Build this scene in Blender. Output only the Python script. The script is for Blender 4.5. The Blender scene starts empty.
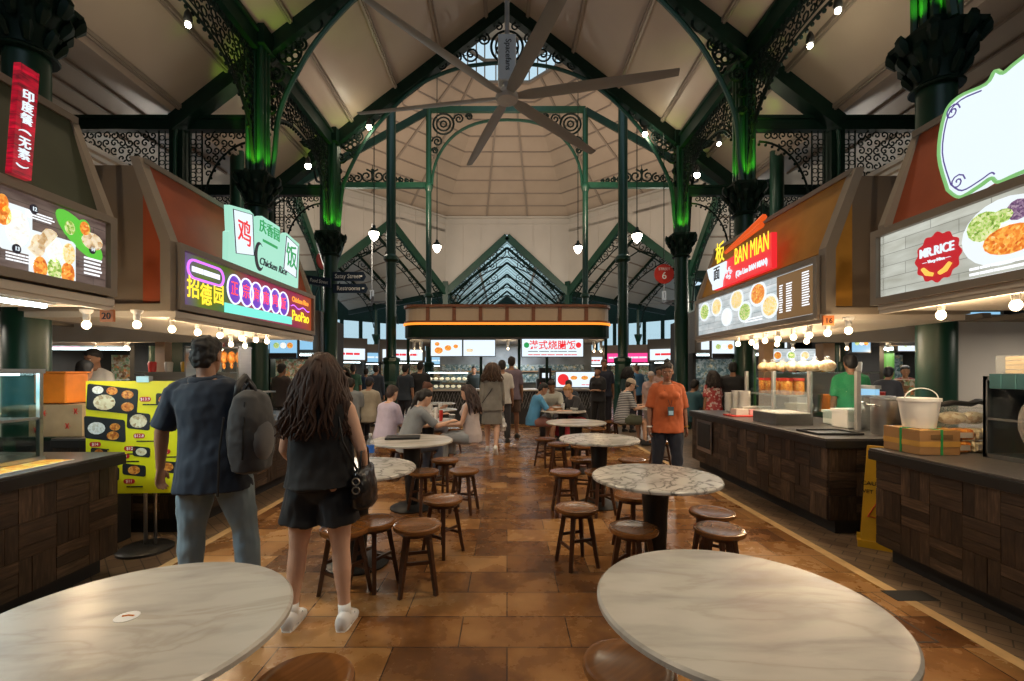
import bpy, math, random
from mathutils import Vector, Matrix, noise
PI = math.pi
R = math.radians
rnd = random.Random(7)
COL = bpy.context.scene.collection
F, VX, HZ, EYE = 455.0, 507.0, 372.0, 1.5      # focal length in pixels, principal column, horizon row, eye height

def at(x, d):            # world X of a pixel column at depth d
    return (x - VX) * d / F
def zz(y, d):            # world Z of a pixel row at depth d
    return EYE + (HZ - y) * d / F
def dep(y, h):           # depth of a point of height h seen on row y
    return F * (EYE - h) / (y - HZ)

# ------------------------------------------------------------------ mesh builder
class MB:
    def __init__(s):
        s.v = []; s.f = []; s.m = []; s.mi = 0
    def mat(s, i):
        s.mi = i; return s
    def add(s, vs, fs):
        o = len(s.v)
        s.v += [tuple(v) for v in vs]
        s.f += [tuple(i + o for i in f) for f in fs]
        s.m += [s.mi] * len(fs)
        return s
    def box(s, x0, x1, y0, y1, z0, z1):
        x0, x1 = min(x0, x1), max(x0, x1); y0, y1 = min(y0, y1), max(y0, y1); z0, z1 = min(z0, z1), max(z0, z1)
        vs = [(x, y, z) for z in (z0, z1) for y in (y0, y1) for x in (x0, x1)]
        return s.add(vs, [(0, 2, 3, 1), (4, 5, 7, 6), (0, 1, 5, 4), (2, 6, 7, 3), (0, 4, 6, 2), (1, 3, 7, 5)])
    def cbox(s, cx, cy, cz, sx, sy, sz, rot=None):
        vs = [Vector((x * sx / 2, y * sy / 2, z * sz / 2)) for z in (-1, 1) for y in (-1, 1) for x in (-1, 1)]
        if rot is not None: vs = [rot @ v for v in vs]
        c = Vector((cx, cy, cz))
        return s.add([v + c for v in vs], [(0, 2, 3, 1), (4, 5, 7, 6), (0, 1, 5, 4), (2, 6, 7, 3), (0, 4, 6, 2), (1, 3, 7, 5)])
    def bar(s, a, b, w, h, up=(0, 0, 1)):
        a = Vector(a); b = Vector(b); d = (b - a).normalized()
        sx = d.cross(Vector(up))
        if sx.length < 1e-4: sx = d.cross(Vector((1, 0, 0)))
        sx.normalize(); u = sx.cross(d).normalized()
        vs = []
        for p in (a, b):
            for i, j in ((-1, -1), (1, -1), (1, 1), (-1, 1)):
                vs.append(p + sx * (i * w / 2) + u * (j * h / 2))
        return s.add(vs, [(0, 1, 2, 3), (7, 6, 5, 4), (0, 4, 5, 1), (1, 5, 6, 2), (2, 6, 7, 3), (3, 7, 4, 0)])
    def prism(s, poly, t0, t1, fn):
        n = len(poly)
        vs = [fn(p[0], p[1], t0) for p in poly] + [fn(p[0], p[1], t1) for p in poly]
        fs = [tuple(range(n)), tuple(range(2 * n - 1, n - 1, -1))]
        fs += [(i, i + n, (i + 1) % n + n, (i + 1) % n) for i in range(n)]
        return s.add(vs, fs)
    def rings(s, rs, cap=True):
        n = len(rs[0]); vs = [p for r in rs for p in r]; fs = []
        for k in range(len(rs) - 1):
            for i in range(n):
                j = (i + 1) % n
                fs.append((k * n + i, k * n + j, (k + 1) * n + j, (k + 1) * n + i))
        if cap:
            fs.append(tuple(range(n - 1, -1, -1))); fs.append(tuple(range((len(rs) - 1) * n, len(rs) * n)))
        return s.add(vs, fs)
    def tube(s, pts, r, n=6, closed=False, r2=None, ref=None, cap=True):
        # r: number or list; r2: second radius of an elliptic section
        pts = [Vector(p) for p in pts]; m = len(pts)
        rr = r if isinstance(r, (list, tuple)) else [r] * m
        r2 = rr if r2 is None else (r2 if isinstance(r2, (list, tuple)) else [r2] * m)
        out = []; prev = Vector(ref) if ref is not None else None
        for i, p in enumerate(pts):
            a = pts[i - 1] if (i or closed) else p
            b = pts[(i + 1) % m] if (i < m - 1 or closed) else p
            d = (b - a)
            d = d.normalized() if d.length > 1e-9 else Vector((0, 0, 1))
            if prev is None:
                prev = Vector((0, 1, 0)) if abs(d.y) < .9 else Vector((1, 0, 0))
            u = prev - d * prev.dot(d)
            if u.length < 1e-5: u = d.orthogonal()
            u.normalize(); w = d.cross(u); prev = u
            out.append([p + u * (rr[i] * math.cos(2 * PI * k / n)) + w * (r2[i] * math.sin(2 * PI * k / n)) for k in range(n)])
        if closed: out.append(out[0]); cap = False
        return s.rings(out, cap)
    def lathe(s, prof, n=20, o=(0, 0, 0), cap=True):
        rs = [[(o[0] + r * math.cos(2 * PI * k / n), o[1] + r * math.sin(2 * PI * k / n), o[2] + z) for k in range(n)] for r, z in prof]
        return s.rings(rs, cap)
    def ball(s, c, r, n=12, m=8, rot=None):
        if not isinstance(r, (tuple, list)): r = (r, r, r)
        c = Vector(c); rs = []
        for j in range(m + 1):
            t = -PI / 2 + PI * (j + .0) / m
            cr = max(math.cos(t), .02); ring = []
            for k in range(n):
                q = Vector((r[0] * cr * math.cos(2 * PI * k / n), r[1] * cr * math.sin(2 * PI * k / n), r[2] * math.sin(t)))
                if rot is not None: q = rot @ q
                ring.append(c + q)
            rs.append(ring)
        return s.rings(rs)
    def obj(s, name, mats, parent=None, smooth=False, bevel=0.0, loc=None, ang=None):
        me = bpy.data.meshes.new(name); me.from_pydata(s.v, [], s.f)
        if not isinstance(mats, (list, tuple)): mats = [mats]
        for q in mats: me.materials.append(q)
        me.polygons.foreach_set('material_index', s.m)
        if smooth: me.polygons.foreach_set('use_smooth', [True] * len(me.polygons))
        me.update()
        o = bpy.data.objects.new(name, me); COL.objects.link(o)
        if parent: o.parent = parent
        if loc: o.location = loc
        if bevel:
            b = o.modifiers.new('bevel', 'BEVEL'); b.width = bevel; b.segments = 2; b.limit_method = 'ANGLE'
        if smooth and ang:
            try: me.set_sharp_from_angle(angle=R(ang))
            except Exception: pass
        return o

def thing(name, label, cat, loc=(0, 0, 0), rotz=0, group=None):
    o = bpy.data.objects.new(name, None); COL.objects.link(o); o.empty_display_size = .1
    o.location = loc; o.rotation_euler = (0, 0, rotz)
    return tag(o, label, cat, group)
def tag(o, label, cat, group=None):
    o['label'] = label; o['category'] = cat
    if group: o['group'] = group
    return o
def struct(o):
    o['kind'] = 'structure'; return o
def copy_tree(o, parent=None, label=None, loc=None, rotz=None, group=None):
    c = o.copy(); COL.objects.link(c); c.parent = parent
    if label: c['label'] = label
    if group: c['group'] = group
    if loc is not None: c.location = loc
    if rotz is not None: c.rotation_euler = (0, 0, rotz)
    for ch in list(o.children): copy_tree(ch, c)
    return c

# ------------------------------------------------------------------ materials
def nt(name):
    m = bpy.data.materials.new(name); m.use_nodes = True
    t = m.node_tree; b = t.nodes['Principled BSDF']
    return m, t, b
def lnk(t, a, ai, b, bi): t.links.new(a.outputs[ai], b.inputs[bi])
def mat(name, col, rough=.5, metal=0, em=0, emc=None, var=0.12, scale=6, trans=0, alpha=1, coat=0, bump=0, detail=4, stretch=None, sheen=0):
    m, t, b = nt(name)
    b.inputs['Roughness'].default_value = rough; b.inputs['Metallic'].default_value = metal
    col = tuple(col) + (1,) if len(col) == 3 else col
    tc = t.nodes.new('ShaderNodeTexCoord'); nz = t.nodes.new('ShaderNodeTexNoise'); nz.inputs['Scale'].default_value = scale
    nz.inputs['Detail'].default_value = detail
    if stretch:
        mp = t.nodes.new('ShaderNodeMapping'); mp.inputs['Scale'].default_value = stretch
        lnk(t, tc, 'Object', mp, 0); lnk(t, mp, 0, nz, 'Vector')
    else: lnk(t, tc, 'Object', nz, 'Vector')
    rp = t.nodes.new('ShaderNodeValToRGB')
    rp.color_ramp.elements[0].position = .3; rp.color_ramp.elements[1].position = .7
    rp.color_ramp.elements[0].color = tuple(c * (1 - var) for c in col[:3]) + (1,)
    rp.color_ramp.elements[1].color = tuple(min(1, c * (1 + var)) for c in col[:3]) + (1,)
    lnk(t, nz, 'Fac', rp, 'Fac'); lnk(t, rp, 0, b, 'Base Color')
    if em:
        b.inputs['Emission Color'].default_value = tuple(emc or col[:3]) + (1,); b.inputs['Emission Strength'].default_value = em
    if trans: b.inputs['Transmission Weight'].default_value = trans
    if alpha < 1: b.inputs['Alpha'].default_value = alpha
    if coat: b.inputs['Coat Weight'].default_value = coat; b.inputs['Coat Roughness'].default_value = .12
    if sheen: b.inputs['Sheen Weight'].default_value = sheen
    if bump:
        bm = t.nodes.new('ShaderNodeBump'); bm.inputs['Strength'].default_value = bump; bm.inputs['Distance'].default_value = .01
        lnk(t, nz, 'Fac', bm, 'Height'); lnk(t, bm, 0, b, 'Normal')
    return m
def emis(name, col, st):
    m, t, b = nt(name)
    b.inputs['Base Color'].default_value = (.02, .02, .02, 1); b.inputs['Roughness'].default_value = .4
    b.inputs['Emission Color'].default_value = tuple(col) + (1,); b.inputs['Emission Strength'].default_value = st
    return m
def ramp(t, stops):
    rp = t.nodes.new('ShaderNodeValToRGB'); e = rp.color_ramp.elements
    while len(e) < len(stops): e.new(.5)
    for q, (p, c) in zip(e, stops): q.position = p; q.color = tuple(c) + (1,)
    return rp
def backdrop(name, c0, c1, sc, st):
    m, t, b = nt(name); tc = t.nodes.new('ShaderNodeTexCoord'); nz = t.nodes.new('ShaderNodeTexNoise'); nz.inputs['Scale'].default_value = sc; nz.inputs['Detail'].default_value = 6
    mp = t.nodes.new('ShaderNodeMapping'); mp.inputs['Scale'].default_value = (1, 1, 4); lnk(t, tc, 'Object', mp, 0); lnk(t, mp, 0, nz, 'Vector')
    br = t.nodes.new('ShaderNodeTexBrick'); br.inputs['Scale'].default_value = 1; br.inputs['Brick Width'].default_value = .4; br.inputs['Row Height'].default_value = .09; br.inputs['Mortar Size'].default_value = .003
    br.inputs['Color1'].default_value = (1, 1, 1, 1); br.inputs['Color2'].default_value = (.8, .8, .8, 1); br.inputs['Mortar'].default_value = (.5, .5, .5, 1)
    sx = t.nodes.new('ShaderNodeSeparateXYZ'); cx = t.nodes.new('ShaderNodeCombineXYZ'); lnk(t, tc, 'Object', sx, 0); lnk(t, sx, 0, cx, 0); lnk(t, sx, 2, cx, 1); lnk(t, cx, 0, br, 'Vector')
    rp = ramp(t, [(.3, c0), (.7, c1)]); lnk(t, nz, 'Fac', rp, 0); mx = t.nodes.new('ShaderNodeMixRGB'); mx.blend_type = 'MULTIPLY'; mx.inputs[0].default_value = 1; lnk(t, rp, 0, mx, 1); lnk(t, br, 'Color', mx, 2)
    lnk(t, mx, 0, b, 'Emission Color'); b.inputs['Emission Strength'].default_value = st; b.inputs['Base Color'].default_value = (.02, .02, .02, 1); b.inputs['Roughness'].default_value = .25
    return m
def food(name, stops, scale=18, st=1.0, detail=3):      # specks of several colours for food, goods and cloth; st makes them glow
    m, t, b = nt(name)
    tc = t.nodes.new('ShaderNodeTexCoord'); v = t.nodes.new('ShaderNodeTexVoronoi'); v.inputs['Scale'].default_value = scale * 1.7
    nz = t.nodes.new('ShaderNodeTexNoise'); nz.inputs['Scale'].default_value = scale * 1.5
    lnk(t, tc, 'Object', v, 'Vector'); lnk(t, tc, 'Object', nz, 'Vector')
    mx = t.nodes.new('ShaderNodeMath'); mx.operation = 'ADD'
    sp = t.nodes.new('ShaderNodeSeparateColor'); lnk(t, v, 'Color', sp, 0)
    lnk(t, sp, 0, mx, 0); lnk(t, nz, 'Fac', mx, 1)
    h = t.nodes.new('ShaderNodeMath'); h.operation = 'MULTIPLY'; h.inputs[1].default_value = .5; lnk(t, mx, 0, h, 0)
    rp = ramp(t, stops); lnk(t, h, 0, rp, 'Fac')
    lnk(t, rp, 0, b, 'Base Color')
    if st: lnk(t, rp, 0, b, 'Emission Color'); b.inputs['Emission Strength'].default_value = st
    b.inputs['Roughness'].default_value = .35
    return m

M = {}
def init_mats():
    # floor tiles: long brown slabs in running bond
    m, t, b = nt('floor_tiles')
    tc = t.nodes.new('ShaderNodeTexCoord')
    br = t.nodes.new('ShaderNodeTexBrick'); br.offset = .43; br.offset_frequency = 2
    br.inputs['Scale'].default_value = 1; br.inputs['Brick Width'].default_value = .62; br.inputs['Row Height'].default_value = .31
    br.inputs['Mortar Size'].default_value = .0035; br.inputs['Mortar Smooth'].default_value = .1; br.inputs['Bias'].default_value = 0
    br.inputs['Color1'].default_value = (0, 0, 0, 1); br.inputs['Color2'].default_value = (1, 1, 1, 1); br.inputs['Mortar'].default_value = (0, 0, 0, 1)
    lnk(t, tc, 'Object', br, 'Vector')
    nz = t.nodes.new('ShaderNodeTexNoise'); nz.inputs['Scale'].default_value = 2.6; nz.inputs['Detail'].default_value = 7; nz.inputs['Roughness'].default_value = .65
    nz2 = t.nodes.new('ShaderNodeTexNoise'); nz2.inputs['Scale'].default_value = 1.3; nz2.inputs['Detail'].default_value = 3
    lnk(t, tc, 'Object', nz, 'Vector'); lnk(t, tc, 'Object', nz2, 'Vector')
    a1 = t.nodes.new('ShaderNodeMath'); a1.operation = 'MULTIPLY_ADD'; a1.inputs[1].default_value = .42
    lnk(t, br, 'Color', a1, 0); lnk(t, nz, 'Fac', a1, 2)
    a2 = t.nodes.new('ShaderNodeMath'); a2.operation = 'ADD'; lnk(t, a1, 0, a2, 0)
    a3 = t.nodes.new('ShaderNodeMath'); a3.operation = 'MULTIPLY_ADD'; a3.inputs[1].default_value = .5; a3.inputs[2].default_value = -.25
    lnk(t, nz2, 'Fac', a3, 0); lnk(t, a3, 0, a2, 1)
    rp = ramp(t, [(.3, (.065, .026, .01)), (.52, (.13, .052, .015)), (.72, (.24, .108, .032)), (.95, (.36, .19, .07))])
    lnk(t, a2, 0, rp, 'Fac')
    mx = t.nodes.new('ShaderNodeMixRGB'); mx.inputs[2].default_value = (.03, .015, .009, 1)
    lnk(t, br, 'Fac', mx, 0); lnk(t, rp, 0, mx, 1); lnk(t, mx, 0, b, 'Base Color')
    rr = t.nodes.new('ShaderNodeMapRange'); rr.inputs['To Min'].default_value = .12; rr.inputs['To Max'].default_value = .42
    lnk(t, nz, 'Fac', rr, 'Value'); lnk(t, rr, 0, b, 'Roughness')
    bm = t.nodes.new('ShaderNodeBump'); bm.inputs['Strength'].default_value = .08; bm.inputs['Distance'].default_value = .003
    lnk(t, a1, 0, bm, 'Height'); lnk(t, bm, 0, b, 'Normal')
    M['floor'] = m
    # paler pavers of the side strips
    m, t, b = nt('strip_pavers')
    tc = t.nodes.new('ShaderNodeTexCoord'); mp = t.nodes.new('ShaderNodeMapping'); mp.inputs['Rotation'].default_value = (0, 0, R(45))
    br = t.nodes.new('ShaderNodeTexBrick'); br.offset = .5
    br.inputs['Scale'].default_value = 1; br.inputs['Brick Width'].default_value = .2; br.inputs['Row Height'].default_value = .1
    br.inputs['Mortar Size'].default_value = .004
    br.inputs['Color1'].default_value = (.2, .135, .085, 1); br.inputs['Color2'].default_value = (.13, .085, .05, 1); br.inputs['Mortar'].default_value = (.03, .02, .012, 1)
    lnk(t, tc, 'Object', mp, 0); lnk(t, mp, 0, br, 'Vector'); lnk(t, br, 'Color', b, 'Base Color'); b.inputs['Roughness'].default_value = .45
    M['pavers'] = m
    # marble, different on every table
    def marble(name, base, vein, vs, amt, warm):
        m, t, b = nt(name)
        tc = t.nodes.new('ShaderNodeTexCoord'); oi = t.nodes.new('ShaderNodeObjectInfo')
        ad = t.nodes.new('ShaderNodeVectorMath'); ad.operation = 'ADD'
        ml = t.nodes.new('ShaderNodeVectorMath'); ml.operation = 'SCALE'; ml.inputs[0].default_value = (13, 7, 3); lnk(t, oi, 'Random', ml, 'Scale')
        lnk(t, tc, 'Object', ad, 0); lnk(t, ml, 0, ad, 1)
        mp = t.nodes.new('ShaderNodeMapping'); mp.inputs['Rotation'].default_value = (0, 0, R(38)); mp.inputs['Scale'].default_value = (1, 3.2, 1) if warm else (1, 1.3, 1)
        lnk(t, ad, 0, mp, 0)
        nz = t.nodes.new('ShaderNodeTexNoise'); nz.inputs['Scale'].default_value = 2.2; nz.inputs['Detail'].default_value = 8; nz.inputs['Distortion'].default_value = .4
        lnk(t, mp, 0, nz, 'Vector')
        n2 = t.nodes.new('ShaderNodeTexNoise'); n2.inputs['Scale'].default_value = vs; n2.inputs['Detail'].default_value = 6; n2.inputs['Distortion'].default_value = .8
        lnk(t, mp, 0, n2, 'Vector')
        ab = t.nodes.new('ShaderNodeMath'); ab.operation = 'SUBTRACT'; ab.inputs[1].default_value = .5; lnk(t, n2, 'Fac', ab, 0)
        ac = t.nodes.new('ShaderNodeMath'); ac.operation = 'ABSOLUTE'; lnk(t, ab, 0, ac, 0)
        vr = ramp(t, [(0, (1, 1, 1)), (.035, (.15, .15, .15)), (.09, (0, 0, 0))]); lnk(t, ac, 0, vr, 'Fac')
        bc = ramp(t, [(.3, tuple(c * .62 for c in base)), (.55, base), (.8, tuple(min(1, c * 1.1) for c in base))]); lnk(t, nz, 'Fac', bc, 'Fac')
        mm = t.nodes.new('ShaderNodeMath'); mm.operation = 'MULTIPLY'; mm.inputs[1].default_value = amt; lnk(t, vr, 0, mm, 0)
        mk = t.nodes.new('ShaderNodeMath'); mk.operation = 'MULTIPLY'; lnk(t, mm, 0, mk, 0); lnk(t, nz, 'Fac', mk, 1)
        mx = t.nodes.new('ShaderNodeMixRGB'); mx.inputs[2].default_value = tuple(vein) + (1,)
        lnk(t, mk, 0, mx, 0); lnk(t, bc, 0, mx, 1); lnk(t, mx, 0, b, 'Base Color')
        b.inputs['Roughness'].default_value = .27
        return m
    M['marble'] = marble('marble_streaked', (.5, .475, .43), (.25, .2, .14), 1.6, .5, True)
    M['marble2'] = marble('marble_veined', (.54, .52, .48), (.09, .085, .08), 5, 1.6, False)
    M['wood'] = mat('stool_wood', (.2, .08, .022), .2, var=.22, scale=5, stretch=(1, 9, 1), coat=.3)
    M['woodleg'] = mat('stool_leg_wood', (.06, .022, .009), .35, var=.3, scale=6, stretch=(1, 1, 6))
    M['blackmetal'] = mat('black_metal', (.012, .012, .012), .45, metal=.3)
    M['green'] = mat('green_iron', (.006, .045, .024), .38, var=.2, scale=3)
    M['greend'] = mat('dark_green_iron', (.004, .018, .011), .45, var=.25, scale=4)
    M['lattice'] = mat('lattice_iron', (.003, .011, .008), .55, var=.2)
    for q in ('greend', 'lattice'): M[q].node_tree.nodes['Principled BSDF'].inputs['Specular IOR Level'].default_value = .2
    M['roof'] = mat('roof_panel', (.38, .3, .225), .42, var=.06, scale=.8)
    M['roofw'] = mat('roof_panel_pale', (.46, .42, .36), .42, var=.04, scale=.8)
    M['batten'] = mat('roof_batten', (.25, .2, .155), .5, var=.05)
    M['beige'] = mat('stall_beige', (.165, .125, .09), .5, var=.06, scale=2)
    M['frame'] = mat('stall_frame_taupe', (.22, .18, .14), .45, var=.04)
    M['olive'] = mat('fascia_dark_olive', (.045, .055, .03), .55, var=.1)
    M['rust'] = mat('fascia_rust_orange', (.3, .055, .015), .5, var=.08)
    M['ochre'] = mat('fascia_ochre', (.42, .2, .025), .5, var=.08)
    M['counter'] = mat('counter_top_stone', (.075, .07, .068), .3, var=.25, scale=30)
    M['counteredge'] = mat('counter_edge_black', (.018, .018, .018), .35, var=.2)
    m, t, b = nt('parquet_wood')
    g = t.nodes.new('ShaderNodeNewGeometry'); tc = t.nodes.new('ShaderNodeTexCoord')
    at_ = t.nodes.new('ShaderNodeAttribute'); at_.attribute_name = 'grain'
    nz = t.nodes.new('ShaderNodeTexNoise'); nz.inputs['Scale'].default_value = 7; nz.inputs['Detail'].default_value = 6
    lnk(t, at_, 'Vector', nz, 'Vector')
    ad = t.nodes.new('ShaderNodeMath'); ad.operation = 'MULTIPLY_ADD'; ad.inputs[1].default_value = .42
    lnk(t, g, 'Random Per Island', ad, 0); lnk(t, nz, 'Fac', ad, 2)
    rp = ramp(t, [(.35, (.009, .006, .004)), (.6, (.026, .016, .011)), (.85, (.06, .037, .024)), (1, (.11, .07, .045))])
    lnk(t, ad, 0, rp, 'Fac'); lnk(t, rp, 0, b, 'Base Color'); b.inputs['Roughness'].default_value = .45
    M['parquet'] = m
    M['glass'] = None
    m, t, b = nt('clear_glass')
    out = t.nodes['Material Output']; tr = t.nodes.new('ShaderNodeBsdfTransparent'); gl = t.nodes.new('ShaderNodeBsdfGlossy'); gl.inputs['Roughness'].default_value = .03
    tr.inputs[0].default_value = (.9, .95, .94, 1)
    fr = t.nodes.new('ShaderNodeLayerWeight'); fr.inputs[0].default_value = .5; pw = t.nodes.new('ShaderNodeMath'); pw.operation = 'POWER'; pw.inputs[1].default_value = 5; lnk(t, fr, 'Facing', pw, 0)
    ma = t.nodes.new('ShaderNodeMath'); ma.operation = 'MULTIPLY_ADD'; ma.inputs[1].default_value = .3; ma.inputs[2].default_value = .03; lnk(t, pw, 0, ma, 0); mx = t.nodes.new('ShaderNodeMixShader')
    lnk(t, ma, 0, mx, 0); lnk(t, tr, 0, mx, 1); lnk(t, gl, 0, mx, 2); lnk(t, mx, 0, out, 0)
    M['glass'] = m
    m, t, b = nt('frosted_skylight'); tl = t.nodes.new('ShaderNodeBsdfTranslucent'); tl.inputs[0].default_value = (.85, .95, .9, 1); tr = t.nodes.new('ShaderNodeBsdfTransparent'); mx = t.nodes.new('ShaderNodeMixShader'); mx.inputs[0].default_value = .35
    lnk(t, tl, 0, mx, 1); lnk(t, tr, 0, mx, 2); lnk(t, mx, 0, t.nodes['Material Output'], 0); M['frost'] = m
    M['steel'] = mat('stainless_steel', (.5, .5, .5), .28, metal=1, var=.06, scale=3, stretch=(1, 1, 12))
    M['grey'] = mat('grey_plastic', (.3, .3, .3), .5)
    M['black'] = mat('matte_black', (.012, .012, .013), .55)
    M['white'] = mat('white_plastic', (.78, .78, .77), .4, var=.03)
    M['cream'] = mat('cream_wall', (.55, .5, .44), .6, var=.04, scale=2)
    M['darkwall'] = mat('dark_wall', (.035, .035, .036), .7)
    M['greencol'] = mat('painted_green_column', (.005, .04, .022), .35, var=.1)
    M['greencolLit'] = mat('green_column_lit_tone', (.07, .2, .04), .35, var=.1)  # brighter copy of the column green, with green lamp light painted in
    M['tan'] = mat('tan_post', (.3, .19, .11), .5)
    M['bulb'] = emis('bulb_glow', (1, .72, .42), 9)
    M['lampw'] = emis('pendant_glow', (1, .9, .72), 14)
    M['tubew'] = emis('tube_light', (.75, .95, 1), 8)
    M['spotw'] = emis('spot_glow', (1, .93, .7), 40)
    M['screen'] = emis('screen_white', (.8, .92, 1), 1.0)
    M['screenb'] = emis('screen_blue', (.3, .6, .85), .9)
    M['pinkneon'] = emis('pink_neon', (1, .06, .3), 1)
    M['redneon'] = emis('red_neon', (1, .05, .04), 1.6)
    M['orneon'] = emis('orange_neon', (1, .3, .03), 1.3)
    M['yelneon'] = emis('yellow_neon', (1, .72, .03), 1.25)
    M['purneon'] = emis('purple_neon', (.6, .15, 1), 1.5)
    M['cyneon'] = emis('cyan_neon', (.2, .85, .72), 1)
    M['whneon'] = emis('white_neon', (.8, .8, 1), 1.3)
    M['card'] = mat('cardboard', (.38, .2, .075), .7, var=.1)
    M['orange'] = mat('orange_plastic', (.8, .24, .02), .4)
    M['red'] = mat('red_plastic', (.6, .03, .02), .4)
    M['yellow'] = mat('yellow_plastic', (.55, .32, .015), .45)
    M['ink'] = mat('black_ink', (.015, .012, .012), .6)
    M['whitep'] = mat('white_paint', (.85, .85, .85), .5, var=.02)
    M['wovenbag'] = mat('thin_white_bag', (.75, .76, .76), .35, alpha=.85)
    M['clearplastic'] = mat('clear_plastic', (.6, .66, .7), .15, alpha=.2)

def text(s, size, x, z, y, m, parent, ext=.004, align='CENTER', name='lettering', sx=1.0, rot=0, squash=1.0, shear=0):
    cu = bpy.data.curves.new(name, 'FONT'); cu.body = s; cu.size = size; cu.extrude = ext; cu.align_x = align; cu.align_y = 'CENTER'
    cu.shear = shear; cu.resolution_u = 3; cu.offset = size * (.004 if sx == 1.0 else (sx - 1) * .4)
    o = bpy.data.objects.new(name, cu); COL.objects.link(o)
    dg = bpy.context.evaluated_depsgraph_get(); dg.update()
    me = bpy.data.meshes.new_from_object(o.evaluated_get(dg))
    bpy.data.objects.remove(o); bpy.data.curves.remove(cu)
    me.transform(Matrix.Rotation(PI / 2, 4, 'X') @ Matrix.Rotation(rot, 4, 'Z') @ Matrix.Diagonal((squash, 1, 1, 1)))
    me.materials.clear(); me.materials.append(m)
    q = bpy.data.objects.new(name, me); COL.objects.link(q); q.parent = parent; q.location = (x, y, z)
    return q
# ================================================================== building shell
CY = [4.75, 8.85, 12.1]           # column rows along the nave
CYS = {-1: [4.41, 8.5, 12.0], 1: [4.93, 8.93, 12.15]}
CX = 4.65
EV, AP = 7.75, 11.35              # height of the pillar tops and the nave ridge
SL = (AP - EV) / CX
def roofz(x): return AP - SL * abs(x)

def spiral(mb, P, cx, cz, r, turns=1.6, a0=0, dirn=1, t=.014, n=22):
    pts = []; 
    for i in range(n + 1):
        k = i / n; a = a0 + dirn * turns * 2 * PI * k; q = r * (1 - k) ** .8 + r * .12
        pts.append(P(cx + q * math.cos(a), cz + q * math.sin(a)))
    mb.tube(pts, t, 4)
def ring(mb, P, cx, cz, r, t=.014, n=16, a0=0, a1=2 * PI):
    pts = [P(cx + r * math.cos(a0 + (a1 - a0) * i / n), cz + r * math.sin(a0 + (a1 - a0) * i / n)) for i in range(n + (a1 - a0 < 6.2))]
    mb.tube(pts, t, 4, closed=(a1 - a0 >= 6.2))
def flower(mb, P, cx, cz, r, t=.014):
    ring(mb, P, cx, cz, r, t); ring(mb, P, cx, cz, r * .22, t, 8)
    for k in range(6):
        a = k * PI / 3 + .5
        ring(mb, P, cx + r * .58 * math.cos(a), cz + r * .58 * math.sin(a), r * .3, t, 9)
def chain(mb, P, pts, t=.02, n=4):
    mb.tube([P(*p) for p in pts], t, n)
def crv(pts, n=6):                      # Catmull-Rom through 2-D points
    out = []; L = len(pts)
    for i in range(L - 1):
        p0, p1, p2, p3 = pts[max(i - 1, 0)], pts[i], pts[i + 1], pts[min(i + 2, L - 1)]
        for k in range(n):
            t = k / n
            out.append(tuple(.5 * (2 * b + (c - a) * t + (2 * a - 5 * b + 4 * c - d) * t * t + (3 * b - a - 3 * c + d) * t ** 3) for a, b, c, d in zip(p0, p1, p2, p3)))
    out.append(pts[-1]); return out

def build_shell():
    mb = MB(); mb.box(-2.6, 2.6, -4, 60, -.1, 0); o = struct(mb.obj('floor', M['floor']))
    for s in (-1, 1):
        mb = MB(); mb.box(s * 2.68, s * 16, -4, 12.5, -.1, 0); struct(mb.obj('floor', M['pavers']))
        mb = MB(); mb.box(s * 2.6, s * 2.68, -4, 12.5, -.1, .001)
        struct(mb.obj('trim_%d' % (1 if s < 0 else 2), mat('strip_border_%d' % s, (.62, .42, .2), .4, var=.15, scale=9)))
        mb = MB(); mb.box(s * 2.6, s * 26, 12.5, 60, -.1, 0); struct(mb.obj('floor', M['floor']))
    mb = MB(); mb.box(1.75, 1.76, 2.52, 3.1, 0, .0015).box(1.75, 2.4, 2.52, 2.53, 0, .0015).box(2.39, 2.4, 2.52, 3.1, 0, .0015).box(1.75, 2.4, 3.09, 3.1, 0, .0015)
    mb.box(2.56, 2.84, 2.98, 3.12, 0, .003)
    struct(mb.obj('trim_3', M['black']))
    mb = MB(); mb.box(-12, 12, -5.1, -5, 0, 6.4); struct(mb.obj('wall_front', M['darkwall']))  # unseen wall behind the camera, added to cut daylight from the rear
    # nave ceiling, the same slope running down over the side bays, then rising again outward
    for s, nm in ((-1, 'left'), (1, 'right')):
        XO = 6.35; zo = roofz(XO)
        mb = MB()
        a = [(0, AP), (s * XO, zo)]
        mb.prism([(0, AP), (s * XO, zo), (s * XO, zo + .12), (0, AP + .12)], -5, CY[2] - .05, lambda u, v, t: (u, t, v))
        struct(mb.obj('ceiling_' + nm, M['roof']))
        mb = MB(); mb.prism([(s * XO, zo), (s * 12, zo + 1.75), (s * 12, zo + 1.85), (s * XO, zo + .12)], -5, CY[2] - .05, lambda u, v, t: (u, t, v))
        struct(mb.obj('ceiling_' + nm, M['roof']))
        mb = MB()
        for x in (.55, 1.75, 2.95, 4.1, 5.3, 6.2):
            z = roofz(x); mb.bar((s * x, -5, z - .03), (s * x, CY[2] - .1, z - .03), .1, .07, (0, 0, 1))
            mb.bar((s * x, -5, z - .07), (s * x, CY[2] - .1, z - .07), .04, .05, (0, 0, 1))
        for x in (7.4, 8.6, 9.8):
            z = zo + (x - XO) * .31; mb.bar((s * x, -5, z - .03), (s * x, CY[2] - .1, z - .03), .05, .05)
        struct(mb.obj('trim_%d' % (4 if s < 0 else 5), M['batten']))
        # low walls closing the hall sides
        mb = MB(); mb.box(s * 12, s * 12.1, -5, 14, 0, 8.3); struct(mb.obj('wall_' + nm, M['roofw']))

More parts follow.
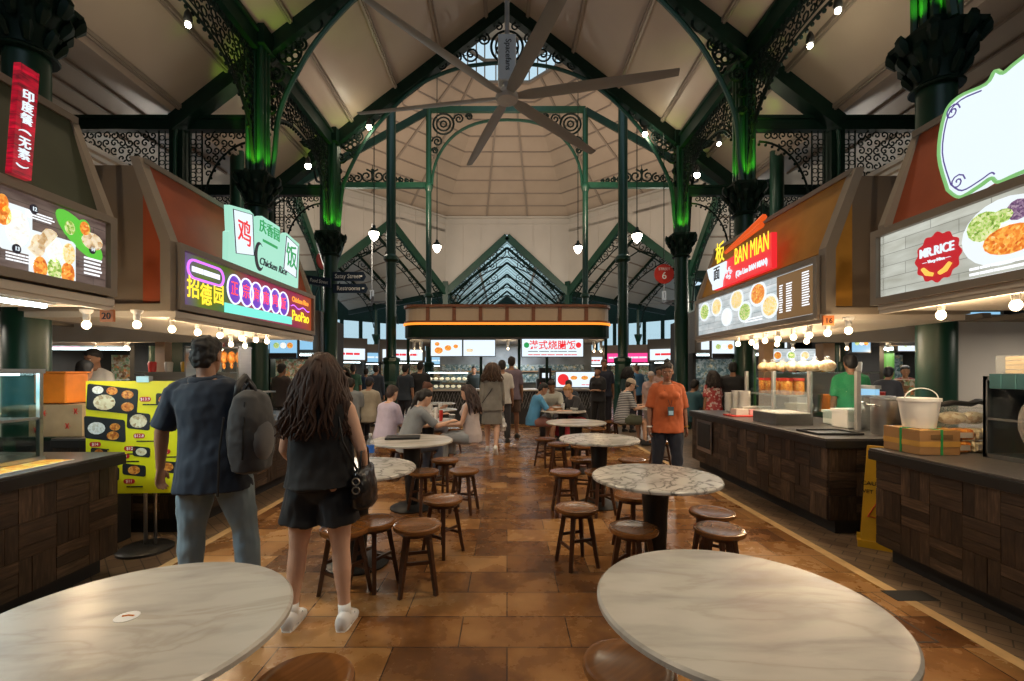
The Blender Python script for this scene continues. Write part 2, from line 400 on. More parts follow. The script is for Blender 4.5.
# ------------------------------------------------------------------ columns
def capital_mesh(mb, r, z0, z1, n=20):
    h = z1 - z0
    mb.lathe([(r * 1.25, z0), (r * 1.3, z0 + .03 * h), (r * 1.02, z0 + .1 * h), (r * 1.02, z0 + .2 * h), (r * 1.35, z0 + .5 * h), (r * 1.75, z0 + .8 * h), (r * 1.9, z0 + .9 * h), (r * 1.6, z0 + .92 * h)], n)
    for row, (zz_, rr, q, off) in enumerate(((.34, 1.3, .13, 0), (.62, 1.62, .15, .5), (.84, 2.02, .17, 0))):
        for k in range(8):
            a = (k + off) * PI / 4
            c, s_ = math.cos(a), math.sin(a)
            mb.tube([(c * r * (rr - .3), s_ * r * (rr - .3), z0 + (zz_ - .2) * h), (c * r * rr, s_ * r * rr, z0 + (zz_ - .04) * h), (c * r * (rr + .22), s_ * r * (rr + .22), z0 + (zz_ + .06) * h), (c * r * (rr + .2), s_ * r * (rr + .2), z0 + (zz_ - .02) * h)],
                    [q * r * 1.2, q * r * 2.1, q * r * 1.5, q * r * .5], 6, ref=(-s_, c, 0))
    mb.cbox(0, 0, z1 - .04 * h, r * 3.1, r * 3.1, .1 * h, Matrix.Rotation(0, 3, 'Z'))

COLS = {}
def make_column():
    t = thing('iron_column', '', 'column')
    mb = MB(); mb.lathe([(.26, 0), (.26, .25), (.22, .32), (.2, .4)], 8); mb.obj('base', M['greencol'], t)
    mb = MB(); mb.lathe([(.172, .38), (.172, 4.6)], 24); mb.obj('shaft', M['greencol'], t, True, ang=40)
    mb = MB(); capital_mesh(mb, .185, 4.55, 5.15); mb.obj('capital', M['greend'], t, True, ang=40)
    mb = MB()
    mb.box(-.1, .1, -.1, .1, 5.15, EV)
    for a in range(4):
        q = Matrix.Rotation(a * PI / 2, 3, 'Z')
        for dx in (-.12, 0, .12):
            mb.tube([q @ Vector((dx, .13, 5.15)), q @ Vector((dx, .13, EV))], .035, 6)
    mb.obj('pillar', M['green'], t)
    mb = MB(); mb.box(-.23, .23, -.23, .23, EV - .25, EV + .1); mb.obj('pillar_head', M['greend'], t)
    return t

def fringe_arch(mb, P, a, b, z0, zt, zc, seg=28):
    """ornate openwork between a level top rail and an arch that springs from z0 at both ends"""
    L = b - a
    def arch(u):
        k = abs((u - (a + b) / 2) / (L / 2)); return zc - (zc - z0) * (1 - math.sqrt(max(0, 1 - k ** 2.6)))
    pts = [(a + L * i / seg, arch(a + L * i / seg)) for i in range(seg + 1)]
    chain(mb, P, pts, .028); chain(mb, P, [(u, z + .1) for u, z in pts if z < zt - .15], .016)
    d = 0
    for i in range(1, seg):
        u, z = pts[i]
        dx = -(1 if u > (a + b) / 2 else -1) * (.04 if z < zc - .25 else 0)
        mb.ball(P(u + dx, z - .055), .032, 6, 4)
    cell = .15; nu = int(L / cell); nz = int((zt - z0) / cell)
    for i in range(nu + 1):
        for j in range(nz + 1):
            u = a + (i + .5 * (j % 2)) * L / nu; z = zt - (j + .5) * cell
            if u < a or u > b or z < arch(u) + .05: continue
            if (i + j) % 3: spiral(mb, P, u, z, .075, 1.1, i * 1.3 + j, 1 if i % 2 else -1, .015, 9)
            else: ring(mb, P, u, z, .066, .016, 7)
    return arch

def girder(y0, y1, name, label):
    t = thing(name, label, 'girder', (0, 0, 0))
    return t
def build_structure():
    proto = make_column()
    names = {(-1, 0): 'thick green iron column behind the stall showing the red vertical sign', (1, 0): 'thick green iron column behind the white scroll-edged stall sign',
             (-1, 1): 'green iron column rising behind the chicken rice stall sign', (1, 1): 'green iron column rising behind the red and yellow noodle stall sign',
             (-1, 2): 'green iron column carrying the dark blue direction signs', (1, 2): 'green iron column beside the hanging red round sign'}
    first = True
    for s in (-1, 1):
        for i, y in enumerate(CYS[s]):
            if first: c = proto; first = False
            else: c = copy_tree(proto)
            c.location = (s * CX, y, 0); c['label'] = names[(s, i)]; c['group'] = 'iron columns along the central aisle'
    # longitudinal girders with fringed lattice arches
    for s in (-1, 1):
        for i, (ya, yb) in enumerate([(CYS[s][0], CYS[s][1]), (CYS[s][1], CYS[s][2]), (CYS[s][0] - 4.1, CYS[s][0])]):
            side = 'left' if s < 0 else 'right'
            lab = 'fringed green girder, %s side, %s' % (side, ['between the nearest and second columns', 'between the second and third columns', 'overhead before the nearest column'][i])
            t = thing('lattice_girder', lab, 'girder', (s * CX, ya, 0), 0, 'fringed girders along the aisle')
            L = yb - ya
            mb = MB(); mb.box(-.11, .11, .2, L - .2, EV - .35, EV - .02).box(-.16, .16, .2, L - .2, EV - .06, EV); mb.obj('beam', M['greend'], t)
            mb = MB(); P = lambda u, v: (0, u, v)
            fringe_arch(mb, P, .16, L - .16, 5.35, EV - .34, 6.85)
            mb.obj('lattice_arch', M['lattice'], t)
    # nave trusses
    t0 = thing('roof_truss', 'green arched truss farthest along the aisle, framing the lit skylight', 'roof truss', (0, CY[2], 0), 0, 'arched trusses across the aisle')
    for s in (-1, 1):
        mb = MB(); mb.bar((s * CX * 1.36, 0, roofz(CX * 1.36) - .2), (0, 0, AP - .2), .2, .3, (0, 0, 1)).bar((s * CX * 1.36, 0, roofz(CX * 1.36) - .36), (0, 0, AP - .36), .28, .05)
        mb.obj('rafter', M['greend'], t0)
        P = lambda u, v: (s * u, 0, v)
        cp = crv([(4.52, 5.1), (4.45, 5.6), (4.36, 6.4), (4.1, 7.06), (3.62, 7.86), (2.87, 8.68), (2.23, 9.2), (1.36, 9.56), (.5, 9.7), (0, 9.72)])
        mb = MB(); mb.tube([P(*p) for p in cp], .04, 6, r2=.05); mb.obj('arched_chord', M['green'], t0)
        mb = MB()
        flower(mb, P, 4.17, 7.62, .24, .026); mb.obj('rosette', M['lattice'], t0); mb = MB()
        for cx, cz, r, a, d in [(3.7, 8.14, .17, 0, 1), (3.34, 8.45, .12, 1, -1), (3.02, 8.7, .08, 2, 1), (3.95, 8.0, .09, 1, 1), (4.05, 7.32, .1, 0, -1), (4.5, 7.5, .07, 0, 1), (4.42, 7.2, .13, 3, 1), (4.48, 6.85, .09, 1, -1), (4.5, 6.5, .07, 0, 1), (3.95, 7.75, .1, 2, 1),
                                (.95, 9.95, .17, 0, -1), (1.38, 9.86, .14, 2, 1), (1.72, 9.68, .11, 0, -1), (2.0, 9.56, .09, 1, 1), (.62, 10.35, .13, 2, 1), (1.1, 10.25, .1, 1, 1)]:
            spiral(mb, P, cx, cz, r * 1.12, 1.5, a, d, .027)
        chain(mb, P, [(4.5, 6.5), (4.48, 6.85), (4.42, 7.2), (4.05, 7.32), (4.5, 7.5), (3.95, 7.75), (3.95, 8.0), (3.7, 8.14), (3.34, 8.45), (3.02, 8.7)], .014)
        chain(mb, P, [(3.02, 8.7), (2.4, 9.24), (2.0, 9.56), (1.72, 9.68), (1.38, 9.86), (.95, 9.95), (1.1, 10.25), (.62, 10.35)], .014)
        mb.obj('scrollwork', M['lattice'], t0); mb = MB()
        ring(mb, P, 0, 10.15, .42, .035, 22, -PI / 2, PI / 2); ring(mb, P, 0, 10.15, .3, .026, 18, -PI / 2, PI / 2); ring(mb, P, .15, 10.05, .13, .024, 9); ring(mb, P, .14, 10.35, .1, .024, 9)
        spiral(mb, P, .22, 10.68, .11, 1.3, 0, 1, .024)
        mb.obj('ridge_rings', M['lattice'], t0)
    for i, y in enumerate([8.7, 4.6, .5]):
        copy_tree(t0, label='green arched roof truss ' + ['springing from the second pair of columns, flower rosettes at its corners', 'above the ceiling fan, over the nearest pair of columns', 'directly overhead at the front of the hall'][i], loc=(0, y, 0))
    # outer posts with tie beams and brackets on both sides
    for s in (-1, 1):
        side = 'left' if s < 0 else 'right'
        for i, y in enumerate(CY):
            XO = 6.35; zo = roofz(XO)
            t = thing('side_post', 'dark green post with lattice strips and tie beam behind the %s stalls, %s' % (side, ['nearest row', 'middle row', 'farthest row'][i]), 'post', (s * XO, y, 0), 0, 'side posts with tie beams')
            mb = MB(); mb.box(-.13, .13, -.13, .13, 0, zo); mb.obj('post', M['greend'], t)
            mb = MB(); mb.tube([(-.02 * s, -.17, 3.2), (-.02 * s, -.17, zo - .5), (-.06 * s, -.2, zo - .3), (-.2 * s, -.2, zo - .18)], .035, 8); mb.obj('downpipe', M['green'], t, True)
            mb = MB(); mb.box(-s * 1.6, s * 5.2, -.08, .08, zo - .25, zo - .02).box(-s * 1.6, s * 5.2, -.13, .13, zo - .06, zo); mb.obj('tie_beam', M['greend'], t)
            for d, Lb, nmz in ((-1, 1.45, 0), (1, 3.2, 1)):
                mb = MB(); P = lambda u, v: (s * d * u, 0, v)
                for z in [zo - 1.9 + .16 * k for k in range(10)]:
                    ring(mb, P, .24, z, .06, .012, 6); ring(mb, P, .36, z + .08, .05, .01, 6)
                mb.tube([P(.17, zo - 2), P(.17, zo - .25)], .018, 4); mb.tube([P(.3, zo - 2), P(.3, zo - .25)], .014, 4); mb.tube([P(.42, zo - 2), P(.42, zo - .25)], .018, 4)
                fr = [(.46 + (Lb - .46) * math.sin(k / 12 * PI / 2), zo - 1.75 + 1.25 * (1 - math.cos(k / 12 * PI / 2))) for k in range(13)]
                fr = [(.46 + (Lb - .46) * (1 - math.cos(k / 12 * PI / 2)), zo - 1.75 + 1.3 * math.sin(k / 12 * PI / 2)) for k in range(13)]
                chain(mb, P, fr, .025)
                for u, v in fr[1:]: mb.ball(P(u, v - .06), .03, 6, 4)
                for a in range(int((Lb - .46) / .15)):
                    for b in range(9):
                        u = .54 + a * .15; v = zo - .33 - b * .15
                        k = min(1, max(0, (u - .46) / (Lb - .46))); lim = zo - 1.75 + 1.3 * math.sin(math.acos(1 - k))
                        if v > lim + .05: spiral(mb, P, u, v, .072, 1.1, a * 1.7 + b, 1 if (a + b) % 2 else -1, .016, 9)
                mb.obj('bracket', M['lattice'], t)

# ------------------------------------------------------------------ octagonal hall beyond
OC = 23.45; OS = 9.4; OZ = 13.35
def ov(k, s=OS):       # octagon vertices, 0 = front left, going clockwise seen from above
    r = s / 2 / math.sin(PI / 8); a = R(-112.5) - k * PI / 4
    return Vector((r * math.cos(a), OC + r * math.sin(a), 0))
def build_octagon():
    for k in range(8):
        if k == 7: pass
        a, b = ov(k), ov((k + 1) % 8)
        d = (b - a).normalized(); L = (b - a).length; n = Vector((d.y, -d.x, 0))
        if n.dot(a - Vector((0, OC, 0))) < 0: n = -n
        ang = math.atan2(d.y, d.x)
        Pw = lambda u, v, t: tuple(a + d * u + n * t + Vector((0, 0, v)))
        front = (abs(a.y - b.y) < .1 and a.y < OC)
        mb = MB()
        # wall above the gable opening
        ap, ev = AP + .7, EV
        mb.prism([(0, ev - .1), (L / 2, ap), (L / 2, OZ), (0, OZ)], 0, .15, Pw)
        mb.prism([(L / 2, ap), (L, ev - .1), (L, OZ), (L / 2, OZ)], 0, .15, Pw)
        for q in range(1, 7):
            u = L * q / 7; zb = ev + (ap - ev) * (1 - abs(u - L / 2) / (L / 2))
            mb.prism([(u - .02, zb), (u + .02, zb), (u + .02, OZ), (u - .02, OZ)], -.03, 0, Pw)
        mb.prism([(0, OZ - .55), (L, OZ - .55), (L, OZ - .51), (0, OZ - .51)], -.03, 0, Pw)
        mb.prism([(0, OZ - .12), (L, OZ - .12), (L, OZ), (0, OZ)], -.22, 0, Pw)
        if not front: struct(mb.obj('wall_%s' % ['front_left', 'left', 'back_left', 'back', 'back_right', 'right', 'front_right', 'front'][k], M['roofw']))
        if front: continue
        # sloping roof facet up to the lantern
        ia, ib = ov(k, 2.6), ov((k + 1) % 8, 2.6)
        mb = MB(); zt = 18.4
        A, B, C_, D = a + Vector((0, 0, OZ)), b + Vector((0, 0, OZ)), ib + Vector((0, 0, zt)), ia + Vector((0, 0, zt))
        up = Vector((0, 0, .15)); vs = [A, B, C_, D, A + up, B + up, C_ + up, D + up]
        mb.add(vs, [(0, 1, 2, 3), (7, 6, 5, 4), (0, 4, 5, 1), (1, 5, 6, 2), (2, 6, 7, 3), (3, 7, 4, 0)])
        struct(mb.obj('ceiling', M['roof']))
        mb = MB()
        for q in range(1, 9):
            f = q / 9; mb.bar(A.lerp(D, f) - up * .2, B.lerp(C_, f) - up * .2, .06, .09)
        for f in (1 / 3, 2 / 3):
            mb.bar(A.lerp(B, f) - up * .3, D.lerp(C_, f) - up * .3, .12, .08)
        struct(mb.obj('trim_%d' % (10 + k), M['batten']))
        # green gable frame
        lab = ['green gable frame on the near left face of the domed hall', 'green gable frame on the far left side face of the domed hall', 'green gable frame behind the hanging lamps, left of the kiosk', 'wide green gable frame above the kiosk with glass roof beyond',
               'green gable frame behind the hanging lamps, right of the kiosk', 'green gable frame on the right side face of the domed hall', 'green gable frame on the near right face of the domed hall', ''][k]
        t = thing('gable_frame', lab, 'gable frame', (a.x, a.y, 0), ang, 'gable frames round the domed hall')
        nl = 1 if (Matrix.Rotation(-ang, 3, 'Z') @ n).y > 0 else -1
        mb = MB(); mb.bar((0, 0, ev - .2), (L / 2, 0, ap - .2), .3, .5).bar((L, 0, ev - .2), (L / 2, 0, ap - .2), .3, .5); mb.obj('gable_beams', M['green'], t)
        mb = MB(); mb.box(-.2, .2, -.2, .2, 5, OZ * .63); mb.lathe([(.17, 0), (.17, 4.3), (.2, 4.4), (.36, 4.9), (.36, 5)], 12); mb.obj('post', M['greencol'], t)
        mb = MB(); P = lambda u, v: (u, 0, v)
        for sgn, base in ((1, 0), (-1, L)):
            Q = lambda u, v: (base + sgn * u, 0, v)
            cp = crv([(.3, 5.3), (.5, 6.6), (1.1, 7.7), (2.3, 8.9), (3.4, 9.6), (4.1, 10.1), (L / 2, 10.3)], 4)
            mb.tube([Q(*p) for p in cp], .05, 4)
            for q in range(9):
                u = .5 + q * .46; zt2 = ev - .45 + (ap - ev) * u / (L / 2); lo = min(cp, key=lambda p: abs(p[0] - u))[1]
                if zt2 - lo > .12: spiral(mb, Q, u, (zt2 + lo) / 2, max(.09, (zt2 - lo) * .42), 1.6, q, 1 if q % 2 else -1, .035, 14)
        mb.obj('scrollwork', M['lattice'], t)
        # nave beyond the gable
        deep = 26 if k == 3 else 16 if k not in (0, 6) else 8
        if k != 7:
            glassy = k == 3
            mb = MB(); mb2 = MB()
            for sgn in (0, 1):
                e0 = (0 if sgn == 0 else L)
                if not glassy:
                    mb.prism([(e0, ev), (L / 2, ap - .3), (L / 2, ap - .2), (e0, ev + .1)], .2, deep, Pw)
                    for q in range(1, 5):
                        u = e0 + (L / 2 - e0) * q / 5; z = ev + (ap - .3 - ev) * q / 5
                        mb2.bar(Pw(u, z - .04, .2), Pw(u, z - .04, deep), .08, .08)
                else:
                    # roof of glass strips between opaque strips
                    q = .2
                    while q < deep:
                        mb.prism([(e0, ev), (L / 2, ap - .3), (L / 2, ap - .25), (e0, ev + .05)], q + 1.2, q + 1.28, Pw); q += 1.3
                    for f_ in (0, .5):
                        u0 = e0 + (L / 2 - e0) * f_; u1 = e0 + (L / 2 - e0) * (f_ + .03); z0 = ev + (ap - .3 - ev) * f_; z1 = ev + (ap - .3 - ev) * (f_ + .03)
                        mb.prism([(u0, z0), (u1, z1), (u1, z1 + .1), (u0, z0 + .1)], .2, deep, Pw)
            struct(mb.obj('ceiling', M['roofw'] if not glassy else M['batten']))
            if not glassy: struct(mb2.obj('trim_%d' % (20 + k), M['batten']))
            else:
                for sgn in (0, 1):
                    e0 = (0 if sgn == 0 else L); mb3 = MB()
                    mb3.prism([(e0, ev + .11), (L / 2, ap - .19), (L / 2, ap - .17), (e0, ev + .13)], .2, deep, Pw)
                    struct(mb3.obj('window_%d' % (1 + sgn), M['frost']))
            for q in range((3 if deep > 10 else 1) if not glassy else 5):
                yq = 2.2 + q * (4.2 if not glassy else 5.0)
                p = Vector(Pw(0, 0, yq))
                t2 = thing('roof_truss', 'green truss in the %s nave beyond the domed hall, %s from the gable' % (['near left', 'left side', 'back left', 'glass roofed far', 'back right', 'right side', 'near right'][k], ['first', 'second', 'third', 'fourth', 'fifth', 'sixth', 'seventh'][q]), 'roof truss', p, ang, 'trusses of the naves beyond the domed hall')
                mb4 = MB(); mb4.bar((0, 0, ev - .1), (L / 2, 0, ap - .45), .1, .2).bar((L, 0, ev - .1), (L / 2, 0, ap - .45), .1, .2)
                mb4.obj('rafter', M['greend'], t2)
                mb4 = MB()
                for sgn, base in ((1, 0), (-1, L)):
                    Q = lambda u, v: (base + sgn * u, 0, v)
                    cp = crv([(.2, 5.6), (.5, 6.9), (1.2, 8.0), (2.3, 9.1), (3.4, 9.75), (L / 2, 10.3)], 3)
                    mb4.tube([Q(*p_) for p_ in cp], .05, 4)
                    for qq in range(6):
                        u = .5 + qq * .6; zt2 = ev - .3 + (ap - ev) * u / (L / 2); lo = min(cp, key=lambda p_: abs(p_[0] - u))[1]
                        if zt2 - lo > .12: spiral(mb4, Q, u, (zt2 + lo) / 2, max(.09, (zt2 - lo) * .42), 1.4, qq, 1, .035, 10)
                mb4.obj('scrollwork', M['lattice'], t2)
                if q % 2 == 0:
                    for e in (0, L):
                        mb4 = MB(); mb4.lathe([(.16, 0), (.16, 4.3), (.2, 4.4), (.36, 4.9), (.36, 5), (.15, 5.02), (.15, ev)], 12, (e, 0, 0)); mb4.obj('column', M['greencol'], t2, True, ang=40)
            # eave girders of that nave
            mb = MB()
            for e0 in (0, L): mb.prism([(e0 - .1, ev - .45), (e0 + .1, ev - .45), (e0 + .1, ev), (e0 - .1, ev)], .3, deep, Pw)
            struct(mb.obj('trim_%d' % (30 + k), M['greend']))
    for k in (0, 1, 2, 4, 5, 6):  # slab added over the gaps: hides the sky and blocks daylight
        a, b = ov(k), ov((k + 1) % 8); A, B = ov(k, 34), ov((k + 1) % 8, 34)
        mb = MB(); z = Vector((0, 0, 12.2)); u = Vector((0, 0, .2))
        if k in (2,): A = Vector((-4.8, 60, 0)) ; A, B = B, A; A = ov(k, 34); B = Vector((-4.8, 60, 0))
        if k in (4,): A = Vector((4.8, 60, 0))
        vs = [q + z for q in (a, b, B, A)] + [q + z + u for q in (a, b, B, A)]
        mb.add(vs, [(0, 1, 2, 3), (7, 6, 5, 4), (0, 4, 5, 1), (1, 5, 6, 2), (2, 6, 7, 3), (3, 7, 4, 0)])
        struct(mb.obj('ceiling', M['roofw']))
    # far outer walls with a band of daylight windows
    for k in range(8):
        a, b = ov(k, 33), ov((k + 1) % 8, 33)
        if min(a.y, b.y) < 5: continue
        d = (b - a).normalized(); L = (b - a).length; n = Vector((d.y, -d.x, 0)); Pw = lambda u, v, t: tuple(a + d * u + n * t + Vector((0, 0, v)))
        mb = MB(); mb.prism([(0, 0), (L, 0), (L, 4.2), (0, 4.2)], 0, .1, Pw).prism([(0, 8.2), (L, 8.2), (L, 12.2), (0, 12.2)], 0, .1, Pw)
        q = 0
        while q < L: mb.prism([(q, 4.2), (q + .5, 4.2), (q + .5, 8.2), (q, 8.2)], 0, .1, Pw); q += 2.6
        struct(mb.obj('wall_outer', M['greend']))
        mb = MB(); mb.prism([(0, 4.2), (L, 4.2), (L, 8.2), (0, 8.2)], .04, .06, Pw); struct(mb.obj('window_%d' % (60 + k), M['glass']))
    # lantern with lit windows at the top
    mb = MB(); mw = MB(); mg = MB()
    for k in range(8):
        a, b = ov(k, 2.6), ov((k + 1) % 8, 2.6)
        for z0 in (18.4, 19.7, 21.0):
            mb.bar(a + Vector((0, 0, z0)), b + Vector((0, 0, z0)), .15, .14)
        for q in range(4):
            p = a.lerp(b, q / 4); mb.bar(p + Vector((0, 0, 18.4)), p + Vector((0, 0, 21)), .07, .07, (0, 1, 0))
        for z0, z1 in ((18.45, 19.65), (19.75, 20.95)):
            mg.add([a + Vector((0, 0, z0)), b + Vector((0, 0, z0)), b + Vector((0, 0, z1)), a + Vector((0, 0, z1))], [(0, 1, 2, 3)])
    struct(mb.obj('window_3', M['batten'])); struct(mg.obj('window_4', M['glass']))
    mb = MB(); r = 1.3 / math.sin(PI / 8)
    mb.lathe([(r * 1.03, 21), (.1, 22.5)], 8, (0, OC, 0)); struct(mb.obj('ceiling', M['roofw']))
    # inner square of tall posts
    for i, (sx, y) in enumerate([(-1, 15.), (1, 15.), (-1, 22.2), (1, 22.2)]):
        lab = ['tall green post standing in front of the kiosk, left', 'tall green post standing in front of the kiosk, right', 'slimmer tall green post rising behind the kiosk, left of centre', 'slimmer tall green post rising behind the kiosk, right of centre'][i]
        t = thing('tower_post', lab, 'post', (sx * 3.82, y, 0), 0, 'tall posts of the clock tower')
        r = .165 if y < 20 else .15
        mb = MB(); mb.lathe([(r, 1.9), (r, 5.2)], 16).lathe([(r * .95, 5.3), (r * .9, 14.3)], 16); mb.obj('shaft', M['greencol'], t, True, ang=40)
        mb = MB(); mb.lathe([(r * 1.9, 0), (r * 1.9, 1.1), (r * 1.6, 1.2), (r * 1.6, 1.75), (r * 1.8, 1.85), (r * 1.8, 1.95), (r, 2)], 8); mb.obj('base', M['greencol'], t)
        mb = MB(); mb.lathe([(r, 5.1), (r * 1.5, 5.18), (r * 1.5, 5.28), (r, 5.36)], 16).lathe([(r, 10.3), (r * 1.4, 10.5), (r * 1.4, 10.62), (r, 10.7)], 16); mb.obj('collar', M['green'], t, True, ang=40)
    # tower beams with arched spandrels, outward beams with crests
    for i, y in enumerate((22.2, 15.0)):
        t = thing('tower_arch', 'green arch with round rosettes joining the tall posts %s' % ('behind the kiosk' if i == 0 else 'in front of the kiosk'), 'arch', (0, y, 0))
        mb = MB(); mb.bar((-3.82, 0, 14.3), (3.82, 0, 14.3), .2, .25); mb.obj('beam', M['green'], t)
        cp = [(3.7 * math.sin(k / 16 * PI / 2) if k < 99 else 0, 0) for k in range(1)]
        cp = [(3.66 * math.cos(k / 14 * PI / 2) ** .8, 10.6 + 3.2 * math.sin(k / 14 * PI / 2)) for k in range(15)]
        for s in (-1, 1):
            P = lambda u, v: (s * u, 0, v)
            mb = MB(); mb.tube([P(*p) for p in cp], .07, 6); mb.obj('arched_chord', M['green'], t)
            mb = MB(); ring(mb, P, 3.1, 13.6, .5, .05, 20); ring(mb, P, 3.1, 13.6, .33, .045, 16); ring(mb, P, 3.1, 13.6, .15, .045, 8)
            for u, v, r_ in ((2.35, 13.85, .22), (1.85, 13.95, .16), (3.4, 12.75, .24), (3.52, 12.3, .15)): spiral(mb, P, u, v, r_, 1.6, 0, 1, .045, 14)
            mb.obj('scrollwork', M['lattice'], t)
    for s in (-1, 1):
        side = 'left' if s < 0 else 'right'
        t = thing('crested_beam', 'green horizontal beam topped with an iron crest, %s of the centre' % side, 'beam', (s * 3.82, 22.2, 10.6), 0, 'crested beams of the domed hall')
        mb = MB(); mb.bar((0, 0, 0), (s * 4.6, 0, 0), .2, .26); mb.obj('beam', M['green'], t)
        mb = MB(); P = lambda u, v: (s * u, 0, v)
        cx = 2.75
        mb.tube([P(cx, .13), P(cx, 1.0)], [.04, .015], 5); mb.ball(P(cx, .75), .07, 6, 4); mb.ball(P(cx, .5), .06, 6, 4)
        for g in (-1, 1):
            for q, (u, r_) in enumerate(((.28, .3), (.72, .22), (1.08, .17), (1.4, .13), (1.68, .1), (1.92, .08))): spiral(mb, P, cx + g * u, .15 + r_, r_, 1.5, PI / 2, g, .045, 12)
        mb.obj('crest', M['lattice'], t)
        # hip beam from the post down to the octagon corner
        a = ov(1 if s < 0 else 6)
        t = thing('hip_beam', 'dark sloping hip beam under the domed roof, %s of the centre' % side, 'beam', (s * 3.82, 22.2, 14.25), 0, 'sloping hip beams')
        mb = MB(); mb.bar((0, 0, 0), (a.x * 1 - s * 3.82, a.y - 22.2, EV - 14.25), .18, .3); mb.obj('beam', M['greend'], t)
    # hanging globe lamps
    for i, (x, y) in enumerate([(374, 234), (437, 247), (578, 248), (637, 236)]):
        d = 15.8 if i in (0, 3) else 19
        X, Z = at(x, d), zz(y, d)
        t = thing('pendant_lamp', 'hanging lamp glowing warm white, ' + ['leftmost, beside the left tall post', 'inner left, near the slim post', 'inner right, near the slim post', 'rightmost, beside the right tall post'][i], 'lamp', (X, d, Z), 0, 'hanging lamps round the kiosk')
        mb = MB(); mb.lathe([(.02, -.24), (.1, -.17), (.17, -.02), (.17, .06), (.12, .1)], 14); mb.obj('globe', M['lampw'], t, True)
        mb = MB(); mb.lathe([(.2, .05), (.17, .12), (.06, .22), (.05, .3)], 12); mb.obj('cap', M['greend'], t, True, ang=40)
        mb = MB(); mb.tube([(0, 0, .28), (0, 0, 13.9 - Z if d < 18 else 14.9 - Z)], .018, 5); mb.obj('rod', M['greend'], t)
# ================================================================== stalls
def LP(s, ym, zm, plane=2.94):
    """pixel -> local (x, z) on a sign plane parallel to the aisle at |X| = plane"""
    def f(px, py):
        d = plane * F / abs(px - VX); z = zz(py, d)
        return ((ym - d) if s > 0 else (d - ym), z - zm)
    return f
def flat(mb, poly, y0, y1):
    return mb.prism(poly, y0, y1, lambda u, v, t: (u, t, v))
def circ(cx, cz, r, n=24, rz=None, a0=0):
    return [(cx + r * math.cos(2 * PI * k / n + a0), cz + (rz or r) * math.sin(2 * PI * k / n + a0)) for k in range(n)]
def rrect(x0, x1, z0, z1, r, n=5):
    o = []
    for cx, cz, a in ((x1 - r, z1 - r, 0), (x0 + r, z1 - r, PI / 2), (x0 + r, z0 + r, PI), (x1 - r, z0 + r, 1.5 * PI)):
        o += [(cx + r * math.cos(a + PI / 2 * k / n), cz + r * math.sin(a + PI / 2 * k / n)) for k in range(n + 1)]
    return o
def pm(name, poly, y, m, par, th=.006):
    mb = MB(); flat(mb, poly, y - th, y); return mb.obj(name, m, par)
def bars(par, x0, x1, z0, z1, rows, m, y=-.075, seed=1, name='small_print'):
    """rows of tiny unreadable print as broken dashes"""
    rr = random.Random(seed); mb = MB(); h = (z1 - z0) / rows
    for r in range(rows):
        x = x0
        while x < x1 - .02:
            w = rr.uniform(.02, .07) * (x1 - x0) * 3; e = min(x + w, x1)
            mb.box(x, e, y - .003, y, z0 + r * h + h * .25, z0 + r * h + h * .75); x = e + .12 * w
    return mb.obj(name, m, par)

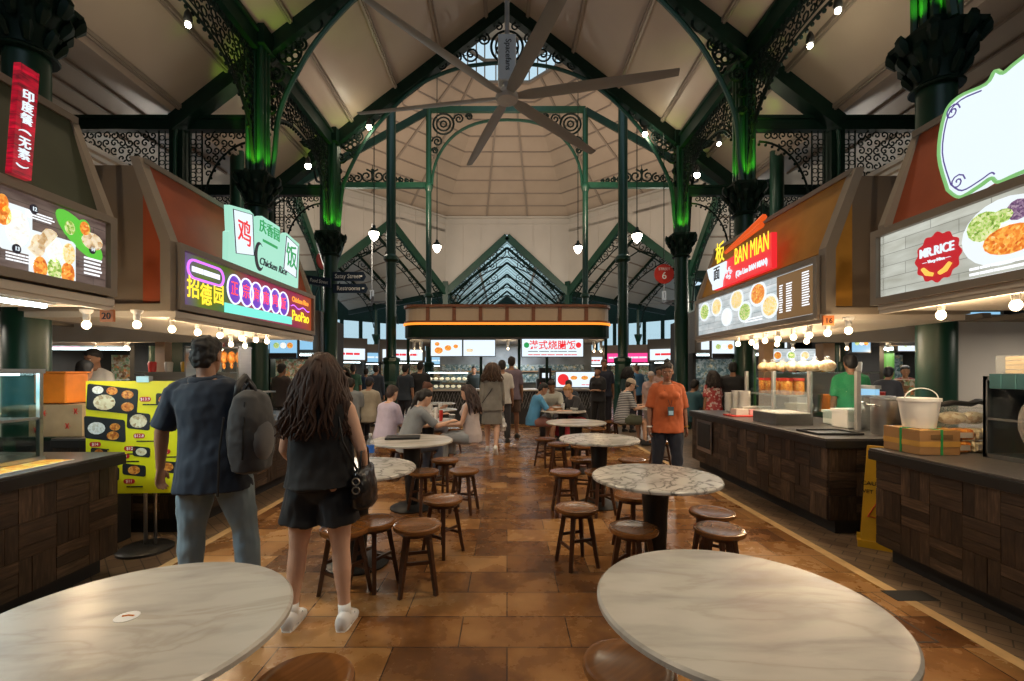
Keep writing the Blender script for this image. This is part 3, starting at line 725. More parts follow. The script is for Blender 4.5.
FOODS = {}
def init_foods():
    FOODS['salad'] = food('lit_salad', [(.1, (.04, .12, .01)), (.4, (.3, .5, .08)), (.7, (.7, .8, .4)), (.9, (.9, .9, .7))], 40, .8)
    FOODS['curry'] = food('lit_curry', [(.1, (.3, .04, .01)), (.4, (.75, .2, .02)), (.7, (.9, .45, .08)), (.9, (.95, .75, .4))], 34, .8)
    FOODS['rice'] = food('lit_rice', [(.1, (.6, .6, .58)), (.5, (.9, .9, .86)), (.9, (1, 1, 1))], 50, .9)
    FOODS['noodle'] = food('lit_noodles', [(.1, (.5, .25, .05)), (.4, (.85, .6, .2)), (.7, (.95, .85, .55)), (.9, (.3, .5, .1))], 36, .8)
    FOODS['purple'] = food('lit_cabbage', [(.1, (.05, .02, .08)), (.5, (.2, .1, .25)), (.9, (.6, .5, .6))], 60, .6)
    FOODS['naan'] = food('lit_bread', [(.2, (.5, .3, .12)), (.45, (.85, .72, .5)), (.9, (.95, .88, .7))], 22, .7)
    FOODS['p_curry'] = food('printed_curry', [(.1, (.2, .03, .01)), (.4, (.6, .16, .02)), (.7, (.8, .36, .06)), (.9, (.85, .65, .3))], 34, 0)
    FOODS['p_naan'] = food('printed_bread', [(.2, (.4, .24, .1)), (.45, (.75, .65, .42)), (.9, (.85, .8, .62))], 24, 0)
    FOODS['p_rice'] = food('printed_rice', [(.1, (.55, .5, .4)), (.5, (.8, .8, .76)), (.9, (.9, .9, .9))], 40, 0)
    FOODS['p_noodle'] = food('pale_noodles', [(.2, (.4, .28, .14)), (.5, (.55, .42, .26)), (.9, (.65, .58, .45))], 30, 0)
    FOODS['mat'] = food('printed_mat', [(.15, (.5, .08, .01)), (.4, (.85, .35, .03)), (.6, (.9, .65, .1)), (.9, (.9, .85, .6))], 16, 0)
    FOODS['stone'] = backdrop('lit_stone_backdrop', (.42, .42, .35), (.68, .7, .62), 3, .95)
    FOODS['brownbg'] = backdrop('lit_brown_backdrop', (.08, .045, .04), (.24, .17, .14), 5, .8)
    FOODS['greybg'] = backdrop('lit_grey_backdrop', (.45, .55, .58), (.82, .86, .86), 4, .85)
    FOODS['chef'] = food('self_lit_poultry', [(.15, (.2, .05, .01)), (.5, (.6, .2, .03)), (.9, (.85, .45, .12))], 14, .15)  # roast meat given a faint glow of its own
    FOODS['goods'] = food('self_lit_goods', [(.1, (.02, .02, .02)), (.35, (.25, .12, .05)), (.5, (.5, .45, .35)), (.65, (.1, .25, .12)), (.8, (.7, .2, .06)), (.95, (.8, .8, .75))], 9, .12)  # both goods colours glow faintly in place of light inside the stalls
    FOODS['goodsb'] = food('self_lit_goods_cool', [(.1, (.02, .03, .03)), (.35, (.08, .15, .16)), (.5, (.35, .4, .4)), (.65, (.05, .1, .1)), (.8, (.6, .5, .3)), (.95, (.85, .9, .95))], 8, .15)
    FOODS['smallprint'] = emis('lit_print', (.95, .97, 1), 1.1)

def plate(par, cx, cz, r, foodm, y=-.07, rz=None, rim='rimw', k=.78, name='dish'):
    rz = rz or r
    a = pm(name, circ(cx, cz, r, 22, rz), y, M[rim], par); pm('food', circ(cx + .04 * r, cz, r * k, 16, rz * k), y - .006, FOODS[foodm], a, .004)
    return a

def lightbox(name, label, s, y0, y1, z0, z1, bg, group=None, plane=2.94):
    ym, zm = (y0 + y1) / 2, (z0 + z1) / 2; L = y1 - y0; H = z1 - z0
    t = thing(name, label, 'lit sign', (s * plane, ym, zm), -s * PI / 2, group)
    mb = MB(); f = .055
    mb.box(-L / 2, L / 2, -.02, .1, -H / 2, -H / 2 + f).box(-L / 2, L / 2, -.02, .1, H / 2 - f, H / 2).box(-L / 2, -L / 2 + f, -.02, .1, -H / 2 + f, H / 2 - f).box(L / 2 - f, L / 2, -.02, .1, -H / 2 + f, H / 2 - f)
    mb.obj('frame', M['frame'], t)
    mb = MB(); mb.box(-L / 2 + f, L / 2 - f, .02, .06, -H / 2 + f, H / 2 - f); mb.obj('panel', bg, t)
    return t, LP(s, ym, zm, plane)

def canopy(label, s, y0, y1, fas, inlay):
    t = thing('stall_canopy', label, 'canopy', (0, (y0 + y1) / 2, 0), 0, 'stall canopies')
    h = (y1 - y0) / 2
    P = lambda u, v, q: (s * u, q, v)
    mb = MB(); mb.prism([(3.06, 2.06), (3.06, 2.62), (3.26, 3.35), (4.3, 3.35), (4.3, 2.06)], -h + .02, h - .02, P); mb.obj('body', M['beige'], t)
    mb = MB(); mb.prism([(3.02, 2.645), (3.035, 2.64), (3.3, 3.36), (3.24, 3.37)], -h + .05, h - .05, P); mb.obj('fascia_panel', fas, t)
    for e in (-1, 1):
        mb = MB(); mb.prism([(2.96, 2.04), (2.96, 2.66), (3.24, 3.4), (3.32, 3.4), (3.05, 2.64), (3.05, 2.1), (4.3, 2.1), (4.3, 2.04)], e * h - .05, e * h + .05 * (0 if e > 0 else 1) + (.0 if e < 0 else .01), P)
        mb.obj('end_frame', M['frame'], t)
    mb = MB(); mb.prism([(3.07, 2.12), (3.07, 2.62), (3.24, 3.12), (3.24, 2.12)], -h + .0, -h + .03, P); mb.obj('end_inlay', inlay, t)
    mb = MB(); mb.box(s * 3.22, s * 3.32, -h, h, 3.36, 3.41); mb.obj('top_rail', M['frame'], t)
    mb = MB(); mb.box(s * 2.95, s * 4.3, -h, h, 1.99, 2.045).box(s * 2.96, s * 3.0, -h, h, 1.96, 1.99); mb.obj('soffit', M['cream'], t)
    return t

def parquet(mb, P, u0, u1, v0, v1, blk=.235, n=3, G=None, seed=0):
    """basket-weave planks on a face; P maps (u, v, depth)"""
    rr = random.Random(seed); nu = max(1, round((u1 - u0) / blk)); nv = max(1, round((v1 - v0) / blk)); bu = (u1 - u0) / nu; bv = (v1 - v0) / nv
    for i in range(nu):
        for j in range(nv):
            hor = (i + j) % 2
            for k in range(n):
                g = .0015
                if hor: a, b, c, d = u0 + i * bu, u0 + (i + 1) * bu, v0 + j * bv + k * bv / n, v0 + j * bv + (k + 1) * bv / n
                else: a, b, c, d = u0 + i * bu + k * bu / n, u0 + i * bu + (k + 1) * bu / n, v0 + j * bv, v0 + (j + 1) * bv
                o = len(mb.v); dp = rr.uniform(0, .004)
                mb.prism([(a + g, c + g), (b - g, c + g), (b - g, d - g), (a + g, d - g)], 0, .014 + dp, P)
                q = rr.uniform(0, 50)
                for v in [(a, c), (b, c), (b, d), (a, d)] * 2: G.append((v[0] * (1.2 if hor else 9) + q, v[1] * (9 if hor else 1.2), q))
def set_grain(o, G):
    at_ = o.data.attributes.new('grain', 'FLOAT_VECTOR', 'POINT'); at_.data.foreach_set('vector', [c for g in G for c in g])

def counter(label, s, y0, y1, xin, near_face):
    t = thing('stall_counter', label, 'counter', (s * 2.94, y0, 0), 0, 'stall counters along the aisle')
    L = y1 - y0; D = xin - 2.94
    mb = MB(); mb.box(s * .02, s * D, 0.02, L - .02, .13, .8); mb.obj('body', M['black'], t)
    mb = MB(); G = []
    parquet(mb, lambda u, v, w: (s * (.02 - w), u, v), 0.02, L - .02, .14, .8, G=G, seed=int(y0 * 10) + s)
    if near_face: parquet(mb, lambda u, v, w: (s * u, .02 - w, v), .02, D, .14, .8, G=G, seed=5)
    o = mb.obj('wood_facing', M['parquet'], t); set_grain(o, G)
    mb = MB(); mb.box(s * .11, s * (D - .02), .06, L - .05, 0, .13); mb.obj('plinth', M['black'], t)
    mb = MB(); mb.box(-s * .03, s * D, -.02, L + .02, .8, .872); mb.obj('edge_band', M['counteredge'], t, bevel=.004)
    mb = MB(); mb.box(-s * .025, s * (D - .005), -.015, L + .015, .872, .89); mb.obj('worktop', M['counter'], t, bevel=.004)
    return t

def bulb_lamp(x, y, z, n, label, drop=.12, power=9, group='bare bulbs under the stall canopies', lt=True):
    t = thing('bulb_lamp', label, 'light bulb', (x, y, z), 0, group)
    mb = MB(); mb.ball((0, 0, 0), (.03, .03, .034), 12, 8); mb.obj('bulb', M['bulb'], t, True)
    mb = MB(); mb.lathe([(.02, .03), (.024, .05), (.024, .085), (.04, .1), (.045, drop)], 12); mb.obj('socket', M['white'], t, True, ang=40)
    if lt:
        light('bulb_light', 'POINT', (x, y, z - .07), power, (1, .72, .42), .04)
    return t

def build_stalls():
    M['rimw'] = emis('lit_plate_white', (.85, .92, .95), .95); M['rimg'] = emis('lit_leaf_green', (.12, .6, .05), .9); M['rimd'] = emis('lit_tray_dark', (.05, .06, .08), .5)
    M['badge'] = emis('lit_badge_red', (.55, .01, .02), .9); M['lityel'] = emis('lit_yellow', (1, .6, .1), .95); M['litdark'] = emis('lit_ink', (.02, .015, .05), .3)
    M['litwhite'] = emis('lit_white', (.82, .93, 1), .95); M['litmint'] = emis('lit_mint', (.42, .85, .66), .85); M['litred'] = emis('lit_red', (.9, .02, .03), .9); M['litgreen'] = emis('lit_green', (.02, .45, .12), .7)
    M['litbrown'] = emis('lit_brown', (.2, .1, .03), .8); M['crimson'] = backdrop('lit_crimson', (.12, .0, .01), (.75, .0, .03), 14, .8)
    canopy('taupe stall canopy with dark olive slanted fascia at the left edge', -1, .6, 3.42, M['olive'], M['rust'])
    canopy('beige stall canopy with rust orange fascia above the neon chicken rice sign', -1, 4.05, 6.95, M['rust'], M['rust'])
    canopy('taupe stall canopy with rust orange fascia at the right edge', 1, .6, 3.62, M['rust'], M['rust'])
    canopy('beige stall canopy with ochre yellow fascia above the noodle menu', 1, 4.27, 7.1, M['ochre'], M['ochre'])
    for s in (-1, 1):
        t = thing('louvre_roof', 'white slatted louvre bridging the gap between the %s stall canopies' % ('left' if s < 0 else 'right'), 'louvre', (s * 3.45, 3.85, 3.3), 0, 'slatted louvres')
        for k in range(5):
            mb = MB(); mb.box(s * k * .17, s * (k * .17 + .05), -.6, .75, .05 + .03 * k, .09 + .03 * k); mb.obj('slat', M['white'], t)
        for yy in (-.55, .7):
            mb = MB(); mb.box(0, s * .8, yy - .02, yy + .02, .0, .05); mb.obj('rail', M['frame'], t)
    # ---- right near: MR.RICE
    t, p = lightbox('menu_lightbox', 'lit menu board with red badge and a big plate of food, right edge', 1, .7, 3.66, 2.03, 2.62, FOODS['stone'])
    x, z = p(936, 257)
    pol = [(x + .16 * (1 + .06 * math.cos(12 * a)) * math.cos(a), z + .165 * (1 + .06 * math.cos(12 * a)) * math.sin(a)) for a in [2 * PI * k / 72 for k in range(72)]]
    o = pm('red_badge', pol, .012, M['badge'], t)
    text('MR.RICE', .088, x, z + .045, .0, M['litwhite'], t, sx=1.03, squash=.78); text('— Very Nice —', .03, x, z - .02, .0, M['litwhite'], t)
    for g in (-1, 1):
        mb = MB(); mb.tube([(x + g * .025, .0, z - .115), (x + g * .065, .0, z - .1), (x + g * .1, .0, z - .06)], [.014, .017, .012], 6); mb.obj('sausage', M['lityel'], t, True)
    x, z = p(1002, 231)
    plate(t, x, z, .25, 'rice', .016, .2, k=.2)
    pm('food', circ(x - .11, z + .06, .1, 14, .09), .008, FOODS['salad'], t); pm('food', circ(x + .08, z + .1, .06, 12, .06), .007, FOODS['purple'], t); pm('food', circ(x + .04, z - .06, .15, 16, .085), .006, FOODS['curry'], t); pm('food', circ(x + .0, z + .09, .06, 12, .04), .005, FOODS['salad'], t)
    bars(t, x - .2, x + .12, z - .27, z - .17, 3, FOODS['smallprint'], .012, 4)
    x, z = p(1150, 200); plate(t, x, z, .25, 'curry', .016, .19); 
    # board above with scrolled outline
    t = thing('scroll_sign', 'large white lit board with curly outline at the top right', 'lit sign', (3.0, 2.4, 3.1), -PI / 2)
    q = LP(1, 2.4, 3.1, 3.0)
    px = [(954, 190), (945, 155), (951, 115), (965, 97), (993, 84), (1002, 71), (1010, 73), (1024, 62), (1060, 36), (1100, 16), (1125, 20), (1135, 60), (1120, 90), (1128, 118), (1118, 140), (1060, 160), (1024, 174), (1005, 182), (998, 178), (986, 186), (966, 197)]
    pol = crv([q(*a) for a in px] + [q(*px[0])], 4)[:-1]
    o = pm('board', pol, .05, M['litwhite'], t, .09)
    c = (sum(a for a, b in pol) / len(pol), sum(b for a, b in pol) / len(pol))
    mb = MB(); mb.tube([(a, -.04, b) for a, b in pol], .012, 5, closed=True); mb.obj('edge_trim', emis('lit_edge_green', (.25, .6, .2), .8), t)
    P = lambda u, v: (u, -.05, v); mb = MB()
    inner = [(c[0] + (a - c[0]) * .93, c[1] + (b - c[1]) * .9) for a, b in pol]
    mb.tube([P(*a) for a in inner[-14:] + inner[:16]], .005, 4)
    for a, b in ((960, 112), (965, 182)): xx, z_ = q(a, b); spiral(mb, P, xx, z_, .045, 1.5, 0, 1, .005, 14)
    mb.obj('curl_line', emis('lit_purple_line', (.15, .1, .4), .6), t)
    # ---- right far: BAN MIAN
    t, p = lightbox('menu_lightbox', 'lit noodle menu board with bowl pictures and a brown price panel', 1, 4.29, 7.08, 2.0, 2.6, FOODS['greybg'])
    a, b = p(776, 0)[0], p(812, 0)[0]
    pm('price_panel', [(a, -.235), (b, -.235), (b, .235), (a, .235)], .014, M['litbrown'], t)
    bars(t, a + .05, a + .12, -.17, .14, 12, FOODS['smallprint'], .008, 2); bars(t, a + .17, a + .27, -.17, .14, 12, FOODS['smallprint'], .008, 3); bars(t, b - .16, b - .04, -.15, .2, 14, FOODS['smallprint'], .008, 5)
    for (u, v, r, f) in [(704, 312, .17, 'salad'), (716, 307, .16, 'noodle'), (726, 317, .15, 'rice'), (736, 300, .17, 'noodle'), (744, 312, .16, 'salad'), (757, 294, .18, 'curry'), (769, 306, .17, 'noodle')]:
        x, z = p(u, v); plate(t, x, z, r, f, .012, r * .82)
    bars(t, p(745, 0)[0], p(762, 0)[0], -.2, -.14, 2, FOODS['smallprint'], .006, 9)
    t = thing('noodle_sign', 'red lit sign with yellow letters BAN MIAN, bowl and chopsticks', 'lit sign', (2.97, 5.2, 2.9), -PI / 2)
    def C3(a, b): return (700 + a / 6.81, 210 + b / 6.81)
    q_ = LP(1, 5.2, 2.9, 2.97); q = lambda a, b: q_(*C3(a, b))
    pm('red_board', [q(*a) for a in [(125, 548), (130, 400), (205, 345), (262, 312), (262, 290), (525, 150), (525, 392)]], .0, M['litred'], t, .06)
    pm('bowl', [q(*a) for a in [(86, 408), (216, 348), (212, 415), (190, 480), (187, 522), (124, 546), (122, 512), (100, 470)]], -.062, M['litwhite'], t, .02)
    x, z = q(155, 438); text('面', .2, x, z, -.085, M['ink'], t, squash=.95)
    x, z = q(160, 300); text('板', .3, x, z, -.05, M['yelneon'], t, ext=.002, squash=.9, sx=1.02)
    x0, z0 = q(265, 335); x1, z1 = q(520, 225)
    text('BAN MIAN', .3, (x0 + x1) / 2, (z0 + z1) / 2 + .02, -.068, M['yelneon'], t, ext=.003, squash=(x1 - x0) / 1.5, sx=.99)
    x0, z0 = q(275, 435); x1, z1 = q(512, 350)
    text('(Qiu Lian BAN MIAN)', .1, (x0 + x1) / 2, (z0 + z1) / 2, -.072, M['litwhite'], t, squash=(x1 - x0) / .98)
    for i, (a, b, c, d) in enumerate([(192, 290, 468, 45), (200, 296, 468, 100)]):
        A, B_ = q(a, b), q(c, d)
        mb = MB(); mb.tube([(A[0], -.05, A[1]), (B_[0], -.05 - .03 * i, B_[1])], [.012, .035], 6); mb.obj('chopstick', emis('lit_orange_%d' % i, (.85, .1, .01), .8), t)
    x, z = q(235, 430); P = lambda u, v: (u, -.075, v); mb = MB()
    for k in range(5): spiral(mb, P, x + .05 * math.cos(k * 1.26), z + .05 * math.sin(k * 1.26), .03, 1.2, k, 1, .006, 8)
    mb.obj('flower_mark', M['litwhite'], t)
    # ---- left far: neon chicken rice
    m, tt, b = nt('neon_backdrop'); tc = tt.nodes.new('ShaderNodeTexCoord'); sp = tt.nodes.new('ShaderNodeSeparateXYZ'); lnk(tt, tc, 'Object', sp, 0)
    mr = tt.nodes.new('ShaderNodeMapRange'); mr.inputs['From Min'].default_value = -1.4; mr.inputs['From Max'].default_value = 1.4; lnk(tt, sp, 0, mr, 'Value')
    rp = ramp(tt, [(0, (.12, .02, .25)), (.1, (.1, .16, .01)), (.25, (.06, .12, .01)), (.4, (.3, .02, .06)), (.8, (.28, .01, .06)), (1, (.35, .06, .01))]); lnk(tt, mr, 0, rp, 'Fac')
    lnk(tt, rp, 0, b, 'Emission Color'); b.inputs['Emission Strength'].default_value = .9; b.inputs['Base Color'].default_value = (.02, .02, .02, 1)
    t, p = lightbox('neon_sign', 'neon coloured chicken rice sign board with six ringed characters', -1, 4.07, 6.93, 2.06, 2.66, m)
    def C2(a, b): return (175 + a / 7.314, 245 + b / 7.314)
    q = lambda a, b: p(*C2(a, b))
    x0, z0 = q(95, 165); x1, z1 = q(355, 245)
    rr_ = rrect(x0, x1, (z0 + z1) / 2 - .085, (z0 + z1) / 2 + .085, .084)
    mb = MB(); mb.tube([(a, -.0, b) for a, b in rr_], .012, 6, closed=True); mb.obj('capsule_tube', M['purneon'], t, True)
    bars(t, x0 + .05, x1 - .05, (z0 + z1) / 2 - .05, (z0 + z1) / 2 + .05, 1, M['whneon'], .0, 7)
    for i, (ch, a, b) in enumerate([('招', 135, 320), ('德', 228, 375), ('园', 320, 370)]):
        x, z = q(a, b); text(ch, .22, x, z, .0, M['yelneon'], t, ext=.002, squash=.8, sx=1.04)
    for ch, a, b in [('正', 438, 325), ('宗', 524, 348), ('海', 597, 372), ('南', 668, 395), ('鸡', 735, 412), ('饭', 795, 432)]:
        x, z = q(a, b); z += .0
        o = pm('purple_disc', circ(x, z, .125, 24, .15), .012, emis('neon_disc', (.14, .03, .5), 1), t)
        mb = MB(); mb.tube([(u, .0, v) for u, v in circ(x, z, .13, 24, .155)], .009, 5, closed=True); mb.obj('ring_tube', M['whneon'], t, True)
        text(ch, .17, x, z, .002, M['redneon'], t, ext=.001, squash=.8)
    A, B_ = q(360, 455), q(850, 555)
    mb = MB(); mb.prism([(A[0], A[1] - .05), (B_[0], B_[1] - .05), (B_[0], B_[1] + .05), (A[0], A[1] + .05)], -.01, .0, lambda u, v, w: (u, w, v)); mb.obj('teal_strip', M['cyneon'], t)
    x, z = q(918, 415); text('Chicken Rice', .1, x, z, .0, M['orneon'], t, sx=1.03, squash=.95)
    x, z = q(918, 465); mb = MB(); mb.tube([(x + .28 * (k / 12 - .5) * 2, -.0, z + .02 * math.sin(k)) for k in range(13)], .008, 4); mb.obj('wave_tube', M['purneon'], t)
    x, z = q(920, 530); text('PaoPao', .2, x, z, .0, M['yelneon'], t, sx=1.02, squash=.9)
    # mint topper
    t = thing('chicken_rice_sign', 'mint green lit board with red and green Chinese characters on white cards', 'lit sign', (-2.99, 5.3, 3.0), PI / 2)
    def C1(a, b): return (215 + a / 6.81, 200 + b / 6.81)
    q_ = LP(-1, 5.3, 3.0, 2.99); q = lambda a, b: q_(*C1(a, b))
    pm('mint_board', [q(*a) for a in [(50, 412), (52, 215), (68, 208), (60, 32), (200, 70), (228, 100), (235, 222), (258, 228), (264, 112), (285, 108), (410, 185), (414, 312), (434, 322), (442, 235), (455, 222), (545, 300), (536, 600)]], .0, M['litmint'], t, .06)
    for pts, ch, cm, c_, nm_ in (([(80, 62), (215, 100), (225, 378), (100, 362)], '鸡', 'litred', (160, 235), 'left_card'), ([(452, 245), (532, 318), (518, 530), (432, 470)], '饭', 'litgreen', (487, 395), 'right_card')):
        pol = [q(*a) for a in pts]
        o = pm(nm_.split('_')[1], pol, -.062, M['litwhite'], t); mb = MB(); mb.tube([(a, -.07, b) for a, b in pol], .006, 4, closed=True); mb.obj('border_line', M['litdark'], o)
        x, z = q(*c_); text(ch, .3 if ch == '鸡' else .34, x, z, -.07, M[cm], t, squash=.9, sx=1.01)
    x, z = q(340, 215); text('庆香园', .17, x, z, -.064, M['litgreen'], t, squash=.95)
    pm('green_label', [q(*a) for a in [(290, 265), (390, 318), (390, 335), (290, 282)]], -.062, M['litgreen'], t)
    x, z = q(265, 385); P = lambda u, v: (u, -.068, v); mb = MB(); n = 24
    o1 = [(x + .1 * math.cos(PI * .35 + k / n * 1.35 * PI), z + .17 * math.sin(PI * .35 + k / n * 1.35 * PI)) for k in range(n + 1)]; o2 = [(x + .03 + .075 * math.cos(PI * .35 + k / n * 1.35 * PI), z + .01 + .14 * math.sin(PI * .35 + k / n * 1.35 * PI)) for k in range(n + 1)]
    flat(mb, o1 + o2[::-1], -.068, -.062); mb.obj('crescent_mark', M['litdark'], t)
    x, z = q(365, 455); text('Chicken Rice', .125, x, z, -.064, M['litdark'], t, shear=.3)
    # ---- left near: numbered dishes
    t, p = lightbox('menu_lightbox', 'lit menu board with numbered Indian dishes at the left edge', -1, .7, 3.41, 2.06, 2.65, FOODS['brownbg'])
    def D1(a, b): return (a / 4.54, 170 + b / 4.54)
    q = lambda a, b: p(*D1(a, b))
    def tray(cx, cz, w, h, rows): 
        o = pm('tray', rrect(cx - w, cx + w, cz - h, cz + h, .02), .014, M['rimw'], t)
        for (dx, dz, r, f) in rows: pm('food', circ(cx + dx * w, cz + dz * h, r * .6, 14, r), .006, FOODS[f], o)
    x, z = q(82, 265); tray(x, z, .09, .14, [(0, 0, .11, 'rice'), (-.9, .9, .05, 'curry')])
    x, z = q(15, 200); plate(t, x, z, .055, 'curry', .01, .08)
    x, z = q(-90, 250); tray(x, z, .09, .14, [(0, 0, .11, 'noodle')])
    x, z = q(250, 405); tray(x, z, .15, .15, [(-.7, .4, .07, 'naan'), (0, .4, .08, 'rice'), (.65, .4, .07, 'noodle'), (-.6, -.5, .07, 'curry'), (0, -.45, .075, 'salad'), (.6, -.5, .075, 'curry')])
    A, B_ = q(150, 375), q(238, 285); mb = MB(); mb.tube([(A[0], .01, A[1]), (B_[0], .01, B_[1])], .035, 8); mb.obj('rolled_pancake', FOODS['naan'], t, True)
    x, z = q(372, 300); pm('leaf_plate', [(x + .17 * math.cos(a), z + .1 * math.sin(a) - .1 * math.cos(a)) for a in [2 * PI * k / 24 for k in range(24)]], .014, M['rimg'], t)
    for a, b, f in ((315, 262, 'salad'), (383, 265, 'curry')): xx, z_ = q(a, b); plate(t, xx, z_, .045, f, .006, .06, 'rimg')
    x, z = q(420, 325); pm('food', circ(x, z, .08, 14, .06), .004, FOODS['naan'], t)
    for n_, a, b in (('12', 155, 178), ('13', 76, 358), ('14', 420, 362)):
        x, z = q(a, b); pm('number_disc', circ(x, z, .024, 16, .03), .004, M['litdark'], t); text(n_, .035, x, z, -.002, M['litwhite'], t, squash=.8)
    for a, b, c, d, r, sd in ((120, 190, 250, 240, 3, 1), (30, 380, 190, 430, 3, 2), (385, 400, 465, 480, 5, 3)):
        A, B_ = q(a, b), q(c, d); bars(t, min(A[0], B_[0]), max(A[0], B_[0]), min(A[1], B_[1]) - .02, max(A[1], B_[1]) + .02, r, FOODS['smallprint'], .006, sd)
    # red vertical sign on the olive fascia
    t = thing('vertical_sign', 'tall narrow red lit sign with white Chinese characters at far left', 'lit sign', (-2.93, 2.71, 2.66), PI / 2)
    sl = .3 / .74
    mb = MB(); mb.prism([(-.055, 0), (.055, 0), (.055, .68), (-.055, .68)], -.04, .0, lambda u, v, w: (u + v * .07, w, v)); mb.obj('board', M['crimson'], t)
    for i, ch in enumerate('印度餐(无素)'):
        z = .5 - i * .073
        text(ch, .07, z * .07, z, -.044, M['litwhite'], t, rot=-PI / 2 if ch in '()' else 0)
    # stall numbers
    for s, n_, x, y, z in ((-1, '20', -2.985, 3.4, 1.915), (1, '16', at(823.5, 4.26), 4.2, 1.97)):
        t = thing('stall_number', 'small orange plate with the number %s, %s' % (n_, 'left canopy corner' if s < 0 else 'right canopy corner'), 'number plate', (x, y, z))
        mb = MB(); mb.box(-.05, .05, -.01, .01, -.04, .05); mb.obj('plate', mat('plate_orange_%d' % s, (.55, .17, .05), .5), t); text(n_, .07, 0, 0, -.012, M['ink'], t, ext=.002)
    # tube light under left near canopy
    t = thing('tube_light', 'cool white tube light under the left near canopy', 'lamp', (-3.25, 2.0, 1.965))
    mb = MB(); mb.tube([(0, -1.2, 0), (0, 1.2, 0)], .018, 8); mb.obj('tube', M['tubew'], t); mb = MB(); mb.box(-.03, .03, -1.25, 1.25, .012, .03); mb.obj('fitting', M['white'], t)
    l = light('tube_area', 'AREA', (-3.25, 2.3, 1.93), 25, (.75, .95, 1), .3, (0, 0, 0))
    # counters
    counter('dark wood fronted counter at right edge holding the cardboard box and steel cabinet', 1, .4, 3.65, 4.1, False)
    counter('dark wood fronted counter on the right under the noodle sign', 1, 4.17, 7.25, 4.2, True)
    counter('dark wood fronted counter at left edge holding the glass pastry case', -1, .4, 3.46, 4.1, False)
    counter('dark wood fronted counter on the left behind the standing couple', -1, 4.2, 7.2, 4.2, True)
    # screen opening in the far right counter
    t = thing('built_in_oven', 'dark square glass door set in the far end of the right counter', 'oven', (2.93, 6.75, .56), -PI / 2)
    mb = MB(); mb.box(-.25, .25, -.012, .0, -.24, .22); mb.obj('frame', M['steel'], t); mb = MB(); mb.box(-.21, .21, -.018, -.012, -.18, .18); mb.obj('door_glass', M['black'], t)
    # bulbs
    i = 0
    for px in (738, 751.6, 765, 778, 793.5, 809.5, 827.6, 848.5):
        d = 3.05 * F / (px - VX); bulb_lamp(3.05, d, 1.87, i, 'bare glowing bulb under the right noodle canopy, %s from its near end' % ['eighth', 'seventh', 'sixth', 'fifth', 'fourth', 'third', 'second', 'nearest'][i], power=7, lt=i % 2 == 1); i += 1
    for i, px in enumerate((756, 777, 806.7)):
        d = 3.6 * F / (px - VX); bulb_lamp(3.6, d, 1.87, i, 'bare bulb in the inner row under the noodle canopy, %s' % ['farthest', 'middle', 'nearest'][i], power=8)
    for i, px in enumerate((137, 172, 197.7, 220, 241.7, 256, 267)):
        d = 3.05 * F / (VX - px); bulb_lamp(-3.05, d, 1.89, i, 'bare glowing bulb under the left chicken rice canopy, %s from the left' % ['first', 'second', 'third', 'fourth', 'fifth', 'sixth', 'seventh'][i], power=7, lt=i % 2 == 1)
    for i, px in enumerate((231, 245)):
        d = 3.6 * F / (VX - px); bulb_lamp(-3.6, d, 1.86, i, 'bare bulb in the inner row left of the brown haired woman, %s' % ['left one', 'right one'][i], power=8)
    for i, px in enumerate((941, 1016)):
        d = 3.05 * F / (px - VX); bulb_lamp(3.05, d, 1.9, i, 'bare bulb in white socket under the red badge menu board, %s' % ['left one', 'right one'][i], power=10)
    bulb_lamp(-3.3, 3.57, 1.87, 0, 'bare bulb hanging beside the number 20 plate', power=8)
    for i, (x, y) in enumerate([(-7.6, 8.4), (-7.0, 8.4), (-6.7, 8.0), (-5.4, 8.6), (5.4, 8.6), (6.2, 8.3), (7.2, 8.6)]):
        bulb_lamp(x, y, 1.93, i, 'far bare bulb deep inside the %s kitchen, %s' % ('left' if x < 0 else 'right', ['leftmost', 'second from left', 'third from left', 'fourth from left', 'first from left', 'middle', 'rightmost'][i]), power=10, lt=i % 2 == 0)
    # side walls inside the stalls, bulkheads, rear boards
    for s in (-1, 1):
        nm = 'left' if s < 0 else 'right'
        mb = MB(); mb.box(s * 4.95, s * 8.5, 5.1, 5.2, 0, 2.06) if s > 0 else mb.box(s * 5.0, s * 8.5, 4.5, 4.6, 0, 2.1); struct(mb.obj('wall_' + nm, M['cream']))
        mb = MB(); mb.box(s * 4.3, s * 11.9, 7.9, 8.0, 2.02, 2.5); struct(mb.obj('trim_%d' % (41 if s < 0 else 42), M['cream']))
        for k in range(9):
            mb = MB(); mb.box(s * (4.5 + k * .6), s * (4.62 + k * .6), 6.6, 7.88, 2.28, 2.36); struct(mb.obj('trim_%d' % (50 + k + (10 if s > 0 else 0)), M['frame']))
        mb = MB(); mb.box(s * 9.4, s * 9.5, 5.2, 20, 0, 3.2); struct(mb.obj('wall_' + nm, M['darkwall']))

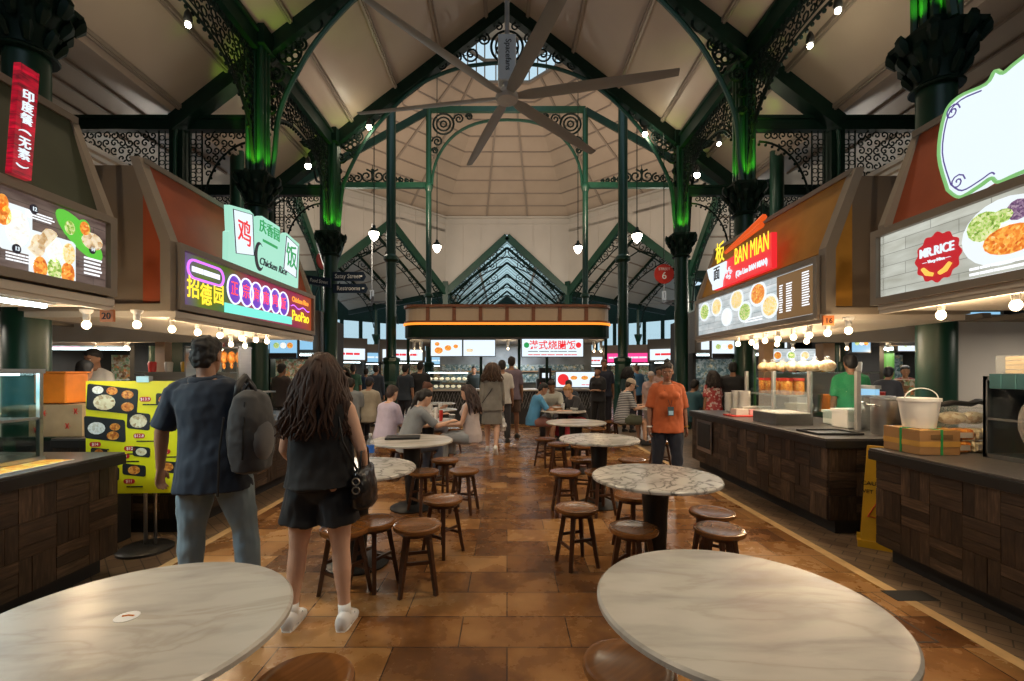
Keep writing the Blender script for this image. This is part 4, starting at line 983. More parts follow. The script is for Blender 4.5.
def far_stall(label, x, y, rot, w, kind, seed):
    """a small lit stall seen far away: counter, back wall, goods shelf, canopy and lit sign"""
    rr = random.Random(seed)
    t = thing('food_stall', label, 'food stall', (x, y, 0), rot, 'distant food stalls')
    mb = MB(); mb.box(-w / 2, w / 2, 0, .6, 0, .9); mb.obj('counter', M['darkwall'], t)
    mb = MB(); mb.box(-w / 2, w / 2, 2.2, 2.3, 0, 3.0).box(-w / 2, -w / 2 + .08, 0, 2.2, 0, 3.0).box(w / 2 - .08, w / 2, 0, 2.2, 0, 3.0); mb.obj('walls', M['darkwall'], t)
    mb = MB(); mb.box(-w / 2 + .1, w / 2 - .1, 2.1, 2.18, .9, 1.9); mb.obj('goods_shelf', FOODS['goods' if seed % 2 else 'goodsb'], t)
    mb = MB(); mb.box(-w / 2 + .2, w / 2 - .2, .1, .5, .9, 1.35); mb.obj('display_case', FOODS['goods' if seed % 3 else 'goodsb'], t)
    mb = MB(); mb.box(-w / 2, w / 2, -.2, 1.2, 2.0, 3.1); mb.obj('canopy', M['rust' if kind == 1 else 'beige'], t)
    mb = MB(); mb.box(-w / 2 + .15, w / 2 - .15, -.3, -.2, 2.08, 2.6); o = mb.obj('lit_sign', [M['screen'], M['screen'], M['screenb'], M['pinkneon'], M['redneon']][kind], t)
    bars(t, -w / 2 + .4, w / 2 - .4, 2.25, 2.45, 1, [M['litred'], M['litdark'], M['litwhite'], M['litwhite'], M['litwhite']][kind], -.3, seed, 'sign_marks')
    mb = MB(); mb.box(-w / 2 + .2, w / 2 - .2, .3, .35, 1.94, 1.98); mb.obj('tube_light', M['tubew'], t)
    light('stall_fill_light', 'AREA', (x + .7 * math.sin(-rot) , y + .9, 1.9), 14, (1, .9, .75), .8)  # area light added to brighten the inside of the stall
    return t

def build_far():
    spec = [(-8.2, 21, .6, 3.4, 0), (-7.6, 26.5, .45, 3.2, 2), (-11.5, 18.5, .9, 3.4, 1), (-9.5, 33, .3, 3.6, 0), (-5.8, 34, .1, 3.0, 2), (-13, 25, .8, 3.4, 3), (-5.2, 22.6, .3, 2.2, 0),
            (8.4, 21.5, -.6, 3.4, 0), (7.2, 27, -.4, 3.0, 3), (11.5, 18.0, -.9, 3.4, 0), (9.5, 33, -.3, 3.6, 2), (5.8, 34, -.1, 3.0, 0), (13, 25, -.8, 3.4, 1), (0, 36, 0, 5, 2),
            (-8.2, 8.7, .1, 2.0, 0), (8.2, 8.7, -.1, 2.0, 2), (-6.0, 11.9, .1, 2.2, 2), (6.0, 11.9, -.1, 2.2, 0), (-8.4, 15.2, 1.1, 2.6, 4), (8.2, 15.0, -1.1, 2.6, 0)]
    words = ['white', 'warm', 'blue', 'pink', 'red']
    for i, (x, y, r, w, k) in enumerate(spec):
        side = 'left' if x < 0 else ('right' if x > 0 else 'centre')
        far_stall('distant %s lit stall on the %s, %s' % (words[k], side, ['nearest the aisle', 'beyond the tall post', 'far out by the side nave', 'at the very back', 'behind the kiosk edge', 'deep in the corner', 'just past the kiosk'][i % 7] if i < 14 else ['deep under the left canopy', 'deep under the right canopy', 'seen under the left canopy', 'seen under the right canopy', 'behind the left column row', 'behind the right column row'][i - 14]), x, y, r, w, k, i + 1)
    # glowing wall screens seen under the canopies
    for i, (a, b, c, d, dd, cm, lab) in enumerate([(47, 80, 335, 348, 9.0, 'pinkneon', 'pink lit sign under the left canopy, behind the kitchen'), (712, 736, 340, 358, 9.3, 'screen', 'white lit poster beyond the right noodle counter'), (270, 297, 338, 358, 9.2, 'screenb', 'blue white lit poster left of the direction signs'),
                                                 (770, 825, 349, 362, 8.6, 'greybgm', 'menu screen with dishes beyond the right noodle counter'), (852, 870, 338, 352, 8.8, 'screenb', 'small blue screen behind the green shirted cook'), (898, 926, 343, 351, 8.7, 'screen', 'small white screen left of the green column')]):
        x0, x1 = at(a, dd), at(b, dd); z0, z1 = zz(d, dd), zz(c, dd)
        t = thing('wall_screen', lab, 'lit sign', ((x0 + x1) / 2, dd, (z0 + z1) / 2), 0, 'lit screens behind the stalls')
        w, h = (x1 - x0) / 2, (z1 - z0) / 2
        mb = MB(); mb.box(-w - .02, w + .02, 0, .08, -h - .02, h + .02); mb.obj('frame', M['black'], t); mb = MB(); mb.box(-w, w, -.01, 0, -h, h); mb.obj('screen_face', FOODS['greybg'] if cm == 'greybgm' else M[cm], t)
        if cm == 'greybgm':
            for k in range(4): plate(t, -w + (k + .5) * w / 2, 0, h * .7, ['curry', 'salad', 'noodle', 'rice'][k], -.012)
        elif cm == 'pinkneon': bars(t, -w * .8, w * .8, -h * .5, h * .5, 1, M['litwhite'], -.012, 3)
        else:
            for k in range(3): pm('picture', circ(-w * .5 + k * w * .5, h * .25, h * .3, 10), -.012, FOODS[['salad', 'rice', 'curry'][k]], t)
            if i in (1, 2): mb = MB(); mb.box(-w, w, -.02, -.01, -h, -h * .5); mb.obj('caption_band', M['ink'], t)
    # posts seen under the canopies
    for i, (px, w, d, m, lab) in enumerate([(163.5, .16, 7.6, 'tan', 'tan post left of the man in dark blue'), (766, .16, 7.6, 'tan', 'tan post behind the red lidded jars'), (825, .2, 8.0, 'tan', 'wide tan post behind the noodle counter'), (835, .16, 8.6, 'greencol', 'narrow green post beside the wide tan post'), (744, .45, 9.6, 'greencolLit', 'green column with painted-in glow beyond the noodle counter'),
                                          (155, .2, 8.8, 'greencol', 'narrow green post left of the man'), (234, .2, 7.8, 'grey', 'grey post right of the man'), (255, .5, 9.4, 'greencolLit', 'green column between the couple'), (887, .25, 10, 'greencolLit', 'green column behind the cook in green')]):
        t = thing('support_post', lab, 'post', (at(px, d), d, 0), 0, 'posts behind the stalls')
        mb = MB(); r = w / 2
        (mb.lathe([(r, 0), (r, 2.0)], 16) if 'green' in m else mb.box(-r, r, -r, r, 0, 2.0)); mb.obj('shaft', M[m], t)
        mb = MB(); mb.box(-r * 1.3, r * 1.3, -r * 1.3, r * 1.3, 0, .1); mb.obj('foot', M['black'], t)

def build_kiosk():
    t = thing('central_kiosk', 'rounded central kiosk with beige panelled top and orange light strip', 'kiosk', (0, 13, 0))
    def loop(e, z0, z1, mb, r=.55):
        pol = rrect(-3.0 - e, 3.0 + e, -e, 4.6 + e, r, 6); mb.prism(pol, z0, z1, lambda u, v, w: (u, v, w))
    wd = mat('kiosk_wood', (.2, .07, .03), .45, var=.2)
    mb = MB(); loop(0, 2.95, 3.36, mb); mb.obj('roof_band', mat('kiosk_panel', (.5, .38, .27), .5, var=.03), t)
    mb = MB(); loop(.05, 3.36, 3.43, mb); loop(.04, 2.92, 2.97, mb)
    for k in range(-7, 8):
        x = k * .755 / 1.0
        if abs(x) < 2.8 and k % 1 == 0: mb.box(x - .05, x + .05, -.03, 0, 2.97, 3.36)
    mb.obj('wood_frame', wd, t)
    mb = MB(); loop(.06, 2.86, 2.91, mb); mb.obj('light_strip', M['orneon'], t)
    mb = MB(); loop(.02, 2.5, 2.85, mb); mb.obj('fascia', M['greend'], t)
    mb = MB(); mb.prism(rrect(-2.95, 2.95, 0.05, 4.5, .5, 5), 2.44, 2.5, lambda u, v, w: (u, v, w)); mb.obj('ceiling_panel', mat('kiosk_ceiling', (.2, .2, .2), .6), t)
    mb = MB(); mb.box(-2.3, 2.9, 2.6, 2.7, 0, 2.45); mb.obj('back_wall', mat('kiosk_back_wall', (.22, .25, .27), .6, var=.3, scale=2), t)
    for x in (-2.85, -.75, .35, 1.15, 2.85):
        mb = MB(); mb.box(x - .04, x + .04, .1, .18, 1.0, 2.45); mb.obj('mullion', M['greend'], t)
    mb = MB(); mb.box(-2.9, 2.9, .1, .75, 0, .95); mb.obj('counter_body', M['darkwall'], t)
    mb = MB(); mb.box(-2.95, 2.95, .05, .8, .95, 1.0); mb.obj('counter_top', M['cream'], t)
    mb = MB(); 
    for k in range(36):
        x = -2.85 + k * .16
        mb.bar((x, .09, .45), (x + .16, .09, .92), .01, .01); mb.bar((x + .16, .09, .45), (x, .09, .92), .01, .01); mb.bar((x, .09, .68), (x + .08, .09, .92), .01, .01); mb.bar((x + .08, .09, .45), (x + .16, .09, .68), .01, .01)
    mb.obj('lattice_front', M['grey'], t)
    mb = MB(); mb.box(-2.2, -1.0, 2.35, 2.58, 1.1, 1.14).box(-2.2, 2.6, 2.35, 2.58, 1.5, 1.54); mb.obj('shelf', M['tan'], t)
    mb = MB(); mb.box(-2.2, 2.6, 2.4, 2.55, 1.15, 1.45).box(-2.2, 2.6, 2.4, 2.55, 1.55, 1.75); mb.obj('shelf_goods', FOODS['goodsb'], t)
    # display case
    t2 = thing('pastry_case', 'lit glass case of pastries on the left of the kiosk counter', 'display case', (-1.75, 13.45, 1.0))
    mb = MB(); mb.box(-.6, .6, -.25, .25, 0, .5); mb.obj('glass', M['glass'], t2); mb = MB()
    for z in (.03, .25): mb.box(-.58, .58, -.22, .22, z - .02, z)
    mb.obj('shelf', M['steel'], t2); mb = MB()
    for k in range(14): mb.ball((-.52 + (k % 7) * .17, 0, .08 + .22 * (k // 7)), (.07, .1, .045), 8, 5)
    mb.obj('pastries', FOODS['naan'], t2, True)  # glowing print material, so the pastries shine by themselves
    mb = MB(); mb.box(-.58, .58, .1, .13, .46, .49); mb.obj('case_light', M['tubew'], t2)
    for i, (x0, x1, y0, y1, dd, lab) in enumerate([(431, 462, 340, 356, 13.05, 'kiosk menu screen with red dishes, leftmost'), (463.5, 495, 340, 356, 13.05, 'pale kiosk menu screen left of centre'), (522, 583, 339, 356.5, 13.05, 'wide white kiosk sign with red Chinese characters'), (556, 607, 372, 387, 12.98, 'low white kiosk sign with red fan mark and dishes')]):
        a, b, c, d = at(x0, dd), at(x1, dd), zz(y1, dd), zz(y0, dd)
        q = thing('menu_screen', lab, 'lit sign', ((a + b) / 2, dd, (c + d) / 2)); w, h = (b - a) / 2, (d - c) / 2
        mb = MB(); mb.box(-w - .02, w + .02, 0, .06, -h - .02, h + .02); mb.obj('frame', M['black'], q)
        mb = MB(); mb.box(-w, w, -.01, 0, -h, h); mb.obj('screen_face', M['screen'], q)
        if i == 0:
            for u, v, r in ((-.5, -.3, .12), (.1, 0, .1), (-.6, .5, .07), (.6, .2, .07)): pm('food', circ(u * w, v * h, r, 12, r * .8), -.01, FOODS['curry'], q)
        if i == 1: pm('food', circ(-.6 * w, -.3 * h, .1, 12, .05), -.01, FOODS['naan'], q)
        if i == 2:
            text('港式烧腊饭', .27, 0, .06, -.012, M['litred'], q, sx=1.04); bars(q, -w * .8, w * .8, -h * .5, -h * .35, 1, M['litdark'], -.012, 2); bars(q, -w * .8, w * .8, -h * .9, -h * .7, 1, M['litred'], -.012, 3)
            for g in (-1, 1): pm('round_mark', circ(g * w * .85, h * .3, .08, 12), -.01, M['litred' if g > 0 else 'litgreen'], q)
        if i == 3:
            pm('fan_mark', circ(-w * .72, 0, .16, 16), -.01, M['litred'], q)
            for k in range(3): pm('food', circ(-w * .3 + k * w * .42, .05, .1, 12, .06), -.01, FOODS['curry'], q); 
            bars(q, w * .0, w * .9, -h * .8, -h * .6, 1, M['litred'], -.012, 5)
    # machine and lamps inside the kiosk
    q = thing('drink_machine', 'dark drinks machine with red glow on the kiosk counter', 'machine', (at(545, 13.4), 13.4, 1.0)); mb = MB(); mb.box(-.25, .25, -.2, .2, 0, .3).box(-.18, .18, -.15, .2, .3, .62).cbox(0, -.18, .4, .24, .03, .18); mb.obj('body', M['black'], q, bevel=.02)
    mb = MB(); mb.box(-.1, .1, -.2, -.197, .33, .47); mb.obj('screen_face', M['screen'], q); mb = MB(); mb.box(-.16, .16, -.205, -.2, .12, .18); mb.obj('red_light', M['redneon'], q)
    for i, px in enumerate((414, 421, 594, 601, 508)):
        bulb_lamp(at(px, 13.6), 13.6, 2.12 if i < 4 else 2.2, i, 'small warm bulb inside the kiosk, %s' % ['leftmost', 'second from left', 'fourth from left', 'rightmost', 'middle one'][i], .3, 14, 'bulbs in the kiosk', i in (0, 3, 4))
    light('kiosk_light', 'AREA', (0, 14.4, 2.4), 60, (.9, .95, 1), 1.2)
# ================================================================== tables and stools
TR = .45
def table_from_px(x0, x1, r=TR):
    t1, t2 = (x0 - VX) / F, (x1 - VX) / F
    d = r * (math.sqrt(1 + t1 * t1) + math.sqrt(1 + t2 * t2)) / (t2 - t1)
    return t1 * d + r * math.sqrt(1 + t1 * t1), d
def make_table(m):
    t = thing('marble_table', '', 'table', (0, 0, 0), 0, 'round marble tables')
    mb = MB(); mb.lathe([(TR - .012, .722), (TR, .728), (TR, .742), (TR - .008, .75)], 64); mb.obj('tabletop', m, t, True, ang=35)
    mb = MB(); mb.lathe([(.13, .7), (.13, .722)], 20); mb.lathe([(.05, .0), (.06, .03), (.075, .2), (.085, .45), (.1, .7)], 16); mb.obj('pedestal', M['blackmetal'], t, True, ang=40)
    mb = MB(); mb.lathe([(.24, 0), (.24, .012), (.2, .03), (.08, .045)], 28); mb.obj('foot_plate', M['blackmetal'], t, True, ang=40)
    return t
SH = .45
def make_stool():
    t = thing('round_stool', '', 'stool', (0, 0, 0), 0, 'round wooden stools')
    mb = MB(); mb.lathe([(.145, SH - .034), (.162, SH - .028), (.166, SH - .014), (.162, SH - .002), (.15, SH + .001), (.12, SH - .004), (.02, SH - .006)], 32); mb.obj('seat', M['wood'], t, True, ang=50)
    mb = MB(); mb.lathe([(.12, SH - .06), (.12, SH - .034)], 20); mb.obj('seat_ring', M['woodleg'], t)
    feet = []
    for k in range(4):
        a = PI / 4 + k * PI / 2; tp = Vector((.095 * math.cos(a), .095 * math.sin(a), SH - .034)); ft = Vector((.168 * math.cos(a), .168 * math.sin(a), 0)); feet.append((tp, ft))
        mb = MB(); rot = None
        u = Vector((math.cos(a), math.sin(a), 0)); w = Vector((-u.y, u.x, 0)); rs = []
        for p, h in ((ft, .0135), (tp, .0175)): rs.append([p + u * (h * i) + w * (h * j) for i, j in ((-1, -1), (1, -1), (1, 1), (-1, 1))])
        mb.rings(rs); mb.obj('leg', M['woodleg'], t, bevel=.003)
    for k in range(4):
        a, b = feet[k], feet[(k + 1) % 4]; f = .38 if k % 2 else .52
        mb = MB(); mb.bar(a[1].lerp(a[0], f), b[1].lerp(b[0], f), .014, .022); mb.obj('stretcher', M['woodleg'], t)
    return t

STOOLS = [  # (px, py of seat centre, label)
    (577, 506.5, 'wooden stool standing alone left of the veined marble table'), (633.5, 527, 'dark wooden stool in front of the black pedestal of the veined table'),
    (633, 494, 'wooden stool half hidden under the veined marble table, left of its pedestal'), (712, 511, 'rear one of the two brown stools right of the veined table'),
    (719.5, 528, 'pale glossy stool, front one of the pair right of the veined table'), (565.5, 471, 'stool with bluish shine left of the third right table'),
    (558.5, 443, 'small bluish stool behind, left of the third right table'), (583, 458, 'brown stool under the front edge of the third right table'),
    (632, 459, 'brown stool right of the third right table'), (600, 471, 'stool tucked behind the lone front stool, near the third table pedestal'),
    (582, 445, 'stool half hidden beneath the fourth right table'), (545, 438, 'dark stool at the left of the fourth right table'), (597, 428, 'stool on the right under the fourth right table'),
    (629, 664, 'brown stool peeking from under the nearest right table at the bottom edge'), (304, 681, 'brown stool at the bottom edge beside the nearest left table'),
    (417.5, 524, 'light brown stool nearest the camera in the left row'), (443, 498, 'light brown stool second nearest in the left row, by the aisle'),
    (464, 469.5, 'wooden stool by the aisle, right of the table with the laptop'), (423.5, 470.5, 'wooden stool in front of the laptop table'), (445, 459, 'stool behind between the laptop table and the aisle'),
    (345, 527, 'brown stool behind the legs of the brown haired woman'), (398, 447, 'stool under the far side of the laptop table, left'), (430, 446.5, 'stool under the far side of the laptop table, right'),
    (346, 484, 'stool left of the bottle table, behind the woman'), (660, 441, 'far stool near the right counter end'), (612, 421, 'far stool right of the blonde diner'),
    (440, 434, 'far stool under the busy left table'), (452, 428, 'far stool in front of the kiosk lattice, left side'),
    (374, 520, 'stool right beside the black pedestal of the bottle table')]
TABLES = [((597, 925), 'streaked', 'large round marble table filling the bottom right corner'), ((592, 724.4), 'veined', 'round table of dark veined marble, second on the right'),
          ((559, 640.5), 'veined', 'round marble table third on the right, black pedestal'), ((546, 606.5), 'streaked', 'round marble table fourth on the right, reflecting a screen'),
          ((541, 589), 'streaked', 'round table with food where the boy and blonde woman eat'), (None, 'streaked', 'large round marble table at the bottom left with small paper sticker'),
          (None, 'veined', 'round marble table with a water bottle beside the brown haired woman'), ((369.7, 453), 'streaked', 'round marble table with a black laptop on it'),
          ((402, 459), 'streaked', 'round table with drinks in front of the long haired seated woman'), ((431, 467), 'streaked', 'far round table in front of the kiosk, empty'), ((437, 466.5), 'veined', 'farthest left round table by the kiosk lattice'),
          ((633, 662), 'streaked', 'small far table of the man in the striped shirt')]
def build_furniture():
    P1 = make_table(M['marble']); P2 = make_table(M['marble2']); used = set(); out = []
    for i, (px, kind, lab) in enumerate(TABLES):
        if px: X, d = table_from_px(*px)
        elif i == 5: d = F * .75 / (561 - HZ) - TR; t2 = (293.5 - VX) / F; X = t2 * d - TR * math.sqrt(1 + t2 * t2)
        else: d = F * .75 / (456.8 - HZ) - TR; t2 = (416 - VX) / F; X = t2 * d - TR * math.sqrt(1 + t2 * t2)
        if i == 8: d = 7.05
        if i == 9: d = 9.2
        if i == 10: d = 11.0
        if i == 4: d = 8.9
        if i == 11: d = 9.4; X = at(660, 9.4)
        src = P1 if kind == 'streaked' else P2
        if kind not in used: used.add(kind); c = src
        else: c = copy_tree(src)
        c.location = (X, d, 0); c.rotation_euler = (0, 0, [0, 1, 2.2, .5, 2, .2, 2.9, .3, 1.2, 2, .7, 1][i]); c['label'] = lab; out.append((X, d))
    S = make_stool(); first = True; rr = random.Random(3)
    for i, (px, py, lab) in enumerate(STOOLS):
        d = dep(py, SH); X = at(px, d)
        c = S if first else copy_tree(S); first = False
        c.location = (X, d, 0); c.rotation_euler = (0, 0, rr.uniform(0, 1.5)); c['label'] = lab
    return out

def build_goods():
    # sticker on the left table
    d = F * .75 / (617 - HZ); o = MB(); o.lathe([(.033, 0), (.033, .001)], 20)
    q = o.obj('paper_sticker', M['white']); q.location = (at(127, d), d, .7505); tag(q, 'small white round paper sticker on the bottom left table', 'sticker')
    o = MB(); o.tube([(-.015, 0, .0015), (.0, .006, .0015), (.018, .004, .0015)], .003, 4); o.obj('orange_mark', M['orange'], q)
    # laptop on the third left table
    d = 5.15; t = thing('laptop', 'closed black laptop lying on the left marble table', 'laptop', (at(403, d), d, .751), .15)
    mb = MB(); mb.box(-.19, .19, -.12, .12, 0, .012); mb.obj('base', M['black'], t, bevel=.004); mb = MB(); mb.box(-.19, .19, -.12, .12, .013, .02); mb.obj('lid', M['blackmetal'], t, bevel=.003)
    # water bottle
    d = 3.95; t = thing('water_bottle', 'clear plastic water bottle with blue label by the woman', 'bottle', (at(370.5, d), d, .751))
    mb = MB(); mb.lathe([(.03, 0), (.032, .01), (.032, .13), (.026, .16), (.012, .185), (.012, .2)], 16); mb.obj('body', M['clearplastic'], t, True, ang=50)
    mb = MB(); mb.lathe([(.033, .05), (.033, .115)], 16, cap=False); mb.obj('label_band', mat('blue_label', (.03, .15, .6), .4), t, True); mb = MB(); mb.lathe([(.014, .198), (.014, .215)], 12); mb.obj('cap', M['white'], t)
    # things on the busy left table and the boy's table
    for i, (px, d, h, r, m, lab, z) in enumerate([(436, 7.0, .2, .03, 'white', 'white bottle on the busy left table', .75), (441, 6.95, .17, .03, 'red', 'red bottle on the busy left table', .75), (452, 6.9, .1, .05, 'clearplastic', 'clear cup on the busy left table', .75), (429, 7.1, .09, .04, 'green', 'green cup on the busy left table', .75),
                                                  (557, 8.9, .06, .1, 'card', 'takeaway tray on the boy\'s table', .75), (574, 8.8, .05, .08, 'steel', 'steel dish on the boy\'s table', .75), (563, 9.0, .12, .035, 'white', 'white cup on the boy\'s table', .75), (655, 9.3, .12, .035, 'black', 'dark cup on the striped man\'s table', .75), (440, 9.2, .1, .04, 'white', 'white cup on the far empty table', .75)]):
        t = thing('table_item', lab, 'tableware', (at(px, d), d, z + .001)); mb = MB(); mb.lathe([(r * .8, 0), (r, h * .6), (r * .95, h)], 14); mb.obj('body', M[m], t, True, ang=40)
        mb = MB(); mb.lathe([(r * .97, h), (r * .9, h + .008)], 14); mb.obj('rim', M['white'], t)
        t.name = ['white_bottle', 'red_bottle', 'clear_cup', 'green_cup', 'takeaway_tray', 'steel_dish', 'white_cup', 'dark_cup', 'white_cup'][i]
    # --- counter on the right, near
    t = thing('cardboard_box', 'brown taped cardboard box with green straps on the right counter', 'box', (3.02, 3.33, .891))
    mb = MB(); mb.box(0, .3, 0, .32, 0, .18); mb.obj('carton', M['card'], t, bevel=.004)
    mb = MB(); mb.box(.0, .3, -.002, .0, .06, .1).box(-.002, 0, 0, .32, .06, .1).box(0, .3, 0, .32, .18, .182); mb.obj('packing_tape', mat('parcel_tape', (.6, .33, .08), .25), t)
    for a in (.16,): mb = MB(); mb.box(a - .008, a + .008, -.005, .325, -.0, .186); mb.obj('strap', mat('green_strap', (.02, .3, .08), .4), t)
    mb = MB(); mb.box(-.005, .305, .15, .166, .0, .186); mb.obj('strap', bpy.data.materials['green_strap'], t)
    mb = MB(); mb.box(.08, .24, -.004, -.002, .115, .15); mb.obj('label_frame', mat('print_brown', (.2, .11, .04), .6), t)
    t = thing('white_bucket', 'white plastic bucket with wire handle standing on the cardboard box', 'bucket', (at(919, 3.5), 3.5, 1.077))
    mb = MB(); mb.lathe([(.098, 0), (.125, .2), (.132, .2), (.132, .225), (.12, .225)], 28); mb.obj('tub', M['white'], t, True, ang=40)
    mb = MB(); mb.tube([(.13 * math.cos(a), -.02, .215 + .085 * math.sin(a)) for a in [PI * k / 14 for k in range(15)]], .004, 5); mb.obj('handle', M['white'], t)
    for i, (x, z, w) in enumerate([(3.33, .891, .17), (3.52, .891, .12), (3.34, .985, .18), (3.53, .985, .12)]):
        t = thing('bread_packet', ['pink lidded snack packet right of the cardboard box, bottom row', 'snack packet beside the steel cabinet, bottom row', 'crumpled snack packet on the upper row next to the box', 'snack packet on the upper row by the cabinet'][i], 'packet', (x, 3.42, z), 0, 'snack packets on the right counter')
        mb = MB(); mb.box(0, w, 0, .12, 0, .085); mb.obj('pack', FOODS['p_naan' if i % 2 else 'p_curry'], t, bevel=.02); mb = MB(); mb.box(.02, w - .02, -.003, .0, .02, .06); mb.obj('label_patch', M['cream'], t)
    t = thing('plastic_tub', 'clear tub of wrapped bread lying on the snack packets', 'tub', (3.31, 3.42, 1.075)); mb = MB(); mb.box(0, .4, 0, .2, 0, .15); mb.obj('tub', M['clearplastic'], t, bevel=.015)
    mb = MB(); mb.ball((.13, .1, .07), (.11, .07, .05), 12, 8).ball((.29, .1, .07), (.09, .07, .05), 12, 8); mb.obj('bread', FOODS['p_naan'], t, True); mb = MB(); mb.box(-.01, .41, -.01, .21, .15, .165); mb.obj('lid', M['clearplastic'], t)
    mb = MB(); mb.tube([(.0, .05, .175), (.12, .08, .19), (.22, .05, .18), (.33, .1, .2), (.42, .12, .185)], .022, 6); o = mb.obj('black_plastic_bag', M['black'], None, True); o.location = (3.31, 3.42, 1.075); tag(o, 'crumpled black plastic bag on the clear tub', 'bag')
    t = thing('steel_cabinet', 'stainless steel cabinet with round clear dome on the right counter', 'cabinet', (3.42, 2.3, .891))
    mb = MB(); mb.box(0, .03, 0, .03, 0, .58).box(0, .03, .94, .97, 0, .58).box(0, .5, .95, .97, 0, .58).box(.45, .5, 0, .97, 0, .58).box(0, .5, 0, .97, 0, .03).box(0, .5, 0, .97, .55, .58).box(0, .012, .0, .97, .27, .285); mb.obj('case', mat('brushed_dark_steel', (.16, .17, .18), .35, metal=.7), t)
    mb = MB(); mb.box(.02, .024, .03, .94, .03, .55); mb.obj('glass', M['glass'], t)
    mb = MB(); mb.tube([(-.004, .5 + .235 * math.cos(2 * PI * k / 30), .27 + .235 * math.sin(2 * PI * k / 30)) for k in range(30)], .008, 6, closed=True); mb.ball((0, .5, .27), (.09, .23, .23), 24, 14); mb.obj('clear_dome', mat('hazy_plastic', (.5, .48, .45), .12, alpha=.35), t, True)
    mb = MB(); mb.ball((-.1, .5, .27), .022, 10, 6); mb.obj('dome_knob', M['red'], t, True)
    t = thing('cloth', 'teal checked cloth hanging over the steel cabinet top', 'cloth', (3.4, 2.35, 1.475)); mb = MB(); mb.box(0, .48, .0, .85, 0, .012).box(-.008, .0, .0, .85, -.09, .012); mb.mat(1)
    for k in range(9): mb.box(-.01, -.008, .05 + k * .09, .056 + k * .09, -.09, .01)
    mb.obj('fabric', [mat('teal_cloth', (.01, .06, .075), .8), mat('teal_light', (.04, .14, .16), .8)], t)
    t = thing('food_containers', 'stack of cream takeaway boxes in clear wrap on the steel cabinet', 'containers', (3.45, 2.85, 1.49)); mb = MB()
    for k in range(4): mb.box(0, .3, 0, .3, k * .03, k * .03 + .026)
    mb.obj('boxes', mat('cream_box', (.5, .38, .22), .6), t); mb = MB(); mb.box(-.01, .31, -.01, .36, 0, .125); mb.obj('wrap', M['clearplastic'], t, bevel=.01)
    # --- counter on the right, far
    for i, (px, py, h) in enumerate([(724, 408, .3), (731, 409, .34), (738, 411.5, .33)]):
        d = min(dep(py, .89), 7.05 - .12 * i); t = thing('bowl_stack', 'tall stack of white bowls on the noodle counter, ' + ['left', 'middle', 'right front'][i] + ' one', 'bowls', (at(px, d) + .1, d, .891), 0, 'white bowl stacks')
        mb = MB(); n = int(h / .018)
        for k in range(n): mb.lathe([(.06, k * .018), (.085, k * .018 + .015), (.085, k * .018 + .018)], 16)
        mb.obj('bowls', M['white'], t, True, ang=30)
    d = 6.3; t = thing('red_tray', 'red tray holding white paper goods on the noodle counter', 'tray', (at(742, d), d, .891)); mb = MB(); mb.box(-.2, .2, -.14, .14, 0, .02); mb.obj('tray', M['red'], t, bevel=.006)
    mb = MB(); mb.box(-.12, .05, -.08, .08, .02, .1); mb.obj('paper_box', M['cream'], t); mb = MB(); mb.box(.07, .17, -.08, .05, .02, .09); mb.obj('napkin_box', mat('pink_plastic', (.7, .35, .35), .5), t)
    d = 6.75; t = thing('white_box_row', 'long white carton behind the red tray', 'carton', (at(757, d), d, .891)); mb = MB(); mb.box(-.25, .25, -.08, .08, 0, .09); mb.obj('carton', M['cream'], t, bevel=.01); mb = MB(); mb.box(-.26, .26, -.09, .09, .09, .1); mb.obj('lid', M['white'], t)
    t = thing('steel_tub', 'steel box with clear cover on the noodle counter edge', 'container', (3.08, 5.2, .891)); mb = MB(); mb.box(0, .42, 0, .5, 0, .13); mb.obj('box', mat('dark_steel', (.2, .2, .2), .35, metal=.8), t, bevel=.004)
    mb = MB(); mb.box(.02, .4, .02, .48, .13, .14); mb.obj('contents', FOODS['p_rice'], t); mb = MB(); mb.box(.05, .38, .05, .45, .14, .38); mb.obj('cover', M['clearplastic'], t)
    t = thing('black_tray', 'flat black serving tray on the near end of the noodle counter', 'tray', (3.22, 4.55, .891)); mb = MB(); mb.box(-.2, .2, -.15, .15, 0, .006).box(-.22, .22, -.17, -.15, 0, .02).box(-.22, .22, .15, .17, 0, .02).box(-.22, -.2, -.15, .15, 0, .02).box(.2, .22, -.15, .15, 0, .02); mb.obj('tray', M['black'], t)
    t = thing('sneeze_guard', 'glass guard with grey posts along the noodle counter', 'glass guard', (3.66, 4.75, .891))
    for y in (0, .75, 1.5, 2.2): mb = MB(); mb.box(-.02, .02, y - .02, y + .02, 0, .62); mb.obj('post', M['grey'], t)
    mb = MB(); mb.box(-.004, .004, 0, 2.2, .08, .6); mb.obj('glass_pane', M['glass'], t); mb = MB(); mb.box(0, .3, 0, 2.2, .6, .61); mb.obj('top_pane', M['glass'], t)
    mb = MB(); mb.box(.05, .35, 1.3, 2.3, .28, .3); mb.obj('shelf', M['grey'], t)
    for k in range(8):
        y = 6.15 + (k % 4) * .18 ; x = 3.78 + (k // 4) * .16
        t = thing('chilli_jar', 'red lidded jar of orange chilli sauce, %s row, %s' % (['front', 'back'][k // 4], ['first from the near end', 'second from the near end', 'third from the near end', 'fourth from the near end'][k % 4]), 'jar', (x, y, 1.193), 0, 'red lidded jars on the noodle stall shelf')
        mb = MB(); mb.lathe([(.065, 0), (.07, .02), (.07, .17), (.06, .19)], 14); mb.obj('jar', FOODS['p_curry'], t, True, ang=40); mb = MB(); mb.lathe([(.073, .19), (.073, .225)], 14); mb.obj('lid', M['red'], t)
